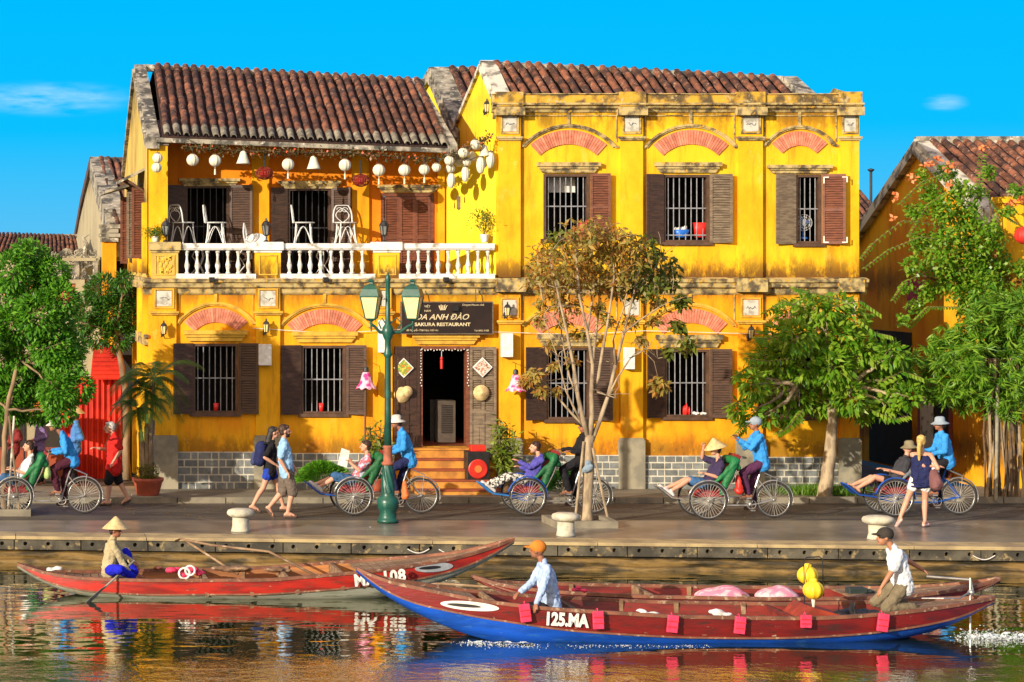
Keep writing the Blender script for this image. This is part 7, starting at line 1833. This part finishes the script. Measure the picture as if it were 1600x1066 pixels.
b = MB(); c = V(X(38, 1.8), 1.8, 0); b.lathe([(.7, 1.62), (.69, 1.64), (.4, 1.86), (.05, 1.98), (.0, 2.0)], c, 16); b.build('canopy', mat('faded_orange_canvas', (.62, .20, .03)), UM); b = MB(); b.tube([c, c+V(0, 0, 1.95)], .02, 6); b.build('pole', M_BARD, UM)
b = MB(); b.box(X(-20, 2.2), X(105, 2.2), 2.2, 3.0, .1, .72); o = tag(b.build('stall_counter', M_STEPR), 'low red-brown stall counter in the shade at the far left', 'counter')
# boat people
o = V(X(857, Y2-.25), Y2-.25, at2(848)[2]-.13)
person('boatman in an orange cap and pale blue shirt seated in the near boat', o, (.05, 0, .06), (-.07, 0, .69), (-.16, .0, .88), ((-.27, -.41, .17), (-.36, .2, .26)), ((-.80, -.12, -.08), (-.80, .12, -.08)), SK_D, C_PBLUE, C_BLK, H_BLK, k=1.0, f=(-1, .15, 0), face=(-1, .5, 0), hat='cap', hatm=HT_O, elbow=((.3, -.8, -.4), (.3, .6, -.4)), knee=((-.1, -.1, .3), (-.1, .1, .3)), hem=.06, wide=1.12)
o = V(X(1408, Y2), Y2, at2(1408)[2]-.04)
person('kneeling boatman in a dark cap and white short-sleeved shirt steering the near boat', o, (.02, 0, .35), (-.10, 0, .86), (-.24, 0, 1.02), ((-.44, -.26, .22), (.44, .22, .50)), ((.15, -.12, .04), (.12, .14, .05)), SK_T, C_WHT, C_OLIV, H_BLK, k=1.02, f=(-1, 0, 0), hat='cap', hatm=HT_D, sleeve='short', elbow=((.3, -.8, 0), (.6, .6, -.1)), knee=((-1, -.1, -.15), (-1, .1, .25)), toes=((1, 0, -.3), (1, 0, -.3)), hem=.05)
o = V(X(172, Y1-.2), Y1-.2, at1(172)[2]-.03)
person('rower in a conical hat, sand jacket and ultramarine trousers sitting on the moored boat', o, (-.02, 0, .13), (.04, 0, .62), (.09, 0, .76), ((.28, -.24, .12), (.36, .02, .26)), ((.36, -.18, .04), (.42, .08, .05)), SK_D, C_BEI, C_UBL, H_BLK, k=.95, f=(1, -.2, 0), face=(1, -.35, -.15), hat='cone', hatm=M_STRAW, elbow=((.1, -.8, -.6), (.2, .4, -.8)), knee=((.6, -1, .1), (.2, .5, 1)), hem=.04, conetilt=8)
# ------------------------------------------------------------------ vegetation
M_BARK = mat('grey_brown_bark', (.30, .20, .11), (.15, .10, .06), 7, rough=.9, bump=.7, bscale=40, stretch=(1, 1, .3), detail=8)
M_BARKL = mat('pale_bark', (.42, .32, .20), (.22, .16, .10), 9, rough=.9, bump=.6, bscale=40, stretch=(1, 1, .4), detail=8)
L_GRN = leafmat('bright_green_leaves', [(.04, .17, .010), (.09, .29, .015), (.18, .42, .03), (.05, .19, .010)], .4)
L_MID = leafmat('mid_green_leaves', [(.08, .24, .012), (.18, .38, .02), (.36, .50, .05), (.11, .28, .012)], .5, .35)
L_BAM = leafmat('bamboo_green_leaves', [(.05, .18, .010), (.14, .32, .02), (.28, .46, .04), (.04, .13, .010)], .4)
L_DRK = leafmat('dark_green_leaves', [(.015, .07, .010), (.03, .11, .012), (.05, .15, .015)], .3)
L_BRN = leafmat('rusty_leaves', [(.55, .28, .06), (.40, .16, .035), (.34, .30, .05), (.62, .40, .10), (.20, .21, .035), (.52, .38, .09)], .5)
L_OLV = leafmat('olive_leaves', [(.10, .14, .018), (.18, .22, .025), (.07, .10, .012), (.30, .24, .04)], .4)
L_PALM = leafmat('palm_green', [(.04, .11, .015), (.08, .17, .02), (.14, .22, .03)], .3)
L_ORF = leafmat('orange_bracts', [(.75, .22, .07), (.8, .32, .12), (.7, .16, .05)], .3)
def shell(g, c, r, n, lo=.55):
    v = g.normal(size=(n, 3)); v /= np.linalg.norm(v, axis=1, keepdims=True); rr = r*(lo+(1-lo)*g.random((n, 1))**.6)
    return np.array(c)+v*rr, v
def limb(b, p0, p1, r0, r1, g, wob=.06, n=6, sag=0):
    p0, p1 = Vector(p0), Vector(p1); pts = []
    for i in range(n+1):
        t = i/n; q_ = p0.lerp(p1, t); w_ = math.sin(PI*t)*wob*(p1-p0).length
        pts.append(q_+V(g.normal()*w_*.5, g.normal()*w_*.5, g.normal()*w_*.4+sag*math.sin(PI*t)))
    b.tube(pts, [r0+(r1-r0)*i/n for i in range(n+1)], 7); return pts
def tree(name, label, base_, trunk_pts, tr, clumps, leafm, barkm, L, W, per, seed, droop=.3, leafm2=None, frac2=0, twig=3, cat='tree', hubs=None):
    g = np.random.default_rng(seed); r = empty(name, base_, label, cat)
    b = MB(); n = len(trunk_pts); pp = []
    for i in range(n-1):
        for t in np.linspace(0, 1, 4, False): pp.append(Vector(trunk_pts[i]).lerp(Vector(trunk_pts[i+1]), t)+V(g.normal()*.008, g.normal()*.008, 0))
    pp.append(Vector(trunk_pts[-1])); rs = [tr*(1.35 if i == 0 else 1)*(1-.45*i/len(pp)) for i in range(len(pp))]
    b.tube(pp, rs, 12); b.build('trunk', barkm, r, True)
    hubs = [Vector(h) for h in (hubs or [trunk_pts[-1]])]; P1, D1 = [], []; P2, D2 = [], []
    for (c, rad, w_) in clumps:
        c = Vector(c); h = min(hubs, key=lambda q_: (q_-c).length); b = MB(); pts = limb(b, h, c, tr*.42, .012, g, .08)
        for k in range(twig):
            d = Vector(g.normal(size=3)).normalized(); limb(b, pts[-2 if k % 2 else -3], c+d*rad*.85, .012, .004, g, .08, 4)
        b.build('branch', barkm, r, True)
        n_ = int(per*w_); p_, v_ = shell(g, c, rad, n_)
        if g.random() < frac2: P2.append(p_); D2.append(v_)
        else: P1.append(p_); D1.append(v_)
    for P_, D_, m, nm in ((P1, D1, leafm, 'crown'), (P2, D2, leafm2, 'crown')):
        if P_: foliage(nm, m, r, np.concatenate(P_), L, W, droop, seed, out=np.concatenate(D_)*.8)
    return r
def clump(pxs, y0, spread, rs, g):
    out = []
    for px, py, rp in pxs:
        y_ = y0+g.normal()*spread; out.append((tuple(P(px, py, y_)), rp/S(y_), (rp/28)**2))
    return out
G = np.random.default_rng(12)
# left tree: dense bright green
yt = YG(803); c1 = []
for px, py, rp in ((50, 405, 26), (20, 425, 30), (80, 430, 28), (45, 450, 34), (5, 470, 32), (95, 470, 26), (60, 490, 36), (20, 510, 34), (108, 510, 24), (85, 540, 36), (40, 550, 36), (2, 560, 34), (118, 570, 30), (75, 590, 36), (30, 600, 36), (108, 610, 30), (10, 625, 30), (60, 632, 30), (95, 640, 22), (140, 605, 22), (38, 392, 16), (130, 545, 20), (-15, 600, 30), (-20, 520, 30), (20, 645, 20), (66, 420, 18)):
    dy_ = (-.7 if px > 78 else .75) if py > 575 else G.uniform(-.5, .5); c1.append((tuple(P(px-18 if px > 100 else px, py, yt+dy_+G.uniform(-.12, .12))), rp/S(yt)*1.02, (rp/30)**2))
tree('street_tree', 'dense bright green street tree at the left edge', (X(8, yt), yt, 0), [(X(8, yt), yt, 0), (X(6, yt), yt, 1.0), (X(10, yt), yt, 2.0), (X(30, yt), yt, 3.0)], .065, c1, L_GRN, M_BARK, .12, .048, 900, 21, .25, hubs=[(X(10, yt), yt, 2.0), (X(30, yt), yt, 3.0), (X(35, yt), yt, 3.9)])
for px0, px1, lb in ((12, 22, 'pale stake right of the left tree trunk'), (30, 14, 'dark stake leaning towards the left tree trunk')):
    b = MB(); b.tube([(X(px0, yt+.1), yt-.25, .02), (X(px1, yt), yt-.05, Z(650, yt))], .022, 7); tag(b.build('stake', M_COPE2 if px0 == 12 else M_BARK), lb, 'stake')
# low trees behind, before the grey gable
yb_ = 3.0; c2 = []
for px, py, rp in ((160, 455, 26), (190, 465, 24), (140, 485, 26), (175, 490, 28), (200, 500, 20), (150, 520, 24), (185, 525, 22), (205, 455, 16), (128, 505, 18), (195, 440, 14)): c2.append((tuple(P(px, py, yb_+G.uniform(-.4, .4))), rp/S(yb_)*1.0, (rp/28)**2))
tree('garden_tree', 'feathery green tree above the red gate roof', (X(172, 3), yb_, 0), [(X(198, 3), yb_, 0), (X(196, 3), yb_, 2), (X(180, 3), yb_, 3.2)], .09, c2, leafmat('deep_feathery_leaves', [(.02, .09, .008), (.04, .15, .012), (.08, .22, .02), (.015, .06, .008)], .3), M_BARK, .14, .036, 950, 22, .1)
# brown-leaved staked tree
y3 = YG(817); g3 = np.random.default_rng(5)
r3 = empty('staked_tree', (X(917, y3), y3, 0), 'slender pale-barked tree with rusty brown leaves held by two stakes', 'tree')
def Q(px, py, d=0): return P(px, py, y3+d)
b = MB(); b.tube([Q(917, 818), Q(917, 805), Q(918, 770), Q(920, 730), Q(918, 705), Q(922, 680)], [.15, .10, .095, .105, .085, .085], 12); b.build('trunk', M_BARKL, r3, True)
mains = [([(921, 690), (912, 660), (903, 620), (896, 570), (886, 520), (870, 450), (858, 400)], .05), ([(922, 688), (925, 650), (924, 615), (926, 570), (918, 520), (905, 460), (900, 390)], .055),
         ([(924, 690), (938, 655), (950, 620), (962, 570), (975, 520), (990, 460), (1000, 410)], .05), ([(925, 615), (935, 590), (942, 545), (952, 490), (960, 430), (955, 375)], .04), ([(926, 570), (930, 530), (936, 480), (938, 420), (930, 365)], .032),
         ([(915, 668), (895, 648), (872, 622), (848, 595), (835, 585)], .03), ([(912, 665), (898, 640), (884, 610), (872, 560), (850, 500)], .026), ([(930, 612), (950, 618), (962, 622)], .02), ([(950, 620), (965, 590), (985, 560), (1010, 545), (1028, 560)], .022), ([(975, 520), (1000, 500), (1030, 480), (1050, 470)], .02),
         ([(886, 520), (870, 500), (850, 480), (842, 440)], .02), ([(903, 620), (890, 590), (880, 540), (872, 480), (880, 420)], .022), ([(962, 570), (958, 530), (975, 480), (985, 430), (975, 390)], .022), ([(918, 520), (925, 470), (918, 420), (915, 380)], .022), ([(990, 460), (1015, 430), (1035, 400)], .018)]
tips = []
for k, (pl, r0) in enumerate(mains):
    dd = g3.normal()*.35; b = MB(); n = len(pl); pts = [Q(x_, y_, dd*i/(n-1)) for i, (x_, y_) in enumerate(pl)]
    b.tube(pts, [r0*(1-.72*i/(n-1)) for i in range(n)], 8)
    for i in range(n//2, n):
        for _ in range(3):
            e_ = pts[i]+V(g3.normal()*.28, g3.normal()*.25, abs(g3.normal())*.22+.02); limb(b, pts[i], e_, .008, .003, g3, .1, 4)
            if pts[i].z > Z(520, y3): tips.append(e_)
    b.build('branch', M_BARKL, r3, True)
cl = []
for px, py, rp in ((850, 395, 17), (875, 380, 20), (905, 368, 22), (935, 365, 22), (960, 380, 22), (985, 395, 24), (1010, 395, 20), (1035, 415, 20), (1045, 435, 16), (840, 420, 14), (835, 440, 12), (865, 415, 20), (895, 405, 22), (925, 400, 22), (950, 410, 22), (1000, 430, 20), (1020, 450, 16), (860, 450, 17), (880, 435, 17), (910, 440, 16), (940, 445, 14), (975, 430, 17), (1030, 475, 13), (875, 470, 14), (990, 455, 15), (920, 385, 20), (975, 375, 15), (845, 475, 9), (900, 475, 12)): cl.append((px, py, rp))
P1, P2 = [], []
for px, py, rp in cl:
    c = Q(px, py, g3.normal()*.35); k = 135*(rp/20)**2; p_, v_ = shell(g3, c, rp/S(y3)*1.4, int(k), .25)
    (P2 if (px > 985 and g3.random() < .75) or g3.random() < .12 else P1).append(p_)
for px, py, rp, n_ in ((835, 585, 9, 60), (820, 595, 8, 40), (845, 610, 8, 40), (865, 570, 7, 25), (1028, 600, 12, 70), (1065, 470, 10, 45), (1075, 540, 12, 40), (1060, 510, 10, 40), (880, 500, 8, 25), (950, 500, 8, 25), (1045, 550, 8, 25), (985, 500, 8, 30), (870, 610, 6, 20), (845, 500, 9, 26), (905, 520, 8, 22), (1000, 530, 9, 26), (935, 480, 10, 30), (860, 540, 8, 22), (1020, 500, 9, 26), (960, 455, 10, 26), (895, 560, 7, 16)):
    c = Q(px, py, g3.normal()*.15); p_, v_ = shell(g3, c, rp/S(y3)*1.2, n_*2, .1); (P2 if px > 1040 else P1).append(p_)
foliage('crown', L_BRN, r3, np.concatenate(P1), .145, .058, .7, 31); foliage('crown', L_OLV, r3, np.concatenate(P2), .15, .07, .7, 32)
b = MB(); b.tube([Q(1005, 548, .1), Q(1022, 565, .1), Q(1028, 590, .1)], [.01, .007, .005], 5); b.build('branch', M_BARKL, r3)
for a_, c_, lb in (((898, 818), (912, 690), 'left stake of the brown-leaved tree'), ((951, 818), (926, 700), 'right stake of the brown-leaved tree')):
    b = MB(); b.tube([P(*a_, y3-.15), P(*c_, y3-.06)], .024, 7); tag(b.build('stake', M_BARKL), lb, 'stake')
b = MB(); c = Q(918, 727, -.1)
for i in range(5): b.ball(c+V(g3.normal()*.05, -.02*i*.5, g3.normal()*.06), (.07, .04, .06), 8, 6)
organic(b, 'tied_cloth', cloth('grey_blue_rag', (.25, .33, .40)), None, .012, 3, .03, .05, label='grey-blue rag tied round the trunk and stakes', cat='rag')
# right green tree on the pavement
y4 = YG(776, .09); c4 = []
for px, py, rp in ((1235, 490, 20), (1262, 478, 16), (1285, 485, 20), (1310, 478, 20), (1335, 500, 22), (1215, 530, 22), (1245, 525, 26), (1280, 525, 28), (1315, 530, 28), (1345, 545, 26), (1195, 560, 20), (1225, 565, 26), (1262, 570, 28), (1300, 575, 30), (1340, 585, 28), (1375, 560, 26), (1180, 600, 20), (1165, 590, 14), (1210, 610, 24), (1245, 620, 26), (1285, 625, 26), (1325, 620, 26), (1370, 605, 28), (1400, 590, 24), (1415, 620, 18), (1150, 635, 10), (1175, 645, 14), (1200, 650, 12), (1230, 648, 16), (1385, 635, 18), (1350, 640, 18), (1395, 555, 18), (1160, 660, 8)): c4.append((tuple(P(px, py, y4+G.uniform(-.6, .35))), rp/S(y4)*.98, (rp/26)**2))
tree('pavement_tree', 'spreading green tree with a leaning pale trunk before the right end of the corner house', (X(1290, y4), y4, .09), [P(1288, 779, y4), P(1292, 745, y4), P(1298, 700, y4), P(1302, 660, y4), P(1300, 620, y4)], .15, c4, L_MID, M_BARKL, .18, .078, 250, 24, .45, hubs=[P(1302, 655, y4), P(1290, 590, y4), P(1330, 600, y4), P(1250, 600, y4)])
# drooping sprays of paired leaves reaching left
rr = np.random.default_rng(9)
def spray(parent, pts, m, L, W, pairs, seed, name='leaf_spray'):
    b = MB(); pts = [Vector(p) for p in pts]; b.tube(pts, .008, 5)
    ln = sum((c-a).length for a, c in zip(pts[:-1], pts[1:])); B_, D_, N_ = [], [], []
    for i in range(pairs):
        t = (i+.5)/pairs*(len(pts)-1); j = min(int(t), len(pts)-2); p = pts[j].lerp(pts[j+1], t-j); d = (pts[j+1]-pts[j]).normalized(); sd = d.cross(V(0, -.4, 1)).normalized()
        for s_ in (-1, 1): B_.append(p); D_.append((sd*s_+d*.5+V(0, 0, -.5)).normalized()); N_.append(V(-.3*s_, -.5, .7))
    B_, D_, N_ = map(lambda a: np.array([tuple(x) for x in a]), (B_, D_, N_)); n = len(B_)
    b.build('twig', M_STEM, parent)
    return np_mesh(name, leaf_quads(B_, D_, N_, np.full(n, L)*(.8+.3*rr.random(n)), np.full(n, W)), 4, m, parent)
T4 = bpy.data.objects['pavement_tree']
for pl in (((1230, 600), (1190, 615), (1155, 628), (1135, 637)), ((1240, 560), (1200, 565), (1165, 560)), ((1230, 630), (1190, 650), (1160, 668), (1150, 680)), ((1240, 520), (1200, 530), (1180, 528)), ((1250, 480), (1225, 470), (1195, 490)), ((1320, 470), (1270, 458), (1235, 478)), ((1200, 585), (1170, 575), (1150, 588)), ((1370, 600), (1410, 580), (1440, 590)), ((1300, 480), (1345, 470), (1375, 490)), ((1190, 620), (1165, 632), (1140, 655)), ((1360, 640), (1395, 655), (1420, 650)), ((1255, 640), (1235, 665), (1215, 678)), ((1330, 490), (1368, 520), (1392, 525)), ((1270, 470), (1262, 455), (1240, 450))):
    spray(T4, [P(x_, y_, y4-.5) for x_, y_ in pl], L_MID, .17, .07, 12, 3)
# climbing bougainvillea and feathery bamboo on the right house
y5 = -.9; gb_ = np.random.default_rng(14)
BG = empty('bougainvillea', (X(1560, y5), y5, 0), 'bougainvillea with arching sprays and orange bracts climbing the gabled house', 'climber')
P1, PF = [], []
for px, py, rp in ((1480, 270, 12), (1500, 300, 16), (1455, 300, 14), (1470, 330, 16), (1510, 340, 20), (1430, 330, 12), (1540, 370, 22), (1480, 370, 20), (1440, 380, 16), (1510, 400, 26), (1550, 410, 24), (1470, 410, 20), (1425, 415, 12), (1530, 445, 26), (1490, 440, 22), (1560, 460, 20), (1450, 455, 14), (1430, 480, 10), (1415, 450, 8), (1520, 480, 20), (1440, 275, 8), (1590, 300, 10), (1575, 330, 8), (1598, 420, 12), (1545, 268, 10), (1532, 300, 9), (1580, 480, 16), (1412, 500, 8)):
    c = P(px, py, y5+gb_.normal()*.2); n_ = int(480*(rp/20)**2); p_, v_ = shell(gb_, c, rp/S(y5)*1.35, n_, .2); P1.append(p_)
foliage('leaves', L_MID, BG, np.concatenate(P1), .10, .06, .35, 41)
for px, py, rp, n_ in ((1452, 258, 9, 45), (1485, 262, 8, 45), (1425, 278, 7, 35), (1400, 308, 6, 26), (1398, 340, 5, 16), (1485, 290, 6, 24), (1465, 250, 6, 25), (1580, 320, 8, 60), (1535, 232, 6, 20), (1472, 385, 4, 12), (1484, 402, 4, 14), (1595, 310, 6, 30), (1555, 395, 4, 14)):
    p_, v_ = shell(gb_, P(px, py, y5-.15), rp/S(y5), int(n_*.6), .1); PF.append(p_)
foliage('flowers', L_ORF, BG, np.concatenate(PF), .09, .075, .0, 42)
b = MB()
for pl in (((1560, 770), (1565, 600), (1550, 480), (1520, 400), (1500, 330)), ((1575, 780), (1580, 600), (1560, 450), (1545, 300)), ((1550, 480), (1500, 450), (1440, 430))):
    b.tube([P(x_, y_, y5+.1) for x_, y_ in pl], .02, 6)
b.build('stem', M_STEM, BG)
for k, pl in enumerate((((1520, 400), (1460, 350), (1410, 345), (1365, 380), (1345, 405)), ((1500, 380), (1440, 370), (1390, 390), (1350, 420)), ((1520, 330), (1480, 270), (1440, 285), (1405, 320)), ((1510, 420), (1460, 420), (1415, 440), (1395, 470)), ((1560, 330), (1530, 290), (1535, 240)), ((1500, 480), (1450, 480), (1420, 510)), ((1545, 440), (1520, 500), (1515, 530)), ((1480, 300), (1450, 320), (1420, 370)), ((1590, 350), (1560, 330), (1550, 380)))):
    spray(BG, [P(x_, y_, y5-.3) for x_, y_ in pl], L_MID, .11, .06, 22, k)
BB = empty('bamboo_clump', (X(1570, -1.6), -1.6, 0), 'feathery bamboo-like clump with long narrow leaves and bundled brown stems at the right edge', 'bamboo')
yq = -1.7; gq = np.random.default_rng(17); B_, D_, N_ = [], [], []
for px, py, rp in ((1460, 545, 18), (1490, 530, 24), (1520, 520, 26), (1555, 510, 28), (1590, 500, 28), (1450, 575, 14), (1480, 570, 24), (1515, 565, 28), (1550, 560, 30), (1590, 555, 32), (1495, 600, 20), (1530, 605, 26), (1570, 600, 30), (1605, 600, 30), (1440, 600, 12), (1460, 610, 12), (1550, 635, 16), (1585, 635, 20), (1420, 565, 12), (1600, 465, 20), (1530, 480, 16), (1565, 475, 18), (1510, 630, 12), (1475, 620, 12)):
    c = np.array(P(px, py, yq+gq.uniform(-.5, .5))); rad = rp/S(yq)*1.35; k = int(44*(rp/25)**2)+6
    for _ in range(k):       # each tuft: a fan of narrow blades
        v_ = gq.normal(size=3); v_ /= np.linalg.norm(v_); t0 = c+v_*rad*(.3+.7*gq.random()); ax = np.array([gq.normal()*.8, gq.normal()*.5-.3, -.35+gq.normal()*.35]); ax /= np.linalg.norm(ax)
        for j in range(11):
            d = ax+gq.normal(size=3)*.42; d /= np.linalg.norm(d); B_.append(t0+gq.normal(size=3)*.02); D_.append(d); N_.append(gq.normal(size=3)*.4+np.array([-.3, -.5, .7]))
B_, D_, N_ = map(np.array, (B_, D_, N_)); n = len(B_)
np_mesh('crown', leaf_quads(B_, D_, N_, .25*(.6+.6*gq.random(n)), .032*(.8+.5*gq.random(n)), .15), 4, L_BAM, BB)
p_, v_ = [], []
for px, py, rp in ((1540, 560, 30), (1580, 560, 34), (1510, 590, 20), (1560, 600, 26)): a_, c_ = shell(gq, P(px, py, yq+.5), rp/S(yq)*1.3, 900, .1); p_.append(a_)
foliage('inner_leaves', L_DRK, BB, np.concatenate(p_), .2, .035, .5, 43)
for k in range(34):
    px0 = 1538+gq.random()*66; px1 = px0+gq.normal()*9; b = MB(); d0, d1 = gq.uniform(-.35, .3), gq.uniform(-.3, .3)
    pts = [P(px0+(px1-px0)*t+gq.normal()*2, 796+(560-796)*t, -1.7+d0+(d1-d0)*t) for t in np.linspace(0, 1, 7)]; pts[0].z = .05
    b.tube(pts, gq.uniform(.010, .03), 6); b.build('stem', M_STEM if k % 3 else M_BARKL, BB)
b = MB(); b.tube([(X(1556, -2.1), -2.1, .05), (X(1559, -2.1), -2.1, Z(600, -2.1))], .035, 8); tag(b.build('grey_post', M_BASE), 'grey pole standing in front of the bundled stems at the right', 'post')
rl_ = empty('red_lantern', P(1600, 368, -1.2), 'round red lantern cut by the right edge of the picture', 'lantern'); b = ribbed(.2, .18); o = b.build('shade', mat('red_silk', (.66, .03, .02), (.55, .02, .015), 4), rl_, True); o.location = (0, 0, 0)
for v in o.data.vertices: v.co += Vector(rl_.location)
b = MB(); b.tube([P(1600, 350, -1.2), P(1600, 300, -1.2)], .006, 5); b.build('cord', M_BARD, rl_)
pf = empty('flower_pot', P(1580, 338, -.25), 'red flowers in a pot on top of the gate pier', 'potted plant'); b = MB(); b.lathe([(.10, 0), (.16, .2), (.13, .2)], P(1582, 308, -.3), 12); b.build('pot', M_BASE, pf)
# palm in a terracotta pot
yp = YG(776, .09); PT = empty('potted_palm', (X(231, yp), yp, .09), 'potted palm with arching fronds before the corner pilaster', 'palm')
M_TERRA = mat('terracotta_pot', (.46, .10, .05), (.32, .07, .035), 4, rough=.6, bump=.2)
c = V(X(231, yp), yp, .09); b = MB(); b.lathe([(.20, 0), (.23, .05), (.29, .28), (.325, .33), (.325, .38), (.29, .38), (.27, .34), (.0, .33)], c, 28); b.build('pot', M_TERRA, PT, True)
b = MB(); b.box(c.x-.32, c.x+.30, c.y-.30, c.y+.25, .092, .12); tag(b.build('paving_slab', M_BASE), 'small stone slab under the potted palm', 'slab')
gp = np.random.default_rng(3)
p_, v_ = shell(gp, c+V(0, 0, .42), .24, 420, .3); p_[:, 2] = np.maximum(p_[:, 2], c.z+.36); foliage('undergrowth', L_OLV, PT, p_, .12, .02, -.5, 44)
crowns = [(240, 592), (228, 610), (215, 640)]
for k, (px, py) in enumerate(crowns):
    top = P(px, py, yp+.1*(k-1)); b = MB(); foot = c+V((k-1)*-.06, .02*k, .35); b.tube([foot, foot.lerp(top, .5)+V(.03*(k-1), 0, 0), top], [.05, .04, .028], 8); b.build('trunk', M_BARKL, PT, True)
    nf = 17 if k == 0 else 11
    for j in range(nf):
        a = 2*PI*j/nf+gp.normal()*.2; L = (.95 if k == 0 else .72)*(.8+.3*gp.random()); dirx, diry = math.cos(a), math.sin(a); rise = -.05+.62*gp.random()
        pts = [top+V(dirx*L*t, diry*L*t*.8, rise*L*2.2*t-L*t*t*1.05) for t in np.linspace(0, 1, 9)]
        q_ = MB(); q_.tube(pts, [.008*(1-.6*i/8) for i in range(9)], 4)
        for i in range(40):
            t = .10+.88*i/40*1.0; ii = min(int(t*8), 7); p = pts[ii].lerp(pts[ii+1], t*8-ii); d = (pts[ii+1]-pts[ii]).normalized(); sd = d.cross(V(0, 0, 1)).normalized()
            ll = .30*math.sin(PI*min(1, t*.85+.12))**.7*L/.8
            for s_ in (-1, 1):
                tip = p+(sd*s_*.75+d*.6-V(0, 0, .35))*ll; w_ = d*.0095; q_.add([p-w_, p+w_, tip], [(0, 1, 2)])
        q_.build('frond', L_PALM, PT)
for k in range(3):
    b = MB(); b.tube([c+V(-.12+.1*k, .1, .3), c+V(-.14+.12*k, .08, 1.3+.12*k)], [.045, .05], 8); b.build('leaf_base', M_COPE2 if k == 1 else M_BARKL, PT, True)
# bushes, potted plants, grass
def bush(label, px, py, rx, rz, y, n, m, L, W, seed, name='bush'):
    g = np.random.default_rng(seed); c = P(px, py, y); r = empty(name, (c.x, y, .09), label, 'bush'); v = g.normal(size=(n, 3)); v /= np.linalg.norm(v, axis=1, keepdims=True)
    rad = (.72+.33*g.random((n, 1))); v[:, 2] = np.abs(v[:, 2])*1.3-.35; pts = np.array(c)+v*rad*np.array([rx, rx*.6, rz]); pts[:, 2] = np.maximum(pts[:, 2], .1)
    pts += np.array([noise.noise(Vector(p)*3)*.10 for p in pts])[:, None]*v
    foliage('leaves', m, r, pts, L, W, -.1, seed, out=v*.8)
    b = MB()
    for k in range(12): b.tube([V(c.x+g.normal()*.08, y, .1), V(c.x+g.normal()*rx*.5, y+g.normal()*.15, c.z+g.normal()*rz*.4)], .01, 5)
    b.build('stems', M_STEM, r); return r
bush('rounded clipped green bush left of the doorway', 507, 745, .52, .30, -1.15, 5200, L_GRN, .06, .034, 51)
bush('low green bush behind the third cyclo', 880, 758, .30, .30, -1.1, 2400, L_DRK, .06, .034, 52)
def shrub(label, px, top, y, rx, n, potm, seed, leafm, L=.20, W=.045, potr=.17, poth=.28):
    g = np.random.default_rng(seed); x_ = X(px, y); zt = Z(top, y); r = empty('potted_shrub', (x_, y, .09), label, 'potted plant'); c = V(x_, y, .09)
    b = MB(); b.lathe([(potr*.65, 0), (potr*.8, poth*.4), (potr, poth*.92), (potr*1.08, poth), (potr*.9, poth), (0, poth*.93)], c, 20); b.build('pot', potm, r, True)
    pts, dr = [], []
    for k in range(16):
        a = g.random()*6.3; rr_ = rx*math.sqrt(g.random()); e_ = c+V(rr_*math.cos(a), rr_*math.sin(a)*.7, poth+(zt-poth-.09)*(.45+.55*g.random())); s0 = c+V(math.cos(a)*.04, math.sin(a)*.04, poth*.9)
        b = MB(); b.tube([s0, s0.lerp(e_, .5)+V(0, 0, .03), e_], .009, 5); b.build('stem', M_STEM, r)
        for i in range(n//16):
            t = .25+.75*g.random(); p = s0.lerp(e_, t); pts.append(tuple(p+Vector(g.normal(size=3))*.035)); d = Vector(g.normal(size=3)); d.z = abs(d.z)*.3; dr.append(tuple(d.normalized()))
    foliage('leaves', leafm, r, pts, L, W, .35, seed, out=np.array(dr)*.8); return r
L_YG = leafmat('yellow_green_blades', [(.12, .22, .015), (.30, .36, .04), (.08, .16, .012), (.42, .44, .08)], .4)
shrub('leafy potted shrub at the right of the steps', 789, 652, -1.0, .26, 620, M_BLACK, 61, L_YG)
shrub('slender potted shrub partly behind the street lamp left of the steps', 588, 660, -.8, .24, 420, M_TERRA, 62, L_YG)
b = MB(); y_ = -1.35; c = V(X(790, y_), y_, .09); b.lathe([(.12, 0), (.13, .1), (.20, .3), (.22, .34), (.19, .34), (.0, .31)], c, 18); tag(b.build('urn', mat('brown_glazed_urn', (.22, .12, .05), (.12, .07, .03), 4, rough=.35), None, True), 'brown glazed urn in front of the leafy potted shrub', 'urn')
gg = np.random.default_rng(70); n = 3400; y_ = -1.25
bx = np.stack([X(1288, y_)+gg.normal(size=n)*.42, y_+gg.normal(size=n)*.22, np.full(n, .09)], 1); d = gg.normal(size=(n, 3))*.45; d[:, 2] = 1; d /= np.linalg.norm(d, axis=1, keepdims=True)
o = np_mesh('grass', leaf_quads(bx, d, gg.normal(size=(n, 3)), .10+.16*gg.random(n), np.full(n, .014), .1), 4, leafmat('grass_blades', [(.06, .17, .01), (.12, .27, .02), (.2, .3, .04)], .35)); tag(o, 'tuft of long grass round the foot of the spreading green tree', 'grass', kind='stuff')
# fallen leaves and grit along the kerb
gg = np.random.default_rng(71); n = 420; bx = np.stack([gg.uniform(-11, 9.5, n), -2.1-gg.random(n)**2*3.4, np.full(n, .004)], 1); d = gg.normal(size=(n, 3)); d[:, 2] = .05; d /= np.linalg.norm(d, axis=1, keepdims=True)
o = np_mesh('fallen_leaves', leaf_quads(bx, d, np.tile([0, 0, 1.], (n, 1)), .05+.06*gg.random(n), np.full(n, .03), .2), 4, L_BRN); tag(o, 'scattered dry leaves on the road near the kerb', 'fallen leaves', kind='stuff')
finish_modifiers()
